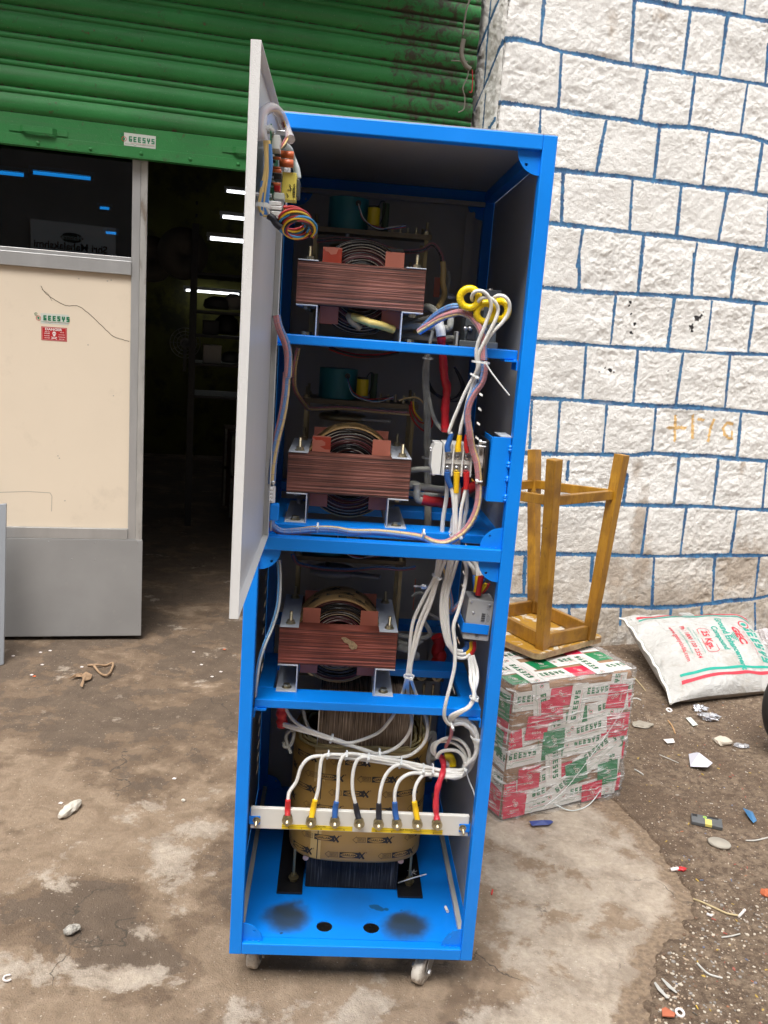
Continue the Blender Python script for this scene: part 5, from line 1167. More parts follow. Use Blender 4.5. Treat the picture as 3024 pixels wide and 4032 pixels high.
per_ = [(0, 0), (BWx, 0), (BWx, BDy), (0, BDy)]; Lp = 2 * (BWx + BDy); nf, nz_ = 260, 90
ss = np.linspace(0, Lp, nf); vv = np.linspace(.0, 1, nz_); S_, V2 = np.meshgrid(ss, vv)
def perim(s, off):
    s = s % Lp
    if s < BWx: return (s, -off)
    if s < BWx + BDy: return (BWx + off, s - BWx)
    if s < 2*BWx + BDy: return (BWx - (s - BWx - BDy), BDy + off)
    return (-off, BDy - (s - 2*BWx - BDy))
dg_ = (S_ * .8 + V2 * .55)
cre = (np.abs(fbm(dg_ * 9, (S_ * .5 - V2) * 1.4, 1.6, 201, 4, .6) - .5)) * 2
offs = .0085 + .022 * (1 - np.clip(cre * 4.5, 0, 1)) * (fbm(S_ * 3, V2 * 3, 1, 222, 2) ** 1.2) + .004 * fbm(S_ * 6, V2 * 6, 2, 230, 3)
Xf = np.zeros_like(S_); Yf = Xf.copy(); Zf = Xf.copy()
for a in range(nz_):
    for c in range(nf):
        x_, y_ = perim(ss[c], offs[a, c]); ex = 0
        top = 1 - max(0, (vv[a] - .93) / .07); rr_ = .012
        z_ = -.002 + (BHz + .012) * min(1, vv[a] / .93)
        if vv[a] > .93: k = (vv[a] - .93) / .07; x_ += (BWx/2 - x_) * k * .16; y_ += (BDy/2 - y_) * k * .16; z_ = BHz + .009 + .002 * math.sin(ss[c] * 40)
        z_ += .006 * (fbm(np.array([ss[c] * 5]), np.array([.3]), 1, 9, 2)[0] - .5) if a == 0 else 0
        p = MBX @ Vector((x_, y_, z_)); Xf[a, c], Yf[a, c], Zf[a, c] = p
gridmesh('stretch_film', Xf, Yf, Zf, FILM, None, tuple(B0), parent=ctn)
rope = MB()
for (pts, r_) in (([(.02, -.012, .42), (.16, -.014, .30), (.24, -.016, .245), (.30, -.014, .27), (.45, -.012, .40), (.52, -.010, .45)], .0014), ([(.52, -.01, .44), (.38, -.018, .27), (.22, -.02, .10), (.12, -.012, .03)], .0018), ([(.525, -.01, .40), (.40, -.016, .24), (.26, -.018, .08), (.16, -.02, -.0)], .0014), ([(.10, -.01, .44), (.18, -.012, .33), (.24, -.012, .25)], .0010)):
    rope.tube([MBX @ Vector(p) for p in pts], r_, 6)
rope = MB(); rope.tube([MBX @ Vector(p) for p in ((.525, -.01, .40), (.40, -.016, .24), (.26, -.018, .08), (.16, -.02, .02))], .0012, 6); rope.build('film_rope', mat('bunched film', (.74, .75, .76), .15, alpha=.55, bump=1, bscale=120), ctn)
rz = MB(); rz.tube([MBX @ Vector(p) for p in ((.22, -.008, .02), (.28, -.035, -.002), (.36, -.03, .001), (.43, -.006, .03))], .002, 6); rz.build('film_rope', M['gy'], ctn)
# ---- upturned stool on the carton
wood = newmat('worn ochre painted wood', .42); q = NT(wood); tc = q.n('TexCoord').outputs['Object']
mp = q.n('Mapping'); mp.inputs['Scale'].default_value = (1, 1, .12); q.l.new(tc, mp.inputs[0])
n1 = q.noise(mp.outputs[0], 45, 8, .65, .3); n2 = q.noise(tc, 7, 6, .6); n3 = q.noise(mp.outputs[0], 180, 4, .6)
c_ = q.mix(q.rng(n1, .35, .65), (.30, .135, .010), (.42, .21, .014)); c_ = q.mix(q.math('MULTIPLY', q.rng(n2, .44, .62), .72), c_, (.14, .06, .010)); c_ = q.mix(q.math('MULTIPLY', q.rng(n3, .60, .70), .65), c_, (.10, .045, .012))
c_ = q.mix(q.math('MULTIPLY', q.rng(q.noise(tc, 30, 7, .7), .63, .68), .7), c_, (.14, .065, .02))
q.l.new(c_, q.b.inputs['Base Color']); q.bump(n1, .4, .0015); q.b.inputs['Coat Weight'].default_value = .15; M['wood'] = wood
stl = thing('wooden_stool', 'ochre painted wooden stool standing upside down on the wrapped carton', 'stool', (1.0, 1.33, .40))
ZS0 = G + .004 + BHz + .018; ZS1 = ZS0 + .020
sc0, sc1 = hz(*cs(430, 1222), ZS0), hz(*cs(785, 1120), ZS0); e1 = (sc1 - sc0); sl = e1.length; e1.normalize(); e2 = Vector((-e1.y, e1.x, 0)); sl = max(.36, min(sl, .42))
rim_ = newmat('bare worn wood edge', .6); q = NT(rim_); tc = q.n('TexCoord').outputs['Object']; c_ = q.mix(q.rng(q.noise(tc, 25, 7, .7), .4, .6), (.42, .29, .16), (.25, .15, .07)); q.l.new(c_, q.b.inputs['Base Color'])
def sq(a, c, z): return sc0 + e1 * a + e2 * c + Vector((0, 0, z - sc0.z))
cr_ = .03; outl = []
for (ox, oy, a0) in ((sl - cr_, sl - cr_, 0), (cr_, sl - cr_, 90), (cr_, cr_, 180), (sl - cr_, cr_, 270)):
    for k in range(6): a = R(a0 + 18 * k); outl.append((ox + cr_ * math.cos(a), oy + cr_ * math.sin(a)))
MB().prism(outl, sq(0, 0, ZS0), e1, e2, (0, 0, ZS1 - ZS0)).build('seat', rim_, stl, .003)
sface = newmat('scuffed ochre and white paint', .5); q = NT(sface); tc = q.n('TexCoord').outputs['Object']
c_ = q.mix(q.rng(q.noise(tc, 14, 8, .65, 1), .55, .59), (.45, .24, .03), (.66, .60, .50)); c_ = q.mix(q.rng(q.noise(tc, 30, 6, .6), .6, .66), c_, (.35, .2, .08)); q.l.new(c_, q.b.inputs['Base Color'])
MB().prism([(sl/2 + (x - sl/2) * .985, sl/2 + (y - sl/2) * .985) for x, y in outl], sq(0, 0, ZS1 + .0002), e1, e2, (0, 0, .0015)).build('seat_underside', sface, stl)
zb_ = ZS1 + .0018
bF, bR, bB = hz(*cs(452, 1158), zb_), hz(*cs(700, 1106), zb_), hz(*cs(405, 962), zb_); bF = bF + (bR - bF).normalized() * .0
tF, tR, tB = Vector((.940, 1.05, 1.133)), Vector((1.227, 1.21, 1.146)), Vector((1.000, 1.62, 1.095))
bB = Vector((bR.x + bF.x - (2*bF.x - 0) * 0, 0, 0)) if False else bB
bL = bF + (bB - bR); tL = tF + (tB - tR)
bB = Vector((min(bB.x, 1.10), min(bB.y, 1.50), zb_)); bL = Vector((bF.x + bB.x - bR.x, bF.y + bB.y - bR.y, zb_))
LEG = {'F': (bF, tF), 'R': (bR, tR), 'B': (bB, tB), 'L': (bL, tL)}
lw = .040
def legat(k, s): a, c = LEG[k]; return a + (c - a) * s
for k, (a, c) in LEG.items():
    MB().bar(a, c, lw * .93, lw * .93, up=e2, w2=lw * 1.04, h2=lw * 1.04).build('leg', wood, stl, .0025)
for (i, j) in (('F', 'R'), ('R', 'B'), ('B', 'L'), ('L', 'F')):
    for nm, s_, hh_, tk in (('apron', .042, .052, .018), ('stretcher', .79, .034, .024)):
        a, c = legat(i, s_), legat(j, s_); d_ = (c - a).normalized()
        MB().bar(a + d_ * lw * .5, c - d_ * lw * .5, tk, hh_, up=(0, 0, 1)).build(nm, wood, stl, .002)
# ---- the printed sack
sackm = newmat('white woven plastic', .55); q = NT(sackm); tc = q.n('TexCoord').outputs['Object']; n1 = q.noise(tc, 5, 7, .6); n2 = q.noise(tc, 28, 7, .7)
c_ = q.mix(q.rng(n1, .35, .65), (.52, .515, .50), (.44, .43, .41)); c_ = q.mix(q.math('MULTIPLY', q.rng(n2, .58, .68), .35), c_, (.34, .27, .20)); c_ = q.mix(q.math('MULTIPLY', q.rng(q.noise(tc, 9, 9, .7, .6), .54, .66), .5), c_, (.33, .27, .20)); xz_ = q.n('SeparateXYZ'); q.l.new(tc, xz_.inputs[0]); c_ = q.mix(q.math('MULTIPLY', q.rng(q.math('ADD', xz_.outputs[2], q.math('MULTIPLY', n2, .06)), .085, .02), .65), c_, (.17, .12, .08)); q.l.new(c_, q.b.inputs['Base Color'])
wv = q.n('TexWave', wave_type='BANDS'); wv.inputs['Scale'].default_value = 160; q.l.new(tc, wv.inputs['Vector']); q.bump(q.math('ADD', q.math('ADD', q.math('MULTIPLY', n2, 1.2), q.math('MULTIPLY', q.noise(tc, 10, 4, .5, 1.6), 3.5)), q.math('MULTIPLY', wv.outputs['Fac'], .1)), .9, .007)
cTL, cBL = Vector((1.835, 2.50, .075)), hz(*cq(1118, 545), G + .03)
cTL = hz(*cq(830, 62), .075); cTL.y = min(cTL.y, 2.52)
for _y in np.linspace(2.2, 2.6, 3): pass
cTL = hit(*cq(830, 62), nw, DW - .11); cTR = hit(*cq(1530, 55), nw, DW - .14)
cBL = hz(*cq(1120, 545), G + .02); cBR = hz(*cq(1775, 470), G + .02)
def sack_pt(s, t, side=1):
    """s along the sack (left edge 0), t across it (wall side 0), side +1 upper skin, -1 lower"""
    pinch = .035; s_ = s; t_ = t
    ed = (4 * s * (1 - s)) ** .5; et = (4 * t * (1 - t)) ** .5
    a = cTL.lerp(cTR, s); c = cBL.lerp(cBR, s)
    # edges bow inwards between the corners
    tt = t + (0.5 - t) * .07 * ed; p = a.lerp(c, tt); l = cTL.lerp(cBL, t); r = cTR.lerp(cBR, t); p += ((l.lerp(r, .5)) - p) * (.05 * et * abs(1 - 2*s)) * (1 if True else 0)
    th = .105 * (max(0, 1 - abs(2*s - 1) ** 2.6) ** .5) * (max(0, 1 - abs(2*t - 1) ** 2.4) ** .5)
    n_ = (cTR - cTL).cross(cBL - cTL).normalized(); n_ = n_ if n_.z > 0 else -n_
    w_ = .006 * math.sin(9 * s + 5 * t) * math.sin(7 * t + 1) + .0035 * math.sin(31 * t + 8 * s) * (1 - et) * 2 + .003 * math.sin(26 * s - 9 * t) + .007 * math.sin(38 * t + 5 * s) * max(0, .22 - min(s, 1 - s)) * 4 + .006 * math.sin(30 * s) * max(0, .2 - min(t, 1 - t)) * 4
    return p + n_ * (side * th + (w_ if side > 0 else 0) * min(1, th * 30 + .15) + .02)
sk_ = thing('cement_style_sack', None, None, tuple(cBL.lerp(cTR, .5) * 1)) if False else None
def densely(geo, n=1): return geo
sack = thing('printed_sack', 'white woven sack printed in green and red, lying against the foot of the stone wall', 'sack', tuple(Vector((cBL.lerp(cTR, .5).x, cBL.lerp(cTR, .5).y, G))))
mb = MB(); mb.grid(lambda a, c: sack_pt(a, c, 1), 90, 70); mb.grid(lambda a, c: sack_pt(a, 1 - c, -1), 60, 40)
mb.build('sack_body', sackm, sack)
LS = (cTL.lerp(cBL, .5) - cTR.lerp(cBR, .5)).length; WS = (cTL - cBL).length; LS_ = -LS
def sp_(x, y):   # print coordinates: x runs TL->BL (reading direction), y points to the left end, metres from the sack's centre... reading up = towards left edge
    t = .5 + x / WS; s = .5 + y / LS
    p = sack_pt(min(max(s, .01), .99), min(max(t, .01), .99), 1); return p + Vector((0, -.0004, .0016))
prt = MB()
def strip(x, wd, mi, s0=.03, s1=.99):
    put(prt, ([(x + (wd/2 if k % 2 else -wd/2), LS_ * (.5 - (s0 + (s1 - s0) * (k // 2) / 60))) for k in range(122)], [(2*i, 2*i+1, 2*i+3, 2*i+2) for i in range(60)]), sp_, mi)
for x, mi in ((-WS*.405, 1), (-WS*.365, 0), (WS*.345, 0), (WS*.395, 1)): strip(x, .018 if mi else .016, mi, .06 if x < 0 else .10)
def s_text(t_, x, s, h, mi, bold=.02, sx=1.0): put(prt, textgeo(t_, h, bold, sx), lambda a, c: sp_(a + x, c + LS_ * (.5 - s)), mi)
M['teal_ink'] = mat('teal print', (.008, .29, .22), .5); M['red_ink'] = mat('crimson print', (.50, .03, .05), .5)
s_text('www.geesysindia.com', .02, .215, .024, 1, .01); s_text('Ph : 1800 120 2354', .02, .305, .027, 1, .015); s_text('E-mail : geesyscare@geesysindia.com', .02, .262, .010, 0, .0)
s_text('Customer Care Cell', -.05, .345, .010, 0, .0); s_text('In case of any suggestion please contact,', .03, .370, .009, 0, .0)
s_text('25 Kgs.', .02, .445, .038, 1, .03)
put(prt, line2d([(-.075, LS_*(.5-.40)), (.115, LS_*(.5-.40)), (.125, LS_*(.5-.42)), (.125, LS_*(.5-.47)), (.115, LS_*(.5-.49)), (-.075, LS_*(.5-.49)), (-.085, LS_*(.5-.47)), (-.085, LS_*(.5-.42)), (-.075, LS_*(.5-.40))], .004), sp_, 1)
s_text('Ground Enhancement', .03, .630, .038, 0, .03, 1.0); s_text('Compound', .0, .555, .036, 0, .03, 1.0)
s_text('GEC', -.02, .725, .042, 1, .05, 1.6)
for i in range(3): put(prt, line2d([(-.055 + .012*i, LS_*(.5-.692) - .010*i), (.045 - .012*i, LS_*(.5-.692) - .010*i)], .005), sp_, 0)
for p in blocktext('GEESYS', .068, .62, .24): prt.add([sp_(a + .045, c + LS_ * (.5 - .865)) for a, c in p], [(0, 1, 2, 3)], 0)
put(prt, ring2d(-.155, LS_*(.5-.845), .034, .008, 24), sp_, 1); put(prt, disc2d(-.155, LS_*(.5-.845), .015, .018), sp_, 0); put(prt, rect2d(-.157, LS_*(.5-.845)-.024, -.153, LS_*(.5-.845)), sp_, 0)
s_text('Expert in Electrical & Electronic Solutions', .04, .80, .010, 1, 0)
put(prt, line2d([(-.13 + .02 * i, LS_*(.5-.775) + .005 * math.sin(i * 1.9)) for i in range(14)], .0012), sp_, 1)
prt.build('printing', [M['teal_ink'], M['red_ink']], sack)
hem = MB()
hem.tube([sack_pt(.012, k/16, 1) + Vector((-.012, 0, -.004)) for k in range(17)], .006, 8); hem.build('stitched_hem', M['wire_white'], sack)
fr_ = MB(); rr = random.Random(4)
for k in range(26):
    t = .1 + .8 * k / 26; p = sack_pt(.965, t, 1); fr_.tube([p, p + Vector((rr.uniform(.0, .03), rr.uniform(-.02, .02), rr.uniform(-.01, .02)))], .0007, 4, smooth=False)
fr_.build('frayed_threads', M['wire_white'], sack)
pk = hit(*cq(1115, 72), nw, DW - .15); cp = MB(); cp.box((-.036, -.02, 0), (.036, .02, .012), M=frame2(sack_pt(.44, .10, 1) + Vector((0, 0, .003)), cTR - cTL)); cp.box((-.03, -.013, .0125), (-.004, .013, .015), M=frame2(sack_pt(.44, .10, 1) + Vector((0, 0, .003)), cTR - cTL)); cp.box((.006, -.013, .0125), (.028, .013, .015), M=frame2(sack_pt(.44, .10, 1) + Vector((0, 0, .003)), cTR - cTL))
tag(cp.build('tape_cartridge', M['grey_pl'], None, .002), 'small grey label tape cartridge lying on the upper edge of the printed sack', 'cartridge')
# crumpled bag at the right edge
def crumple(name, label, cat, c, rx, ry, rz_, m, seed, n=26, amp=.35, floor=True):
    rn = np.random.default_rng(seed); mb = MB(); th = np.linspace(0, 2*np.pi, n, endpoint=False); ph = np.linspace(0, np.pi, n//2)
    vs = []
    for b_ in ph:
        for a in th:
            x, y, z = math.sin(b_)*math.cos(a), math.sin(b_)*math.sin(a), math.cos(b_)
            k = 1 + amp * (float(fbm(np.array([x*1.7 + 5 + seed]), np.array([y*1.7 + z*1.3 + 5]), 1.3, seed, 4, .65)[0]) - .5) * 2
            zz_ = z * rz_ * k
            vs.append((c[0] + x*rx*k, c[1] + y*ry*k, max(c[2] + zz_, c[2] - rz_*.75) if floor else c[2] + zz_))
    m_ = len(ph); fs = [(i*n+k, i*n+(k+1) % n, (i+1)*n+(k+1) % n, (i+1)*n+k) for i in range(m_-1) for k in range(n)]
    mb.add(vs, fs, 0, False); o = mb.build(name, m); tag(o, label, cat); return o
bgp = hit(1648, 1392, nw, DW - .2); crumple('plastic_bag', 'crumpled translucent bag behind the printed sack at the right edge', 'bag', (bgp.x + .03, bgp.y, bgp.z), .10, .09, .10, mat('cloudy film', (.55, .50, .50), .25, trans=.3, bump=1, bscale=40), 8, 40, .5)
# tyre at the right edge
ty = thing('scooter_wheel', 'black scooter wheel cut by the right edge, beside the printed sack', 'wheel', tuple(hz(1762, 1600, G)))
wc = Vector((2.02, 1.13, .20)); wc = hy(*cq(1590, 600), 1.30); wc = wc + Vector((.295, 0.10, 0)); wc.z = G + .245
axw = Vector((.25, -1, 0)).normalized()
MB().torus(wc, axw, .195, .052, 64, 16).build('tyre', mat('worn black rubber', (.022, .021, .02), .65, bump=.6, bscale=80, var=.4, vscale=12), ty)
MB().lathe(wc, axw, [(-.03, .15), (-.03, .14), (0, .13), (.03, .14), (.03, .15)], n=48).build('rim', M['steel'], ty)
# ---- litter
TIED = mat('dusty nylon offcut', (.46, .45, .42), .5)
def on(x, y, dz_=0):
    p = hz(x, y, G); h = soil_h(p.x, p.y); p = hz(x, y, h); return Vector((p.x, p.y, soil_h(p.x, p.y) + dz_))
def stone(name, label, pts_axis, r, seed, m):
    a, c = pts_axis; o = []; d = (c - a); mb = MB(); rn = random.Random(seed); n = 9; k = 7; vs = []
    ax = d.normalized(); u = Vector((0, 0, 1)); v = ax.cross(u)
    for i in range(k):
        f_ = i / (k - 1); pr_ = r * (max(.12, math.sin(math.pi * (.1 + .8 * f_))) ** .6) * rn.uniform(.8, 1.15)
        for j in range(n):
            t = 2 * math.pi * j / n; rr_ = pr_ * rn.uniform(.82, 1.18); q_ = a + d * f_ + v * math.cos(t) * rr_ + u * (math.sin(t) * rr_ * .8 + r * .7); q_.z = max(q_.z, G - .002); vs.append(q_)
    mb.add(vs, [(i*n+j, i*n+(j+1) % n, (i+1)*n+(j+1) % n, (i+1)*n+j) for i in range(k-1) for j in range(n)], 0, False); mb.add(vs[:n], [tuple(range(n))[::-1]]); mb.add(vs[-n:], [tuple(range(n))])
    ob = mb.build(name, m); tag(ob, label, 'stone'); return ob
chalk = mat('chalky white stone', (.58, .54, .47), .85, bump=1, bscale=60, var=.2, vscale=30); grn = mat('speckled grey stone', (.40, .38, .34), .85, bump=1, bscale=80, var=.6, vscale=120)
stone('stone_chunk', 'elongated white chalky stone on the left of the yard', (hz(128, 1772, G), hz(172, 1738, G)), .018, 3, chalk)
stone('stone_chunk', 'grey speckled stone near the lower left of the yard', (hz(138, 2022, G), hz(172, 2010, G)), .017, 9, grn)
stone('stone_chunk', 'tiny white pebble just left of the cabinet', (hz(392, 1730, G), hz(400, 1732, G)), .006, 4, chalk)
def flake(name, label, cat, pts, m, th=.0015, lift=.004, curl=0, group=None, seed=0):
    rn = random.Random(seed); P = [on(x, y, lift + rn.uniform(0, curl)) for x, y in pts]; mb = MB(); n = len(P); w_ = Vector((0, 0, th))
    c = sum(P, Vector()) / n + Vector((0, 0, curl * .8)); V = P + [c]; V2 = [p + w_ for p in V]
    mb.add(V + V2, [(i, (i+1) % n, n) for i in range(n)] + [(n+1+(i+1) % n, n+1+i, 2*n+1) for i in range(n)] + [(i, n+1+i, n+1+(i+1) % n, (i+1) % n) for i in range(n)]); o = mb.build(name, m); tag(o, label, cat, group); return o
leafm = mat('dry tan leaf', (.34, .22, .13), .7, var=.3, vscale=40)
cdl = lambda x, y: (x * .3799, 1371.5 + y * .3799)
for i, (pts, lb) in enumerate((([(385, 272), (425, 240), (465, 228), (470, 248), (430, 252)], 'thin curled dry leaf, leftmost of the scraps by the shop door'), ([(465, 232), (490, 228), (525, 245), (515, 262), (480, 275), (470, 310), (455, 305), (470, 270)], 'broad tan dry leaf beside the open loop of bark strip'))):
    flake('dry_leaf', lb, 'leaf', [cdl(*p) for p in pts], leafm, .001, .004, .014, 'dry leaves on the left of the yard', i)
o = MB().tube([on(*cdl(x, y), .006 + .01 * (k % 2)) for k, (x, y) in enumerate(((500, 180), (550, 188), (600, 180), (642, 178), (630, 215), (605, 248), (570, 225), (535, 195)))], .0055, 6).build('bark_strip', leafm); tag(o, 'tan strip of bark bent into an open loop near the shop door', 'bark')
paperm = mat('crumpled paper', (.58, .58, .66), .6); capm = mat('cream cloth cap', (.52, .46, .38), .7, bump=.5, bscale=60)
def pl(f, pts): return [f(*p) for p in pts]
flake('paper_scrap', 'folded bluish white paper scrap on the soil, below the foil', 'paper', pl(cq, [(1215, 825), (1240, 830), (1262, 820), (1345, 890), (1318, 915), (1225, 885)]), paperm, .0015, .006, .035, None, 3)
crumple('torn_cup', 'crushed cream paper cup on the soil at the right', 'cup', tuple(on(*cq(1403, 745), .012)), .036, .030, .020, capm, 12, 18, .35)
foilm = mat('crumpled foil', (.72, .72, .76), .22, .9); 
crumple('foil_scrap', 'upper crumpled silver foil scrap below the sack\'s corner', 'foil', tuple(on(*cq(1280, 565), .012)), .032, .022, .016, foilm, 21, 20, .75)
crumple('foil_scrap', 'middle crumpled silver foil scrap on the soil', 'foil', tuple(on(*cq(1330, 615), .012)), .045, .032, .016, foilm, 22, 22, .8)
crumple('foil_scrap', 'lower crumpled silver foil scrap beside the cream cup', 'foil', tuple(on(*cq(1510, 765), .006)), .036, .022, .007, foilm, 23, 20, .6)
crumple('dirty_film', 'dusty clear film scrap near the carton\'s right side', 'film', tuple(on(*cq(960, 645), .006)), .045, .030, .008, mat('dusty film', (.38, .34, .28), .3, alpha=.75), 24, 20, .5)
flake('card_label', 'white card label with grey print beside the foil', 'label', pl(cq, [(1200, 612), (1228, 608), (1268, 650), (1240, 658)]), M['st_white'], .001, .006, .002)
flake('card_scrap', 'blank white card scrap, below the printed label', 'paper', pl(cq, [(1075, 735), (1130, 728), (1140, 750), (1098, 756)]), M['pw'], .001, .006, .003)
flake('blue_strip', 'bent blue plastic strip under the carton\'s front edge', 'strip', pl(cq, [(328, 1198), (380, 1200), (450, 1185), (465, 1192), (440, 1212), (345, 1216)]), mat('blue plastic', (.03, .05, .20), .4), .001, .003, .012)
flake('blue_scrap', 'torn blue plastic scrap right of the tape cartridge', 'scrap', pl(cq, [(1515, 1130), (1570, 1150), (1595, 1190), (1575, 1200), (1545, 1170)]), mat('sky plastic', (.05, .16, .32), .5), .001, .005, .015)
# label tape cartridge on the soil
pc = on(*cq(1315, 1195), .0); cj = cq(1235, 1210); Mc = frame2(pc + Vector((0, 0, .004)), on(*cq(1405, 1235)) - on(*cq(1232, 1200)), (.02, -.10, 1))
Lc = (on(*cq(1405, 1235)) - on(*cq(1232, 1205))).length
ct = thing('tape_cartridge', 'larger dark grey label tape cartridge with a yellow label, on the soil', 'cartridge', tuple(pc))
cg = mat('worn dark grey plastic', (.10, .105, .11), .5, bump=.3, bscale=200, var=.2, vscale=30)
MB().box((-Lc/2, -.026, 0), (Lc/2, .026, .013), M=Mc).build('shell', cg, ct, .002)
MB().box((-Lc/2 + .003, .010, .0131), (-Lc/2 + .020, .022, .0145), M=Mc).build('window', M['black'], ct); MB().box((.0, .016, .0131), (Lc/2 - .012, .024, .0142), M=Mc).build('window', M['black'], ct)
MB().box((-.006, -.0262, .004), (.016, .006, .0137), M=Mc).build('label', mat('yellow grey label', (.62, .52, .14), .5), ct)
MB().lathe(Mc @ Vector((-.006, .014, .0131)), Mc.to_3x3() @ Vector((0, 0, 1)), [(0, .0065), (.001, .0065), (.001, .003), (0, .003)], n=20).build('spool', mat('lime', (.35, .6, .1), .4), ct)
dsc = MB().lathe(tuple(on(*cq(1387, 1310), .001)), (.05, .1, 1), [(0, 0), (0, .036), (.006, .038), (.010, .034), (.0095, .014), (.0115, .012), (.011, .006), (.012, 0)], n=32).build('round_lid', mat('dusty grey disc', (.34, .31, .26), .75, bump=.4, bscale=100)); tag(dsc, 'dusty grey round lid on the soil below the tape cartridge', 'lid')
cz2 = lambda x, y: (1261.8 + .2394 * x, 1810.4 + .2394 * y)
def stick(f, pts, r, m, name, label, cat, group=None, lift=.004, n=7):
    o = MB().tube([on(*f(x, y), lift) for x, y in pts], r, n).build(name, m); tag(o, label, cat, group); return o
strw = mat('pale straw', (.45, .36, .20), .6); 
stick(cq, [(912, 380), (945, 415), (978, 455)], .0022, strw, 'straw', 'pale straw stalk beside the carton\'s top right corner', 'straw'); stick(cq, [(1102, 620), (1125, 655), (1142, 692)], .003, mat('orange straw', (.5, .3, .14), .6), 'straw', 'tan splinter left of the foil scraps', 'straw')
stick(cz2, [(985, 560), (1060, 585), (1180, 640), (1290, 690), (1390, 708)], .003, strw, 'twig', 'long pale twig across the soil at the lower right', 'twig')
stick(cq, [(1055, 812), (1110, 835), (1160, 860)], .0016, TIED, 'cut_tie', 'thin clear nylon tie offcut below the blank card scrap', 'tie'); stick(cq, [(915, 895), (940, 910), (965, 925)], .003, TIED, 'cut_tie', 'short white tie offcut near the carton\'s lower right', 'tie'); stick(cq, [(905, 498), (930, 500), (952, 508)], .003, TIED, 'cut_tie', 'grey white tie offcut beside the carton\'s upper right edge', 'tie')
stick(cq, [(1535, 1290), (1590, 1290), (1659, 1275)], .0025, TIED, 'cut_tie', 'long white tie offcut right of the round lid', 'tie'); stick(cz2, [(1020, 1140), (1060, 1190), (1130, 1240), (1245, 1275)], .003, TIED, 'cut_tie', 'curved clear tie offcut amid the gravel', 'tie'); stick(cz2, [(1240, 908), (1320, 895), (1405, 875)], .0022, TIED, 'cut_tie', 'thin bent tie offcut above the gravel', 'tie')
flake('tape_offcut', 'left pale tape offcut on the gravel', 'tape', pl(cz2, [(625, 1335), (640, 1330), (690, 1400), (765, 1470), (740, 1475), (660, 1395)]), TIED, .001, .006, .006); flake('tape_offcut', 'right pale tape offcut on the gravel', 'tape', pl(cz2, [(690, 1300), (705, 1300), (770, 1355), (840, 1415), (825, 1425), (750, 1370)]), TIED, .001, .006, .006)
stick(cz2, [(780, 297), (850, 283)], .006, M['pw'], 'white_tube', 'short white tube end with red tip on the soil', 'tube'); crumple('red_scrap', 'bright red plastic scrap beside the white tube end', 'scrap', tuple(on(*cz2(885, 288), .005)), .014, .010, .006, M['red'], 31, 12, .6)
stick(cz2, [(1395, 718), (1448, 662)], .004, M['pw'], 'white_tube', 'white tube end at the tip of the long twig', 'tube'); stick(cz2, [(1105, 695), (1155, 712)], .004, M['pw'], 'white_tube', 'short white tube end left of the long twig', 'tube')
crumple('brick_piece', 'orange brick fragment at the right edge of the soil', 'brick', tuple(on(*cz2(1645, 510), .006)), .018, .018, .012, mat('orange brick', (.45, .12, .05), .8), 33, 14, .4)
flake('brick_dust', 'flat orange brick shard at the bottom of the soil', 'brick', pl(cz2, [(695, 1575), (730, 1560), (820, 1610), (810, 1645), (700, 1640)]), mat('brick', (.42, .12, .06), .8), .003, .006, .004)
o = MB().torus(tuple(on(*cz2(862, 1592), .006)), (0, -.3, 1), .0095, .0035, 20, 8).build('white_grommet', M['pw']); tag(o, 'white ring grommet at the bottom of the soil', 'grommet')
o = MB().torus(tuple(on(*cq(1108, 565), .006)), (0, -.3, 1), .011, .004, 20, 8).build('white_grommet', M['pw']); tag(o, 'white ring grommet below the sack\'s near corner', 'grommet')
o = MB().torus(tuple(hz(*cdl(45, 1950), G + .004)), (0, 0, 1), .010, .0025, 20, 8, a0=.5, a1=5).build('white_clip', M['pw']); tag(o, 'white hook shaped clip at the bottom left', 'clip')
o = MB().box((-.002, -.012, 0), (.002, .012, .003), M=frame2(hz(1063, 1928, G), (1, -.3, 0))).build('red_chip', M['red']); tag(o, 'tiny red chip on the concrete right of the cabinet', 'chip')
o = MB().cyl(hz(962, 1962, .032) + Vector((.0, 0, .004)), hz(964, 1970, .032) + Vector((.003, -.004, .004)), .004, n=12).build('white_spacer', M['pw']); tag(o, 'small white spacer lying on the cabinet\'s blue floor', 'spacer')
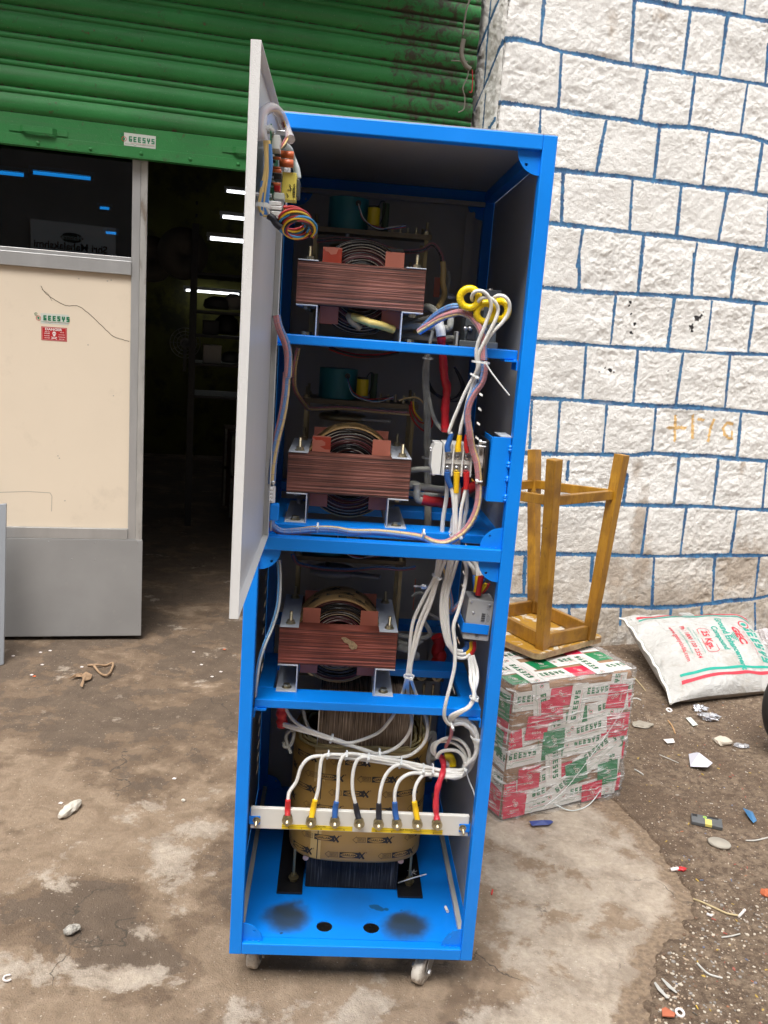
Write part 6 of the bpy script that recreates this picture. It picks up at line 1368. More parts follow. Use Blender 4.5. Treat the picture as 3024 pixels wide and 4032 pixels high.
# many small bright scraps on the soil
cols = {n_: mat('dusty %s plastic' % n_, c_, .6, var=.5, vscale=300, var2=(.20, .14, .09)) for n_, c_ in (('yellow', (.62, .42, .04)), ('red', (.40, .05, .04)), ('blue', (.05, .14, .32)), ('white', (.50, .46, .41)), ('black', (.03, .03, .03)), ('orange', (.45, .14, .06)))}
protos = {}; rn = random.Random(12); cnt = 0
wts = ['white']*5 + ['yellow']*3 + ['red']*3 + ['blue']*2 + ['black']*3 + ['orange']
while cnt < 190:
    x, y = rn.uniform(1350, 1665), rn.uniform(1500, 2225)
    p = hz(x, y, G)
    if float(signed(np.array([[p.x]]), np.array([[p.y]]), E_)[0, 0]) < .02 or p.y > 2.1: continue
    if p.x < 1.36 and p.y > .78: continue
    k = rn.choice(wts); kk = (k, rn.randrange(2)); z = soil_h(p.x, p.y); s_ = rn.uniform(.4, 1.05)
    if kk not in protos:
        mb = MB()
        if kk[1] == 0: mb.cyl((-.006, 0, .0022), (.006, .001, .0026), .0022, n=8)
        else: mb.prism([(-.005, -.003), (.004, -.004), (.006, .002), (-.001, .004)], (0, 0, .001), (1, 0, 0), (0, 1, .15), (0, 0, .0015))
        o = mb.build('plastic_scrap', cols[k], origin=(0, 0, 0)); protos[kk] = o
    else: o = protos[kk].copy(); COL.objects.link(o)
    o.location = (p.x, p.y, z - .0006); o.rotation_euler = (rn.uniform(-.2, .2), rn.uniform(-.2, .2), rn.uniform(0, 6.3)); o.scale = (s_, s_, s_)
    tag(o, '%s %s of plastic, one of many on the soil' % (k, 'tube snippet' if kk[1] == 0 else 'chip'), 'scrap', '%s plastic %s on the soil' % (k, 'tube snippets' if kk[1] == 0 else 'chips')); cnt += 1
# gravel: one mass of small stones
gv = MB(); rn = random.Random(77); gcols = [mat('gravel tan', (.36, .27, .19), .9), mat('gravel cream', (.50, .44, .36), .9), mat('gravel brown', (.16, .10, .065), .9), mat('gravel grey', (.24, .22, .20), .9)]
ico = [(0, 0, 1), (.89, 0, .45), (.28, .85, .45), (-.72, .53, .45), (-.72, -.53, .45), (.28, -.85, .45), (.72, .53, -.45), (-.28, .85, -.45), (-.89, 0, -.45), (-.28, -.85, -.45), (.72, -.53, -.45), (0, 0, -1)]
icf = [(0,1,2),(0,2,3),(0,3,4),(0,4,5),(0,5,1),(1,6,2),(2,7,3),(3,8,4),(4,9,5),(5,10,1),(2,6,7),(3,7,8),(4,8,9),(5,9,10),(1,10,6),(6,11,7),(7,11,8),(8,11,9),(9,11,10),(10,11,6)]
PTS = np.array([(rn.uniform(.95, 3.0), rn.uniform(-.35, 2.5)) for _ in range(34000)]); SDs = signed(PTS[:, 0:1], PTS[:, 1:2], E_)[:, 0]; CL = fbm(PTS[:, 0], PTS[:, 1], 3.5, 140, 3)
for (x, y), sdv, cl in zip(PTS, SDs, CL):
    if sdv < .004: continue
    near = max(0, 1 - sdv * 3.5) if y < .45 else 0
    dens = .10 + .60 * near + .35 * max(0, cl - .5) * 2
    if rn.random() > dens: continue
    if x < 1.36 and y > .8: continue
    r_ = rn.uniform(.0014, .0042) * (1 + .9 * near * rn.random()); a = rn.uniform(0, 6.3); ca_, sa = math.cos(a), math.sin(a); k1, k2, k3 = rn.uniform(.7, 1.3), rn.uniform(.6, 1.1), rn.uniform(.4, .8); z = soil_h(x, y)
    gv.add([(x + r_ * (k1*vx*ca_ - k2*vy*sa), y + r_ * (k1*vx*sa + k2*vy*ca_), z + r_ * k3 * (vz + .3)) for vx, vy, vz in ico], icf, rn.choice((0, 0, 1, 1, 2, 3) if near > .2 else (0, 1, 2, 2, 2, 3)))
tag(gv.build('gravel', gcols), 'scattered gravel on the brown soil right of the cabinet', 'gravel', None, 'stuff')
# small specks on the concrete
rn = random.Random(5)
for i, (x, y) in enumerate(((230, 102), (285, 92), (240, 172), (180, 230), (75, 122), (1100, 100), (1145, 172), (1205, 240), (1255, 212), (465, 185), (990, 820), (345, 960), (1275, 85), (195, 238))):
    p = hz(*cdl(x, y), G); red = i >= 12
    o = MB().prism([(-.007, -.003), (.005, -.005), (.008, .002), (-.002, .005)], (p.x, p.y, G + .002), (1, 0, 0), (0, 1, .1), (0, 0, .002)).build('paint_fleck', M['orange'] if red else M['pw'])
    tag(o, ('orange' if red else 'white') + ' fleck of plastic on the stained concrete left of the cabinet', 'fleck', ('orange' if red else 'white') + ' flecks on the concrete')
# ================================================================ WIRING AND SMALL GEAR
def pp3(f, pts, Y):
    """pts (x, y[, depth]) seen on a photo crop, lying at depth Y behind the cabinet front"""
    n = len(pts); out = []
    for i, p in enumerate(pts):
        yy = p[2] if len(p) > 2 else (Y if not isinstance(Y, tuple) else Y[0] + (Y[1] - Y[0]) * i / (n - 1)); out.append(hy(*f(p[0], p[1]), yy))
    return out
def cable(label, pts, r, m='wire_white', name='cable', group=None, n=10):
    return tag(MB().tube(pts, r, n, jit=r*.22).build(name, M[m]), label, 'cable', group)
WRAP = bpy.data.materials.new('milky spiral wrap'); WRAP.use_nodes = True
_q = NT(WRAP); _q.b.inputs['Base Color'].default_value = (.62, .60, .62, 1); _q.b.inputs['Roughness'].default_value = .3; _q.b.inputs['Alpha'].default_value = .13
def harness(label, pts, r, cols, twist=3, seed=0, wrap=True, pitch=.018):
    P = spline(pts, 8); L = sum((b_ - a).length for a, b_ in zip(P[:-1], P[1:])); t = thing('spiral_wrapped_harness', label, 'wire harness', tuple(min(P, key=lambda p: p.z)))
    T = [(P[min(i+1, len(P)-1)] - P[max(i-1, 0)]).normalized() for i in range(len(P))]; a = T[0].orthogonal().normalized(); fr = []
    for i in range(len(P)): a = (a - T[i] * a.dot(T[i])).normalized(); fr.append((a.copy(), T[i].cross(a)))
    k = len(cols); wr = r * .44
    for j, c in enumerate(cols):
        q_ = []
        for i, p in enumerate(P):
            th = 2*math.pi*j/k + twist * i / len(P); u, v = fr[i]; q_.append(p + (u * math.cos(th) + v * math.sin(th)) * (r - wr) * .95)
        MB().tube(q_, wr, 7, smooth=False).build('wire', M[c], t)
    if wrap:
        MB().tube(P, r * 1.03, 14, smooth=False, cap=False).build('spiral_wrap', WRAP, t)
        sm2 = MB(); nt_ = max(2, int(L / pitch)); N = len(P)
        for s_ in range(nt_):
            i0 = int(s_ / nt_ * (N - 2)); p = P[i0]; u, v = fr[i0]; d = T[i0]; seg = []
            for w_ in range(9): th = 2*math.pi*w_/8; seg.append(p + (u*math.cos(th) + v*math.sin(th)) * r * 1.05 + d * (w_/8 * r * .9))
            sm2.tube(seg, r * .055, 4, smooth=False, cap=False)
        sm2.build('wrap_seam', mat('wrap seam line', (.30, .20, .26), .5) if 'seam' not in M else M['seam'], t)  # dark seam lines of the spiral wrap itself
    return t
M['seam'] = mat('wrap seam', (.30, .22, .30), .5)
def tie(label, p, axis, r, tail=None, w_=.0042, sq=1.0):
    """nylon cable tie: flat band round the bundle, head block and cut or free tail"""
    p = Vector(p); ax = Vector(axis).normalized(); a = ax.orthogonal().normalized(); c = ax.cross(a); mb = MB(); n = 22; vs = []
    for k in range(n):
        t = 2*math.pi*k/n; e = a*math.cos(t) + c*math.sin(t)
        for rr, dd in ((r, -w_/2), (r + .0014, -w_/2), (r + .0014, w_/2), (r, w_/2)): vs.append(p + e*rr + ax*dd)
    mb.add(vs, [(4*k+q, 4*((k+1) % n)+q, 4*((k+1) % n)+(q+1) % 4, 4*k+(q+1) % 4) for k in range(n) for q in range(4)], 0, False)
    hd = Vector((.35, -1, .25)); hd = (hd - ax * hd.dot(ax)).normalized(); q_ = p + hd * (r + .002)
    mb.bar(q_ - hd*.0015, q_ + hd*.0035, .006, .0065, up=ax)
    if tail: mb.tube([q_ + hd * .002] + [Vector(x) for x in tail], .0018, 6)
    else: mb.bar(q_ + hd*.003, q_ + hd*.008, .0016, .004, up=ax)
    return tag(mb.build('cable_tie', M['tie']), label, 'cable tie')
def dirof(f, a, c): return hy(*f(*c), .05) - hy(*f(*a), .05)
# ---- the long harness off the door, across the shelf and up to the rings
harness('spiral wrapped harness hanging beside the open door\'s hinge edge', pp3(c2, [(176, 1100, -.03), (190, 1160, -.03), (222, 1235, -.02), (236, 1300, -.015), (234, 1400, -.01)], 0) + pp3(c3, [(186, 180), (178, 300), (158, 430), (130, 550), (108, 680), (100, 800)], (-.008, .0)), .0088, ['w_pink', 'w_blue', 'w_cream', 'w_blue', 'w_pink'], 3)
harness('long pink and cream harness along the middle shelf, rising past the white contactor', pp3(c3, [(92, 1015), (110, 1045), (160, 1072), (250, 1070), (340, 1060), (450, 1060), (560, 1076), (700, 1076), (850, 1090), (950, 1106), (1020, 1132), (1085, 1136), (1150, 1105), (1205, 1058), (1250, 985), (1274, 900), (1278, 800), (1268, 690), (1240, 600)], .038) + pp3(ca, [(905, 1990), (878, 1800), (895, 1640), (960, 1500), (1045, 1370), (1075, 1240), (1070, 1120)], (.030, .012)), .0082, ['w_pink', 'w_pink', 'w_cream', 'w_blue', 'w_blue'], 6)
harness('pink and cream harness arching from beside the top regulator down to the cable tie', pp3(ca, [(1072, 1110, .012), (1066, 960, .012), (1068, 870, .012), (1040, 770, .012), (985, 670, .015), (900, 580, .02), (800, 545, .03), (700, 560, .04), (560, 610, .06), (430, 690, .08), (300, 775, .10)], 0), .0078, ['w_blue', 'w_cream', 'w_pink', 'w_pink', 'w_blue'], 2)
harness('short dark blue harness behind the arch, ending at the yellow rings', pp3(ca, [(310, 760, .11), (400, 670, .10), (500, 580, .08), (600, 515, .06), (690, 478, .045), (770, 470, .04)], 0), .0075, ['w_blue', 'w_sky', 'w_blue', 'w_cream'], 1)
harness('single clear sleeve with blue wires hanging down the cabinet\'s lower left side', pp3(c4, [(284, 80, .04), (290, 200, .04), (282, 330, .04), (250, 450, .04), (205, 560, .03), (175, 660, .03), (158, 780, .03), (150, 850, .05)], 0), .0055, ['w_sky', 'w_blue', 'gy'], 1, pitch=.06)
harness('blue and cream harness dropping beside the lower white cables', pp3(ce, [(425, 125), (455, 240), (480, 380), (500, 500), (490, 570), (520, 560), (560, 510), (600, 480)], (.06, .12)), .0062, ['w_cream', 'w_blue', 'w_pink', 'w_blue'], 1)
harness('dim wrapped harness sagging under the top shelf', pp3(c2, [(440, 1262), (520, 1290), (600, 1304), (700, 1302), (790, 1285)], .34), .006, ['w_red', 'dark', 'w_red'], 1, wrap=False)
harness('dim pink harness clipped along the middle regulator\'s deck', pp3(c3, [(250, 30, .2), (230, 150, .2), (235, 260, .25), (290, 350, .33), (330, 375, .355), (500, 372, .355), (700, 390, .355), (890, 405, .355)], 0), .006, ['w_pink', 'w_pink', 'w_cream'], 1)
harness('dim harness along the lowest regulator\'s deck', pp3(c4, [(365, 50, .3), (390, 95, .34), (460, 115, .36), (560, 130, .36), (700, 135, .36), (850, 122, .36), (980, 130, .36), (1060, 120, .34)], 0), .006, ['w_blue', 'w_pink', 'w_blue'], 1)
harness('dim harness along the top regulator\'s deck and down its right side', pp3(c2, [(380, 725, .36), (500, 715, .36), (640, 730, .36), (780, 775, .36), (900, 775, .35), (960, 745, .35), (1000, 790, .34), (1010, 840, .34)], 0), .006, ['w_pink', 'dark', 'w_pink'], 1)
# ---- yellow rings with white cables through them
def ctring(label, f, x, y, Y, ax, R_=.0195, r_=.0078):
    mb = MB(); c = hy(*f(x, y), Y); mb.torus(c, ax, R_, r_, 44, 14)
    d = Vector(ax).normalized(); a = d.orthogonal().normalized(); e = d.cross(a)
    for k in range(0, 44, 2):
        t = 2*math.pi*k/44; q_ = c + (a*math.cos(t) + e*math.sin(t)) * R_; tv = (-a*math.sin(t) + e*math.cos(t)); mb.torus(q_, tv, r_ + .0001, .0005, 14, 5)
    return tag(mb.build('wrapped_ring', M['ring_y']), label, 'current ring')
ctring('left yellow taped ring, facing the camera at the top right of the cabinet', ca, 900, 375, .005, (.15, 1, .1)); ctring('middle, lower yellow taped ring with a black hole', ca, 1090, 545, .012, (-.15, 1, .15)); ctring('right yellow taped ring, turned nearly edge on', ca, 1270, 520, .02, (.72, .7, .0), .019)
RG = [('blue', 'left', [(945, 405, .012), (928, 365, .0), (965, 300, -.012), (1045, 290, -.014), (1115, 340, -.012), (1155, 430, -.008), (1150, 520, -.004), (1110, 630, 0), (1068, 740, 0), (1015, 870, .006), (985, 980, .010), (983, 1080, .012), (1000, 1160, .014), (985, 1240, .018), (935, 1330, .026), (880, 1430, .030), (818, 1560, .034), (755, 1710, .038), (700, 1840, .042), (660, 1961, .046)], [(688, 170), (665, 250), (640, 320), (645, 385)]),
      ('yel', 'middle', [(1060, 500, .02), (1005, 490, .010), (1000, 430, .0), (1045, 375, -.008), (1130, 368, -.008), (1210, 430, -.004), (1240, 520, 0), (1205, 640, 0), (1140, 770, .002), (1075, 900, .006), (1022, 1010, .010), (1008, 1100, .014), (1012, 1180, .016), (985, 1270, .022), (935, 1400, .030), (885, 1560, .034), (850, 1720, .038), (805, 1880, .042), (790, 1961, .044)], [(785, 190), (775, 270), (765, 340), (768, 385)]),
      ('red', 'right', [(1245, 470, .03), (1190, 385, .014), (1240, 345, 0), (1320, 360, -.006), (1375, 440, -.004), (1362, 550, 0), (1290, 665, .002), (1200, 755, .004), (1125, 850, .008), (1065, 970, .012), (1038, 1090, .016), (1028, 1180, .018), (1000, 1270, .024), (965, 1370, .030), (930, 1500, .034), (900, 1700, .038), (882, 1900, .042)], [(875, 185), (866, 260), (870, 330), (888, 395)])]
for col, wh, pts, slv in RG:
    P = pp3(ca, pts, 0); S_0 = pp3(cb_, slv, .048); P = P + [S_0[0]]
    t = thing('ring_cable', 'white cable with a %s end running from the %s yellow ring to the white contactor' % ({'blue': 'blue', 'yel': 'yellow', 'red': 'red'}[col], wh), 'cable', tuple(S_0[-1]))
    MB().tube(P, .0040, 10).build('sheath', M['wire_white'], t); MB().tube(S_0, .0062, 10, rs=lambda s: .92 + .28*s).build('sleeve', M['bsl' if col == 'blue' else col], t)
tie('nylon tie with a long free tail, gathering the cables at the top shelf', hy(*ca(1035, 1135), .012), (0.05, 0, 1), .0185, [hy(*ca(1150, 1240), -.01), hy(*ca(1270, 1400), -.012), hy(*ca(1375, 1530), -.01)])
tie('nylon tie round three white cables, just below the tie with the free tail', hy(*ca(970, 1305), .024), (0.5, 0, 1), .0115)
# ---- white contactor on its black plate
con = thing('white_contactor', 'white three pole contactor with six screws, between coloured cable ends', 'contactor', hy(*cb_(760, 690), .08))
xl_, xr_ = hy(*cb_(608, 480), .058).x, hy(*cb_(930, 480), .058).x; zt_, zb2 = hy(*cb_(760, 300), .058).z, hy(*cb_(760, 690), .058).z
fx = lambda x: hy(*cb_(x, 480), .058).x; fz = lambda y: hy(*cb_(760, y), .058).z
k = MB(); k.box((xl_ - .004, .068, zb2), (xr_ + .002, .13, zt_)); k.box((xl_, .0582, fz(540)), (xr_, .0678, fz(485)))
for xx in (600, 700, 815, 922): k.box((fx(xx) - .0018, .052, zb2 + .002), (fx(xx) + .0022, .0679, zt_ - .002))
k.build('contactor_body', M['white_pl'], con, .0012)
k = MB(); k.prism([(0, -.036), (.018, -.036), (.018, .036), (0, .036), (-.0, .03), (-.004, .02), (-.004, -.02), (0, -.03)], (xl_ - .0245, .071, (zt_ + zb2)/2), (1, 0, 0), (0, 0, 1), (0, .052, 0)); k.build('contactor_side', M['white_pl'], con, .002)
SCR = [(652, 445), (762, 450), (870, 450), (640, 585), (750, 588), (860, 590)]
for i, (sx_, sy) in enumerate(SCR):
    c = hy(*cb_(sx_, sy), .060); s = MB(); s.box((c.x - .0085, .0605, c.z - .009), (c.x + .0085, .0625, c.z + .009)); 
    s.cyl((c.x, .0602, c.z), (c.x, .0625, c.z), .0078, n=20); s.lathe((c.x, .0600, c.z), (0, -1, 0), [(0, .0066), (.0022, .0064), (.0036, .0045), (.004, 0)], n=18); p = s.build('terminal_screw', M['steel'], con)
    x_ = MB(); x_.bar((c.x - .003, .0559, c.z - .002), (c.x + .003, .0559, c.z + .002), .0008, .0012, up=(0, 1, 0)); x_.bar((c.x - .002, .0559, c.z + .003), (c.x + .002, .0559, c.z - .003), .0008, .0012, up=(0, 1, 0)); x_.build('cross_slot', M['dark'], p)
MB().box((xr_ + .0025, .075, zb2 + .006), (.512, .13, zt_ - .006)).build('coil_housing', M['dark'], con, .002)
lbx0, lbx1 = hy(*cb_(1000, 450), .04).x, hy(*cb_(1062, 450), .04).x; lz0, lz1 = hy(*cb_(1030, 585), .04).z, hy(*cb_(1030, 338), .04).z
lb = MB(); lb.prism([(0, 0), (lbx1 - lbx0, 0), (lbx1 - lbx0 + .001, (lz1 - lz0)*.5), (lbx1 - lbx0, lz1 - lz0), (0, lz1 - lz0)], (lbx0, .040, lz0), (1, 0, 0), (0, 0, 1), (0, .05, 0)); lbo = lb.build('rating_plate', M['pw'], con, .0008)
tx = MB()
for i in range(7):
    put(tx, line2d([(lbx0 + .002, lz1 - .003 - .0024*i), (lbx1 - .0015, lz1 - .003 - .0024*i)], .0003), lambda x, y: (x, .0398, y))
    put(tx, textgeo(('Ui 690V', '50Hz IEC', '30kW 4P', '12A 4V', 'AC3 415', 'IEC 947', '110V')[i], .0013), lambda x, y, i=i: (x + (lbx0 + lbx1)/2, .0397, y + lz1 - .0042 - .0024*i))
put(tx, line2d([(lbx0 + .003, lz0 + .003), (lbx1 - .002, lz0 + .003), (lbx1 - .002, lz0 + .0125), (lbx0 + .003, lz0 + .0125), (lbx0 + .003, lz0 + .003)], .0006), lambda x, y: (x, .0397, y)); put(tx, textgeo('GT', .0042, .03), lambda x, y: ((lbx0 + lbx1)/2 + y + .0004, .0396, lz0 + .0078 + x))
tx.build('printing', M['ink'], con)
MB().box((.5165, .018, hy(*cb_(1080, 800), .03).z), (.5235, .115, hy(*cb_(1080, 240), .03).z)).build('black_back_plate', M['black'], con, .004)
for (x, y) in ((1065, 330), (1025, 275), (1025, 745)): 
    c = hy(*cb_(x, y), .03); s = MB(); s.cyl((.5165, .03, c.z), (.5165 - .014, .03, c.z), .0028, n=12); s.hexnut((.5165 - .010, .03, c.z), (-1, 0, 0), .006, .0055); s.build('bolt', M['steel'], con)
for (x, y) in ((480, 345), (480, 378), (480, 650)):
    c = hy(*cb_(x, y), .10); s = MB(); s.cyl((c.x - .010, .10, c.z), (c.x + .025, .10, c.z), .0022, n=10); s.hexnut((c.x - .004, .10, c.z), (1, 0, 0), .005, .005); s.build('bolt', M['steel'], con)
# cables leaving it downwards
for (lb_, col, slv, pts) in (('blue', 'bsl', [(638, 630), (640, 690), (655, 750), (680, 812)], [(680, 812), (700, 900), (715, 1050), (716, 1200), (714, 1340), (716, 1500)]),
                            ('yellow', 'yel', [(750, 630), (748, 700), (745, 780), (744, 876)], [(744, 870), (742, 1000), (740, 1150), (744, 1330), (742, 1500)]),
                            ('red', 'red', [(862, 630), (866, 700), (864, 770), (857, 832)], [(857, 830), (832, 940), (805, 1060), (790, 1200), (778, 1350), (772, 1500)])):
    t = thing('contactor_cable', 'white cable dropping from the contactor\'s bottom screw with a %s end' % lb_, 'cable', tuple(hy(*cb_(*pts[-1]), .052)))
    MB().tube(pp3(cb_, slv, .054), .0068, 10, rs=lambda s: 1.15 - .25*s).build('sleeve', M[col], t); MB().tube(pp3(cb_, pts, .054), .0042, 10).build('sheath', M['wire_white'], t)
cable('white cable with a dark blue end behind the contactor\'s leftmost lower cable', pp3(cb_, [(632, 700), (630, 820), (618, 960), (598, 1120), (582, 1280), (575, 1420)], .09), .0052)
cable('white cable half hidden behind the contactor\'s red lower end', pp3(cb_, [(860, 780), (872, 900), (870, 1040), (848, 1170), (832, 1260), (822, 1420)], .09), .0050)
cable('white cable hidden behind the contactor\'s yellow lower end', pp3(cb_, [(768, 760), (775, 850), (765, 980), (700, 1200), (690, 1300), (640, 1440)], .085), .0048)
tie('flat nylon tie where the long harness crosses the three white cables', hy(*cb_(752, 1385), .050), (0, 0, 1), .0165); tie('nylon tie round the long harness, right of the middle regulator\'s foot', hy(*cb_(350, 1365), .040), (1, 0, -.1), .0105); tie('nylon tie round the long harness, at the middle regulator\'s left foot', hy(*c3(362, 1050), .040), (1, 0, 0), .0105)
# ---- dark contactor behind the rings
dc = thing('dark_contactor', 'dark grey contactor on the top shelf, behind the yellow rings', 'contactor', tuple(hy(*ca(1000, 990), .2)))
def cbox(par, nm, f, x0, y0, x1, y1, Y0, Y1, m, bev=.0015):
    a, c = hy(*f(x0, y1), Y0), hy(*f(x1, y0), Y0); return MB().box((a.x, Y0, a.z), (c.x, Y1, c.z)).build(nm, m, par, bev)
cbox(dc, 'contactor_body', ca, 835, 640, 1235, 905, .16, .24, M['mid_pl']); cbox(dc, 'contactor_base', ca, 775, 905, 1240, 992, .15, .25, M['mid_pl']); cbox(dc, 'arc_chamber', ca, 1060, 285, 1285, 640, .17, .25, M['mid_pl']); cbox(dc, 'side_terminal', ca, 732, 770, 775, 945, .155, .2, M['grey_pl']); cbox(dc, 'front_panel', ca, 868, 690, 985, 870, .152, .159, M['dark'])
for x, y in ((850, 735), (905, 735), (1090, 735)): cc = hy(*ca(x, y), .149); MB().lathe(cc, (0, -1, 0), [(0, .005), (.002, .005), (.003, 0)], n=14).build('screw', M['steel'], dc)
MB().box(hy(*ca(655, 960), .14), hy(*ca(735, 930), .14) + Vector((0, .02, 0))).build('brass_tab', M['brass'], dc)
# ---- leads beside the top regulator
cable('tan cloth covered lead hanging right of the top regulator', pp3(ca, [(585, -60, .3), (588, 60, .3), (580, 190, .3), (602, 320, .3), (565, 430, .28), (515, 510, .26)], 0), .0072, 'w_cream')
cable('white knotted sleeve lead, right of the top regulator', pp3(ca, [(640, 60, .33), (650, 150, .33), (625, 290, .33), (600, 400, .32)], 0), .006, 'wire_grey')
for i, (pts, r_, lb_) in enumerate((([(90, 715, .18), (250, 705, .17), (420, 715, .16), (540, 725, .15), (640, 735, .15), (670, 690, .15), (680, 620, .16)], .010, 'thick white sleeve looping behind the red strip, upper right of the cabinet'),
    ([(90, 680, .22), (220, 650, .21), (340, 620, .2), (430, 600, .2)], .0065, 'white sleeve slanting out from behind the top regulator'), ([(360, 490, .22), (430, 485, .2), (490, 520, .18), (520, 580, .16), (480, 640, .16)], .011, 'bunched white sleeve beside the top regulator\'s corner'),
    ([(90, 825, .2), (200, 820, .19), (350, 835, .18), (520, 850, .17), (700, 850, .2)], .009, 'dusty white sleeve lying low behind the top shelf beam'), ([(470, 760, .14), (440, 880, .14), (430, 960, .14), (400, 1080, .15)], .005, 'thin white cable crossing under the taped harness'))):
    cable(lb_, pp3(ca, pts, 0), r_ * .78, 'wire_grey')
rd = thing('red_taped_lead', 'long crinkled red sleeve hanging behind the top shelf beam', 'cable', tuple(hy(*ca(610, 1900), .12)))
MB().tube(pp3(ca, [(570, 830), (572, 950), (590, 1100), (598, 1230), (610, 1340), (635, 1430), (628, 1540), (615, 1660), (612, 1780), (615, 1900), (612, 1955)], (.11, .13)), .0098, 7, rs=lambda s: 1 + .07*math.sin(s*29) + .05*math.sin(s*71)).build('red_sleeve', mat('crinkled red tape', (.50, .012, .022), .35, bump=1, bscale=60), rd)
MB().tube(pp3(ca, [(535, 620), (540, 690), (558, 760), (565, 835)], (.12, .11)), .0115, 10).build('white_sleeve', M['wire_white'], rd)
o = cable('white cable tail curving to the foot of the long red sleeve', pp3(ca, [(420, 1560, .22), (450, 1700, .2), (500, 1830, .17), (560, 1920, .14), (600, 1950, .13)], 0), .0050, 'wire_grey')
for i, (dx, lb_) in enumerate(((0, 'left'), (22, 'middle'), (40, 'right'))):
    cable('%s one of the three dim white cables going down behind the regulators' % lb_, pp3(ca, [(390 + dx*.6, 1060, .25), (362 + dx, 1240, .28), (362 + dx, 1420, .3), (372 + dx*1.1, 1560, .3), (385 + dx, 1800, .3)], 0) + pp3(cb_, [(382 + dx, 60), (384 + dx, 300), (388 + dx, 460), (385 + dx, 640), (388 + dx, 790), (388 + dx, 1300)], .3), .0048, 'wire_grey')
tie('nylon tie on the dim white cables level with the middle regulator', hy(*cb_(405, 460), .3), (0, 0, 1), .014); tie('nylon tie on the dim white cables just under the top shelf', hy(*ca(405, 1090), .25), (0, 0, 1), .012)
for i, (pts) in enumerate(([(410, 1350), (450, 1450), (540, 1540), (660, 1590), (760, 1590), (830, 1520), (830, 1420), (790, 1300), (720, 1190)], [(410, 1430), (470, 1490), (580, 1545), (700, 1560), (780, 1520), (810, 1420), (780, 1300), (740, 1230)])):
    cable(('outer' if i == 0 else 'inner') + ' thin black wire loop behind the long red sleeve', pp3(ca, pts, .4), .0035, 'blk')
for i, (pts, c_) in enumerate((([(190, 1640), (200, 1760), (260, 1860), (340, 1940), (400, 1950), (455, 1880), (450, 1760)], 'w_red'), ([(205, 1600), (230, 1720), (300, 1830), (370, 1860), (430, 1830), (440, 1700)], 'w_red'), ([(60, 1590), (180, 1560), (290, 1560), (370, 1640), (405, 1740), (390, 1820), (340, 1870)], 'w_cream'), ([(230, 1600), (250, 1720), (310, 1800), (340, 1830)], 'w_yel'))):
    cable(['outer red', 'inner red', 'cream', 'short yellow'][i] + ' thin wire coiled at the right end of the middle regulator\'s deck', pp3(ca, pts, .34), .0022, c_)
# leads beside the middle and lowest regulators
cable('white sleeve lead running level from the middle regulator to the contactor', pp3(cb_, [(170, 625, .20), (280, 605, .18), (400, 592, .15), (520, 588, .11)], 0), .0068, 'wire_grey')
cable('thick white sleeve bent behind the contactor\'s lower cables', pp3(cb_, [(170, 790, .2), (250, 775, .2), (330, 795, .2), (450, 815, .2), (560, 840, .2), (640, 835, .2)], 0), .0095, 'wire_grey')
cable('white sleeve folded down into the lying red sleeve', pp3(cb_, [(270, 770, .18), (285, 830, .18), (270, 900, .18), (290, 960, .18), (350, 975, .18)], 0), .0090, 'wire_grey')
cable('thin dusty sleeve under the thick one beside the middle regulator', pp3(cb_, [(170, 880, .24), (300, 900, .24), (420, 905, .24), (520, 900, .23), (590, 880, .22)], 0), .0065, 'wire_grey')
o = cable('glossy red sleeve lying across the cabinet right of the middle regulator', pp3(cb_, [(340, 955, .18), (430, 965, .18), (520, 985, .18), (620, 990, .18), (720, 955, .19), (820, 880, .22), (900, 830, .26), (970, 790, .3)], 0), .0125, 'red')
cable('white sleeve end beyond the lying red sleeve', pp3(cb_, [(880, 900, .27), (930, 850, .28), (970, 830, .3)], 0), .008, 'wire_grey')
cable('red sleeve crumpled upright, right of the lowest regulator', pp3(ce, [(375, 785, .42), (395, 850, .42), (385, 920, .42), (410, 960, .42), (385, 1020, .42), (345, 1080, .42)], 0), .017, 'red', n=8)
cable('white flat sleeve running left from the crumpled red sleeve', pp3(ce, [(350, 1090, .41), (290, 1105, .4), (230, 1108, .4), (170, 1090, .38), (185, 1010, .36), (190, 950, .34)], 0), .012, 'wire_white')
for i, (pts, r_) in enumerate((([(40, 775), (120, 785), (200, 800), (280, 800), (320, 770), (300, 720), (265, 650), (255, 560), (260, 450)], .006), ([(40, 830), (120, 850), (200, 855), (250, 820)], .006), ([(35, 870), (90, 890), (130, 905), (160, 940)], .010), ([(160, 440), (200, 410), (260, 420), (290, 560), (330, 600), (380, 630), (410, 640)], .004))):
    cable(['looped grey', 'upper short grey', 'thick grey', 'thin knotted grey'][i] + ' sleeve lead in the gap right of the lowest regulator', pp3(ce, pts, .30), r_, 'wire_grey')
# ---- lower breaker in its strap
bk_ = thing('grey_breaker', 'pale grey circuit breaker held upright by a blue strap on the right post', 'breaker', hy(*ce(740, 830), .06))
bz0, bz1 = hy(*ce(740, 822), .052).z, hy(*ce(750, 470), .052).z; bx0, bx1 = hy(*ce(628, 640), .052).x, hy(*ce(853, 640), .052).x
MT = Matrix.Translation(((bx0+bx1)/2, 0, (bz0+bz1)/2)) @ Matrix.Rotation(R(3.5), 4, 'Y') @ Matrix.Translation((-(bx0+bx1)/2, 0, -(bz0+bz1)/2))
MB().box((bx0, .052, bz0), (bx1, .118, bz1), M=MT).build('breaker_case', M['grey_pl'], bk_, .0018)
for (x, y) in ((675, 487), (835, 520), (693, 583), (650, 770)): c = hy(*ce(x, y), .0515); MB().lathe(c, (0, -1, 0), [(0, .0032), (.0006, .003), (.0008, .001), (.0004, 0)], n=14).build('screw', M['steel'], bk_)
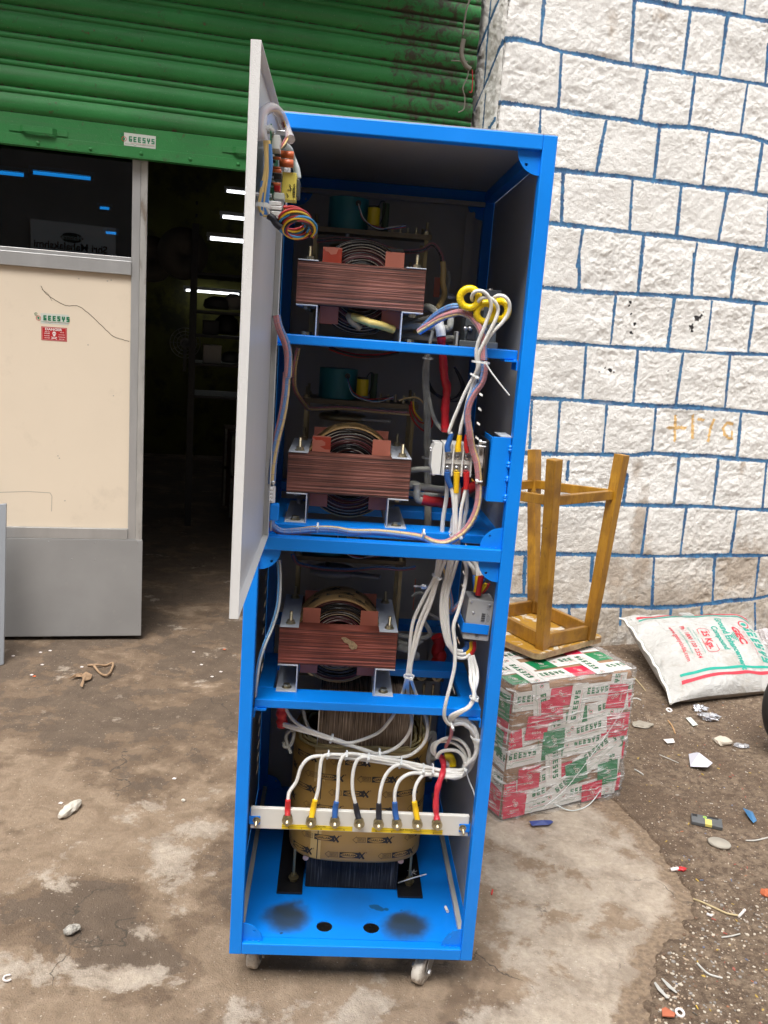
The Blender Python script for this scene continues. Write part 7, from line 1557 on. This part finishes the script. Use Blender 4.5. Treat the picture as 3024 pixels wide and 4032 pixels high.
tx = MB(); fn = lambda x, y: MT @ Vector((x, .0514, y)); cxx = (bx0 + bx1)/2
for i in range(12): put(tx, rect2d(-.0045 + .0 * i, 0, .0045, .0004 + .0005 * (i % 3)), lambda x, y, i=i: fn(cxx + .0095 + x, bz0 + .046 + y + .0018*i))
for i, t_ in enumerate(('Three phase surge limiter', 'Rated 415V 50Hz', 'Made in India')): put(tx, textgeo(t_, .0018), lambda x, y, i=i: fn(cxx + .018 + .003*i - y, bz0 + .056 + x))
for i, t_ in enumerate(('Cat. C60', 'AC 415V', '50 Hz')): put(tx, textgeo(t_, .0018), lambda x, y, i=i: fn(cxx + .016 + .003*i - y, bz1 - .018 + x))
put(tx, textgeo('ISI', .0045, .03), lambda x, y: fn(cxx + .002 - y, bz0 + .012 + x)); put(tx, line2d([(-.004, -.006), (.004, -.006), (.004, .006), (-.004, .006), (-.004, -.006)], .0006), lambda x, y: fn(cxx + .002 + x, bz0 + .012 + y))
tx.build('printing', M['ink'], bk_)
st_ = MB(); sz0, sz1 = hy(*ce(740, 762), .05).z, hy(*ce(740, 680), .05).z
st_.box((bx0 - .004, .0475, sz0), (W - b - .0005, .0495, sz1), M=MT); st_.box((bx0 - .006, .0476, sz0 - .0), (bx0 - .0042, .125, sz1 + .004), M=MT); st_.prism([(0, 0), (.012, .002), (.016, .012), (.012, .03), (.008, .028), (.008, .055), (0, .058)], (bx0 - .0035, .1255, sz1 - .004), (0, -1, 0), (0, 0, 1), (-.0016, 0, 0)); st_.build('blue_strap', M['blue'], cab, .0006)
for (c_, nm, pts, r_) in (('bsl', 'blue', [(705, 250, .10), (706, 310, .09), (708, 380, .085)], .006), ('yel', 'yellow', [(732, 262, .085), (728, 330, .08), (716, 405, .075)], .0065), ('red', 'red', [(762, 262, .075), (750, 330, .072), (735, 430, .068)], .007)):
    t = thing('breaker_top_cable', 'white cable with a %s sleeve entering the grey breaker from above' % nm, 'cable', tuple(hy(*ce(pts[-1][0], pts[-1][1]), pts[-1][2])))
    P = pp3(ce, pts, 0); MB().tube(P, r_, 10).build('sleeve', M[c_], t); off = {'bsl': -34, 'yel': -6, 'red': 4}[c_]
    MB().tube([P[0]] + pp3(ce, [(pts[0][0] + off*.4 - 4, 190, .09), (pts[0][0] + off - 20, 145, .09), (pts[0][0] + off - 60, 105, .09)], 0), .0050, 10).build('sheath', M['wire_white'], t)
for i, (c_, pts) in enumerate((('w_yel', [(760, 360), (790, 330), (800, 345), (770, 390), (750, 410)]), ('w_red', [(780, 400), (810, 350), (828, 332), (822, 350), (790, 385), (760, 420)]), ('bsl', [(770, 320), (790, 290), (780, 300), (760, 340)]))):
    cable(['yellow', 'red', 'dark blue'][i] + ' sleeve loop standing behind the grey breaker\'s top', pp3(ce, pts, .11), .0038, c_)
for i, (c_, nm, s, w_) in enumerate((('bsl', 'blue', [(640, 830), (640, 880), (600, 915)], [(600, 915), (555, 910), (480, 870), (440, 760), (415, 600), (420, 430), (455, 270), (485, 120)]), ('yel', 'yellow', [(668, 830), (668, 890), (628, 936)], [(628, 936), (580, 940), (510, 910), (465, 800), (442, 620), (448, 430), (480, 270), (515, 120)]), ('red', 'red', [(694, 830), (696, 890), (668, 942)], [(668, 942), (610, 975), (540, 955), (495, 850), (470, 640), (470, 430), (520, 240), (555, 120)]))):
    t = thing('breaker_bottom_cable', 'white cable looping up from the %s sleeve under the grey breaker' % nm, 'cable', tuple(hy(*ce(*s[-1]), .07)))
    MB().tube(pp3(ce, s, .075), .0068, 10).build('sleeve', M[c_], t); MB().tube(pp3(ce, w_, (.07, .06)), .0044, 10).build('sheath', M['wire_white'], t)
GL = []
for i, (x0, mid) in enumerate(((655, 668), (672, 690), (690, 712))):
    pts = [(x0, 950, .07), (mid - 2 + 8*i, 1080, .06), (mid + 6 + 5*i, 1180, .04), (690 + 8*i, 1260, .030), (696 + 5*i, 1320, .025), (650 + 8*i, 1395, .02), (570 + 8*i, 1440 + 4*i, .02), (500 + 12*i, 1475 + 8*i, .03), (492 + 14*i, 1520, .045), (540, 1505 + 18*i, .055), (630, 1505 + 14*i, .055), (700, 1570 + 10*i, .05), (738 - 6*i, 1680, .05), (738 - 8*i, 1770, .05), (705 - 6*i, 1850, .055), (640 - 5*i, 1905 + 4*i, .07)]
    GL.append(pp3(ce, pts, 0))
    cable('%s white cable of the bundle dropping from the grey breaker to the coiled loops' % ('left', 'middle', 'right')[i], GL[i], .0042)
cable('long single white cable weaving down before the lower right bundle', pp3(ce, [(600, 100, .05), (635, 190, .045), (615, 350, .04), (565, 550, .035), (525, 700, .03), (532, 880, .028), (532, 1040, .026), (500, 1190, .022), (462, 1340, .018), (440, 1450, .02), (450, 1515, .03), (500, 1555, .04), (590, 1545, .05), (660, 1580, .05), (712, 1660, .055), (715, 1760, .06)], 0), .0045)
tie('nylon tie where the lower right bundle passes the shelf end', GL[1][4], (.1, 0, 1), .010); tie('nylon tie under the shelf\'s right end, above the coiled loops', hy(*ce(508, 1560), .045), (1, 0, .4), .013); tie('nylon tie low on the right bundle, beside the post', hy(*ce(722, 1665), .05), (.1, 0, 1), .014)
RUN = lambda k: [(1430, 505 + 9*k, .085), (1330, 518 + 12*k, .09), (1200, 505 + 12*k, .09)]
OUT = [('red', 'red', (150, 890), [(152, 850), (153, 800), (155, 738)], [(155, 740, .045), (168, 680, .05), (215, 600, .055), (250, 500, .06), (300, 440, .065), (380, 418, .07), (480, 428, .075), (620, 436, .08), (760, 450, .085), (960, 485, .088), (1100, 512, .09), (1200, 520, .09)], 0, 'far left'),
       ('yel', 'yellow', (325, 900), [(328, 855), (338, 800), (352, 738)], [(354, 740, .045), (374, 650, .05), (385, 520, .058), (402, 440, .065), (445, 408, .07), (600, 412, .078), (800, 440, .085), (970, 468, .09), (1150, 498, .09)], 1, 'second from left'),
       ('bsl', 'blue', (490, 900), [(492, 860), (498, 800), (506, 752)], [(508, 755, .045), (520, 640, .05), (522, 500, .06), (550, 425, .068), (605, 402, .074), (750, 418, .082), (970, 456, .088), (1150, 490, .09)], 2, 'third from left'),
       ('blk', 'black', (672, 905), [(665, 880), (655, 820), (645, 765)], [(646, 768, .045), (626, 670, .05), (625, 545, .058), (652, 455, .068), (705, 426, .076), (780, 436, .082), (970, 474, .088), (1150, 508, .09)], 3, 'fourth from left'),
       ('blk', 'black', (815, 905), [(815, 880), (814, 820), (814, 765)], [(815, 768, .045), (828, 660, .05), (858, 565, .06), (915, 500, .07), (985, 482, .08), (1060, 508, .086), (1200, 540, .09)], 4, 'fourth from right'),
       ('bsl', 'blue', (945, 905), [(940, 880), (933, 820), (930, 755)], [(930, 758, .045), (932, 680, .05), (960, 600, .06), (1020, 555, .07), (1090, 538, .08), (1200, 556, .088)], 5, 'third from right'),
       ('yel', 'yellow', (1095, 910), [(1092, 880), (1082, 810), (1072, 750)], [(1070, 752, .045), (1072, 680, .05), (1095, 610, .06), (1140, 562, .075), (1200, 556, .086)], 6, 'second from right')]
ENDS = [GL[0], GL[1], GL[2]]
for i, (mt, nm, stud, slv, wr_, k, pos) in enumerate(OUT):
    sp0 = STX[i]; t = thing('output_cable', 'white cable with %s end, %s of the eight bolted to the terminal bar' % (nm, pos), 'cable', (sp0.x, .02, sp0.z), 'cables bolted to the white terminal bar')
    S_ = pp3(c6, slv, .040); S_[0] = Vector((sp0.x + (S_[0].x - sp0.x) * .5, .030, sp0.z + .009)); MB().tube(S_, .0068, 10, rs=lambda s: 1.12 - .3*abs(s - .45)).build('sleeve', M[mt], t)
    lug = MB(); lug.cyl((sp0.x, .0272, sp0.z), (sp0.x, .0290, sp0.z), .0105, n=20); lug.build('ring_lug', M['steel'], t)
    kk = min(i, 5); tail = pp3(c6, [(1330, 520 + 11*(kk*.9), .09 - .004*kk), (1425, 512 + 9*kk, .085), (1490, 455 + 6*kk, .075), (1522, 380, .07 - .003*kk), (1528 - 4*kk, 300, .065), (1500 - 4*kk, 225, .06), (1440, 182 + 3*kk, .055)], 0)
    MB().tube(pp3(c6, wr_, 0) + (tail if i in (0, 1, 2, 4, 5) else pp3(c6, [(1330, 575, .09), (1400, 570, .088), (1450, 520, .08), (1470, 440, .08)], 0)), .0044, 12, jit=.0010).build('sheath', M['wire_white'], t)
t = thing('output_cable', 'flat crinkled red sleeve, rightmost of the eight ends bolted to the terminal bar', 'cable', (STX[7].x, .02, STX[7].z), 'cables bolted to the white terminal bar')
MB().tube([Vector((STX[7].x, .030, STX[7].z + .008))] + pp3(c6, [(1233, 850, .04), (1228, 780, .045), (1234, 690, .05), (1250, 620, .055), (1272, 560, .065), (1285, 500, .10), (1275, 440, .11), (1250, 415, .11)], 0), .0075, 8, rs=lambda s: 1 + .10*math.sin(s*31)).build('sleeve', mat('faded red tape', (.58, .03, .05), .4, bump=1, bscale=60), t)
MB().cyl((STX[7].x, .0272, STX[7].z), (STX[7].x, .0290, STX[7].z), .0105, n=20).build('ring_lug', M['steel'], t)
for i, pts in enumerate(([(1250, 430, .11), (1222, 400, .10), (1225, 350, .09), (1270, 300, .085), (1340, 285, .08), (1410, 310, .08), (1460, 370, .08), (1472, 450, .085), (1450, 520, .09), (1400, 565, .09)], [(1240, 425, .11), (1200, 380, .11), (1215, 330, .10), (1280, 310, .09), (1360, 320, .09), (1425, 375, .09), (1448, 440, .09), (1440, 500, .09)], [(1235, 430, .10), (1262, 392, .09), (1330, 372, .085), (1395, 390, .085), (1432, 440, .085), (1440, 510, .09), (1410, 550, .09)])):
    cable(['outermost', 'middle', 'innermost'][i] + ' white cable loop above the red sleeve at the lower right', pp3(c6, pts, 0), .0044)
cable('yellow taped bend behind the white loops at the lower right', pp3(c6, [(1290, 420, .12), (1330, 420, .12), (1350, 460, .12), (1350, 490, .12)], 0), .010, 'ring_y')
cable('white stub looping under the yellow taped bend', pp3(c6, [(1262, 430, .12), (1300, 455, .12), (1325, 490, .12), (1330, 500, .12)], 0), .0055)
cable('small clear capped wire above the coiled loops', pp3(c6, [(1345, 175, .05), (1345, 215, .05), (1335, 270, .07), (1300, 350, .1)], 0), .0045, 'w_pink')
for i, (x, y, dpt, r_) in enumerate(((445, 408, .068, .010), (577, 412, .075, .011), (735, 432, .08, .012), (970, 465, .088, .014), (1130, 520, .09, .016), (1197, 525, .09, .017), (1432, 508, .085, .016))):
    tie('nylon tie number %s from the left along the output cables' % ('one', 'two', 'three', 'four', 'five', 'six', 'seven')[i], hy(*c6(x, y), dpt), (1, 0, -.15), r_, [hy(*c6(1470, 600), .075), hy(*c6(1500, 670), .07), hy(*c6(1512, 720), .068)] if i == 6 else None, .0035)
# the crossing pair above, coming through from the lowest shelf
UPP = [('left', [(80, 1265), (88, 1252)], [(1260/2.9, 0)], [(118, 1130), (132, 990), (148, 800), (175, 640), (262, 450), (358, 262), (385, 110)], [(942, 70, .125), (905, 145, .10), (820, 240, .11), (700, 300, .11), (590, 322, .105), (480, 300, .10), (380, 270, .10), (270, 225, .10), (120, 182, .11)]),
       ('middle', None, None, [(132, 1130), (152, 990), (182, 800), (225, 640), (312, 440), (378, 268), (412, 110)], [(1042, 75, .125), (1052, 180, .09), (1018, 280, .095), (940, 358, .10), (830, 400, .105), (720, 385, .105), (560, 318, .105), (400, 262, .10), (250, 200, .10), (170, 130, .11), (125, 40, .12)]),
       ('right', None, None, [(146, 1130), (158, 1020), (198, 850), (252, 680), (332, 480), (398, 258), (455, 110)], [(1130, 75, .125), (1168, 190, .09), (1150, 300, .09), (1090, 378, .095), (1000, 425, .10), (860, 420, .105), (700, 370, .105), (520, 318, .105), (350, 262, .10), (200, 222, .105), (120, 195, .11)])]
for i, (nm, _, _, up_, dn_) in enumerate(UPP):
    P = pp3(ce, up_[::-1], (.055, .085)) + pp3(ce, [[(84, 1250), (125, 1250), (178, 1250)][i]], .128) + pp3(c6, dn_, 0)
    cable('%s of the three crossing white cables tied right of the lowest regulator' % nm, P, .0042)
tie('nylon tie round the three white cables right of the lowest regulator', hy(*ce(133, 1135), .055), (0, 0, 1), .0115); tie('nylon tie near the top of the three crossing white cables', hy(*ce(378, 265), .055), (.4, 0, 1), .012)
tie('bluish nylon tie left of the crossing cables, over the rust brown core', hy(*c6(470, 290), .102), (1, 0, -.3), .011); tie('bluish nylon tie hanging where the crossing cables meet the output run', hy(*c6(818, 402), .104), (1, 0, 0), .013)
t = thing('red_sleeve_end', 'red sleeve with white wire ends at the lower left, beside the big transformer', 'cable', tuple(hy(*c6(110, 200), .12)))
MB().tube(pp3(c6, [(105, 30), (108, 90), (112, 150), (108, 205)], .12), .013, 9, rs=lambda s: 1 + .15*math.sin(s*18)).build('sleeve', M['red'], t)
for pts in ([(210, 235), (170, 235), (140, 270), (150, 330), (175, 395)], [(200, 245), (190, 300), (170, 345), (130, 350), (122, 320)]): MB().tube(pp3(c6, pts, .13), .0042, 8).build('cloth_wire', M['wire_grey'], t)
for i, pts in enumerate(([(1165, 300), (1180, 265), (1210, 258), (1215, 300), (1190, 370), (1180, 450), (1200, 480)], [(1180, 420), (1210, 440), (1225, 420)], [(265, 85), (275, 140), (300, 200), (320, 230)])): cable(['dusty white sleeve folded right of the big transformer\'s winding', 'knotted sleeve end right of the winding', 'thin dim wire left of the rust brown core'][i], pp3(c6, pts, .16), (.0075, .006, .004)[i], 'wire_grey')
cable('thin clear tie offcut across the right black foot plate', [hy(*c5(993, 797), .24), hy(*c5(1060, 775), .22), hy(*c5(1145, 750), .24)], .0018, 'tie', 'cut_tie')['category'] = 'tie'
fl = MB(); rn = random.Random(9); c = hz(*c5(1070, 742), .045)
for k_ in range(26): d = Vector((rn.uniform(-1, 1), rn.uniform(-1, 1), rn.uniform(-.2, .8))).normalized(); fl.tube([c, c + d*.006, c + d*.013 + Vector((rn.uniform(-.004, .004), 0, 0))], .0006, 4)
tag(fl.build('thread_tuft', M['wire_white']), 'white tuft of frayed thread on the right black foot plate', 'thread')
# grey brush-holder bolts and red plates glimpsed right of the regulators
for (f, x, y, Y, lb_) in ((ca, 645, 355, .34, 'bright bolt and nut standing out right of the top regulator'), (ce, 240, 352, .30, 'bright bolt and nut standing out right of the lowest regulator')):
    c = hy(*f(x, y), Y); k = MB(); k.cyl(c + Vector((-.02, 0, 0)), c + Vector((.018, 0, 0)), .003, n=10); k.hexnut(c, (1, 0, 0), .0075, .008); k.hexnut(c + Vector((.009, 0, 0)), (1, 0, 0), .0065, .004); tag(k.build('side_bolt', M['steel']), lb_, 'bolt')
for (f, x0, y0, x1, y1, lb_) in ((ca, 470, 130, 560, 360, 'dim red insulation plate right of the top regulator'), (ce, 165, 290, 195, 560, 'dim red insulation plate right of the lowest regulator')):
    a, c = hy(*f(x0, y1), .35), hy(*f(x1, y0), .35); tag(MB().box((a.x, .35, a.z), (c.x, .356, c.z)).build('insulation_plate', M['pink'], None, .001), lb_, 'insulation plate')

# ---------------------------------------------------------------- control board on the door's inner face
cbd = thing('control_board', 'green circuit board crowded with orange, white and yellow parts, mounted inside the open door', 'circuit board', (.0586, -.40, 1.68))
MB().box((.0586, -.485, 1.690), (.0602, -.335, 1.800)).build('board', M['pcb'], cbd)
for y_, z_ in ((-.475, 1.70), (-.475, 1.79), (-.345, 1.70), (-.345, 1.79)): MB().cyl((.0362, y_, z_), (.064, y_, z_), .003, n=10).build('standoff', M['steel'], cbd)
def onb(x, y, X): return hx(*pcb(x, y), X)
def cyl_x(nm, x, y0, y1, Y, X0, X1, m):
    """component standing off the board: its axis along +x, centred on the sight line at depth Y"""
    p = hy(*pcb(x, (y0 + y1)/2), Y); r_ = abs(hy(*pcb(x, y0), Y).z - hy(*pcb(x, y1), Y).z)/2
    o = MB(); o.lathe((X0, Y, p.z), (1, 0, 0), [(0, 0), (0, r_), (X1 - X0 - .001, r_), (X1 - X0, r_*.85), (X1 - X0, 0)], n=24); return o.build(nm, m, cbd)
def blk_x(nm, y0, y1, Ya, Yb, X0, X1, m, bev=.0008):
    za, zc = hy(*pcb(850, y1), (Ya+Yb)/2).z, hy(*pcb(850, y0), (Ya+Yb)/2).z; return MB().box((X0, Ya, za), (X1, Yb, zc)).build(nm, m, cbd, bev)
def Xat(px, Y): return hy(*pcb(px, 1000), Y).x
cyl_x('large_capacitor', 950, 805, 930, -.40, Xat(850, -.40), Xat(1060, -.40), M['orange']); cyl_x('large_capacitor', 950, 940, 1075, -.42, Xat(835, -.42), Xat(1060, -.42), M['orange'])
for (ya, yb, x1_) in ((900, 950, 850), (1060, 1100, 850), (1100, 1160, 870), (1320, 1370, 865)): cyl_x('small_capacitor', 780, ya, yb, -.455, .0602, Xat(x1_, -.455), M['orange'])
blk_x('white_connector', 590, 820, -.475, -.44, .0603, Xat(835, -.455), M['white_pl']); blk_x('silver_can', 500, 590, -.40, -.37, .0603, Xat(910, -.385), M['steel'])
blk_x('yellow_transformer', 1170, 1620, -.415, -.385, Xat(895, -.40), Xat(1130, -.40), M['paper_y']); blk_x('transformer_core', 1280, 1560, -.402, -.362, Xat(905, -.385), Xat(1185, -.385), M['mid_pl'])
hw = MB(); ym = -.4158
def hf(px, py): p = hy(*pcb(px, py), ym); return (p.x, ym, p.z)
for st_k in ([(1085,1345),(1060,1365),(1090,1385)], [(1085,1400),(1050,1410),(1085,1425)], [(1090,1440),(1045,1440),(1045,1475),(1090,1475)], [(1070,1440),(1070,1475)], [(1090,1490),(1045,1490),(1045,1520),(1088,1520)], [(1045,1540),(1085,1550),(1050,1560)], [(990,1350),(1015,1370),(990,1390)], [(1000,1410),(1030,1425)], [(960,1440),(1020,1450)], [(1010,1390),(1020,1430)], [(950,1500),(975,1545),(960,1570)]):
    hw.tube([hf(*p) for p in st_k], .0005, 4, smooth=False)
hw.build('handwriting', M['ink'], cbd)
blk_x('red_connector', 1380, 1480, -.45, -.43, Xat(770, -.44), Xat(865, -.44), M['red']); blk_x('grey_relay', 1515, 1620, -.46, -.43, Xat(770, -.445), Xat(940, -.445), M['st_white']); blk_x('black_chip', 1200, 1290, -.44, -.41, .0603, Xat(890, -.425), M['dark']); blk_x('black_chip', 830, 890, -.44, -.41, .0603, Xat(840, -.425), M['dark'])
blk_x('heat_sink', 1150, 1230, -.43, -.41, .0603, Xat(890, -.42), M['steel'])
rn = random.Random(3)
for k in range(26):
    z_ = rn.uniform(1.694, 1.795); y_ = rn.uniform(-.48, -.44); MB().box((.0603, y_, z_), (.0603 + rn.uniform(.002, .006), y_ + .004, z_ + rn.uniform(.0015, .004))).build('board_part', [M['dark'], M['brass'], M['steel'], M['pw']][k % 4], cbd)
for (ya, yb, x1_) in ((1660, 1730, 905), (1735, 1800, 925), (1820, 1900, 965), (1905, 1960, 975)): blk_x('white_plug', ya, yb, -.50, -.465, Xat(700, -.48), Xat(x1_, -.48), M['white_pl'], .001)
# rainbow coil of wires hanging from the plugs
rb = thing('rainbow_wire_coil', 'loose coil of red, yellow, blue and black wires hanging below the circuit board', 'wire coil', tuple(hy(*pcb(1100, 2250), -.44)))
for i, (c_, dx, dy, r1) in enumerate((('w_red', 0, 0, 1.0), ('w_yel', 10, 34, .98), ('w_sky', -6, 70, .93), ('dark', 20, 60, .9), ('w_red', 40, 95, .95), ('w_yel', 60, 130, .98), ('w_sky', 85, 110, 1.0), ('dark', 50, 150, .85), ('w_sky', -20, 100, .88), ('w_red', 90, 150, .9))):
    # each wire makes a loop and a half
    pts = []
    cxp, cyp = 1010 + dx * 1.1, 1890 + dy * 1.15
    for k in range(19):
        t_ = -2.0 + k * .50; rx_, ry_ = 245 * r1, 178 * r1; pts.append((cxp + rx_ * math.cos(t_) + 6*k*.9, cyp + ry_ * math.sin(t_) + 3*k, -.47 + .04 * math.sin(t_ + .8) + .002*i))
    pts = [(930, 1705 + 14*i, -.475)] + pts
    MB().tube(pp3(pcb, pts, 0), .0019, 7).build('wire', M[c_], rb)
for i, (c_, pts) in enumerate((('w_cream', [(600, 640), (610, 800), (620, 1000), (600, 1200), (560, 1400), (530, 1560), (520, 1700), (560, 1850)]), ('w_cream', [(650, 640), (655, 900), (650, 1200), (625, 1400), (600, 1600), (590, 1750), (600, 1880)]), ('w_blue', [(670, 700), (680, 1000), (672, 1200), (640, 1450), (610, 1700), (600, 1850)]), ('w_blue', [(560, 1300), (540, 1500), (545, 1750), (550, 1860)]))):
    cable(['left cream', 'right cream', 'right blue', 'left blue'][i] + ' wire running down between the door and the circuit board', pp3(pcb, pts, -.50), .0035, c_)
sl1 = MB(); sl1.tube(pp3(pcb, [(560, 640, -.5), (545, 520, -.5), (550, 300, -.48), (570, 180, -.46), (660, 110, -.44), (740, 110, -.42), (830, 190, -.40), (900, 330, -.38), (950, 480, -.38), (1010, 620, -.40)], 0), .0078, 12); 
slv_m = bpy.data.materials.new('clear plastic sleeve'); slv_m.use_nodes = True; q = NT(slv_m); q.b.inputs['Base Color'].default_value = (.66, .64, .67, 1); q.b.inputs['Roughness'].default_value = .15; q.b.inputs['Alpha'].default_value = .55
tag(sl1.build('clear_sleeve', slv_m), 'clear plastic sleeve arching over the top of the circuit board', 'sleeve')
for i, (c_, dx) in enumerate((('w_pink', -10), ('w_red', 12), ('w_cream', 25), ('dark', 0))):
    cable(['pink', 'red', 'cream', 'black'][i] + ' thin wire inside the clear arched sleeve', pp3(pcb, [(560 + dx*.4, 600, -.5), (555 + dx*.4, 350, -.48), (590, 180 + dx, -.455), (740, 120 + dx, -.42), (840 + dx, 210, -.40), (905 + dx, 400, -.385), (960 + dx*.8, 540, -.39), (900 + dx, 680, -.42), (840, 740 + dx, -.45)], 0), .0016, c_)
cable('grey cable running behind the circuit board parts to the cabinet', pp3(pcb, [(900, 700, -.37), (980, 800, -.35), (1050, 950, -.33), (1100, 1100, -.33), (1130, 1250, -.33)], 0), .006, 'gy')
tie('thick nylon tie near the lower end of the wires beside the circuit board', hy(*pcb(570, 1700), -.505), (.1, 0, 1), .010, [hy(*pcb(660, 1830), -.51)], .006); tie('nylon tie at the upper end of the wires beside the circuit board', hy(*pcb(650, 440), -.49), (.2, 0, 1), .008)
cable('black insulated stub at the foot of the circuit board', pp3(pcb, [(650, 1860), (720, 1900), (790, 2000), (860, 2060)], -.5), .0055, 'blk')
# mark scratched and scuffed on the door edge are left to its paint
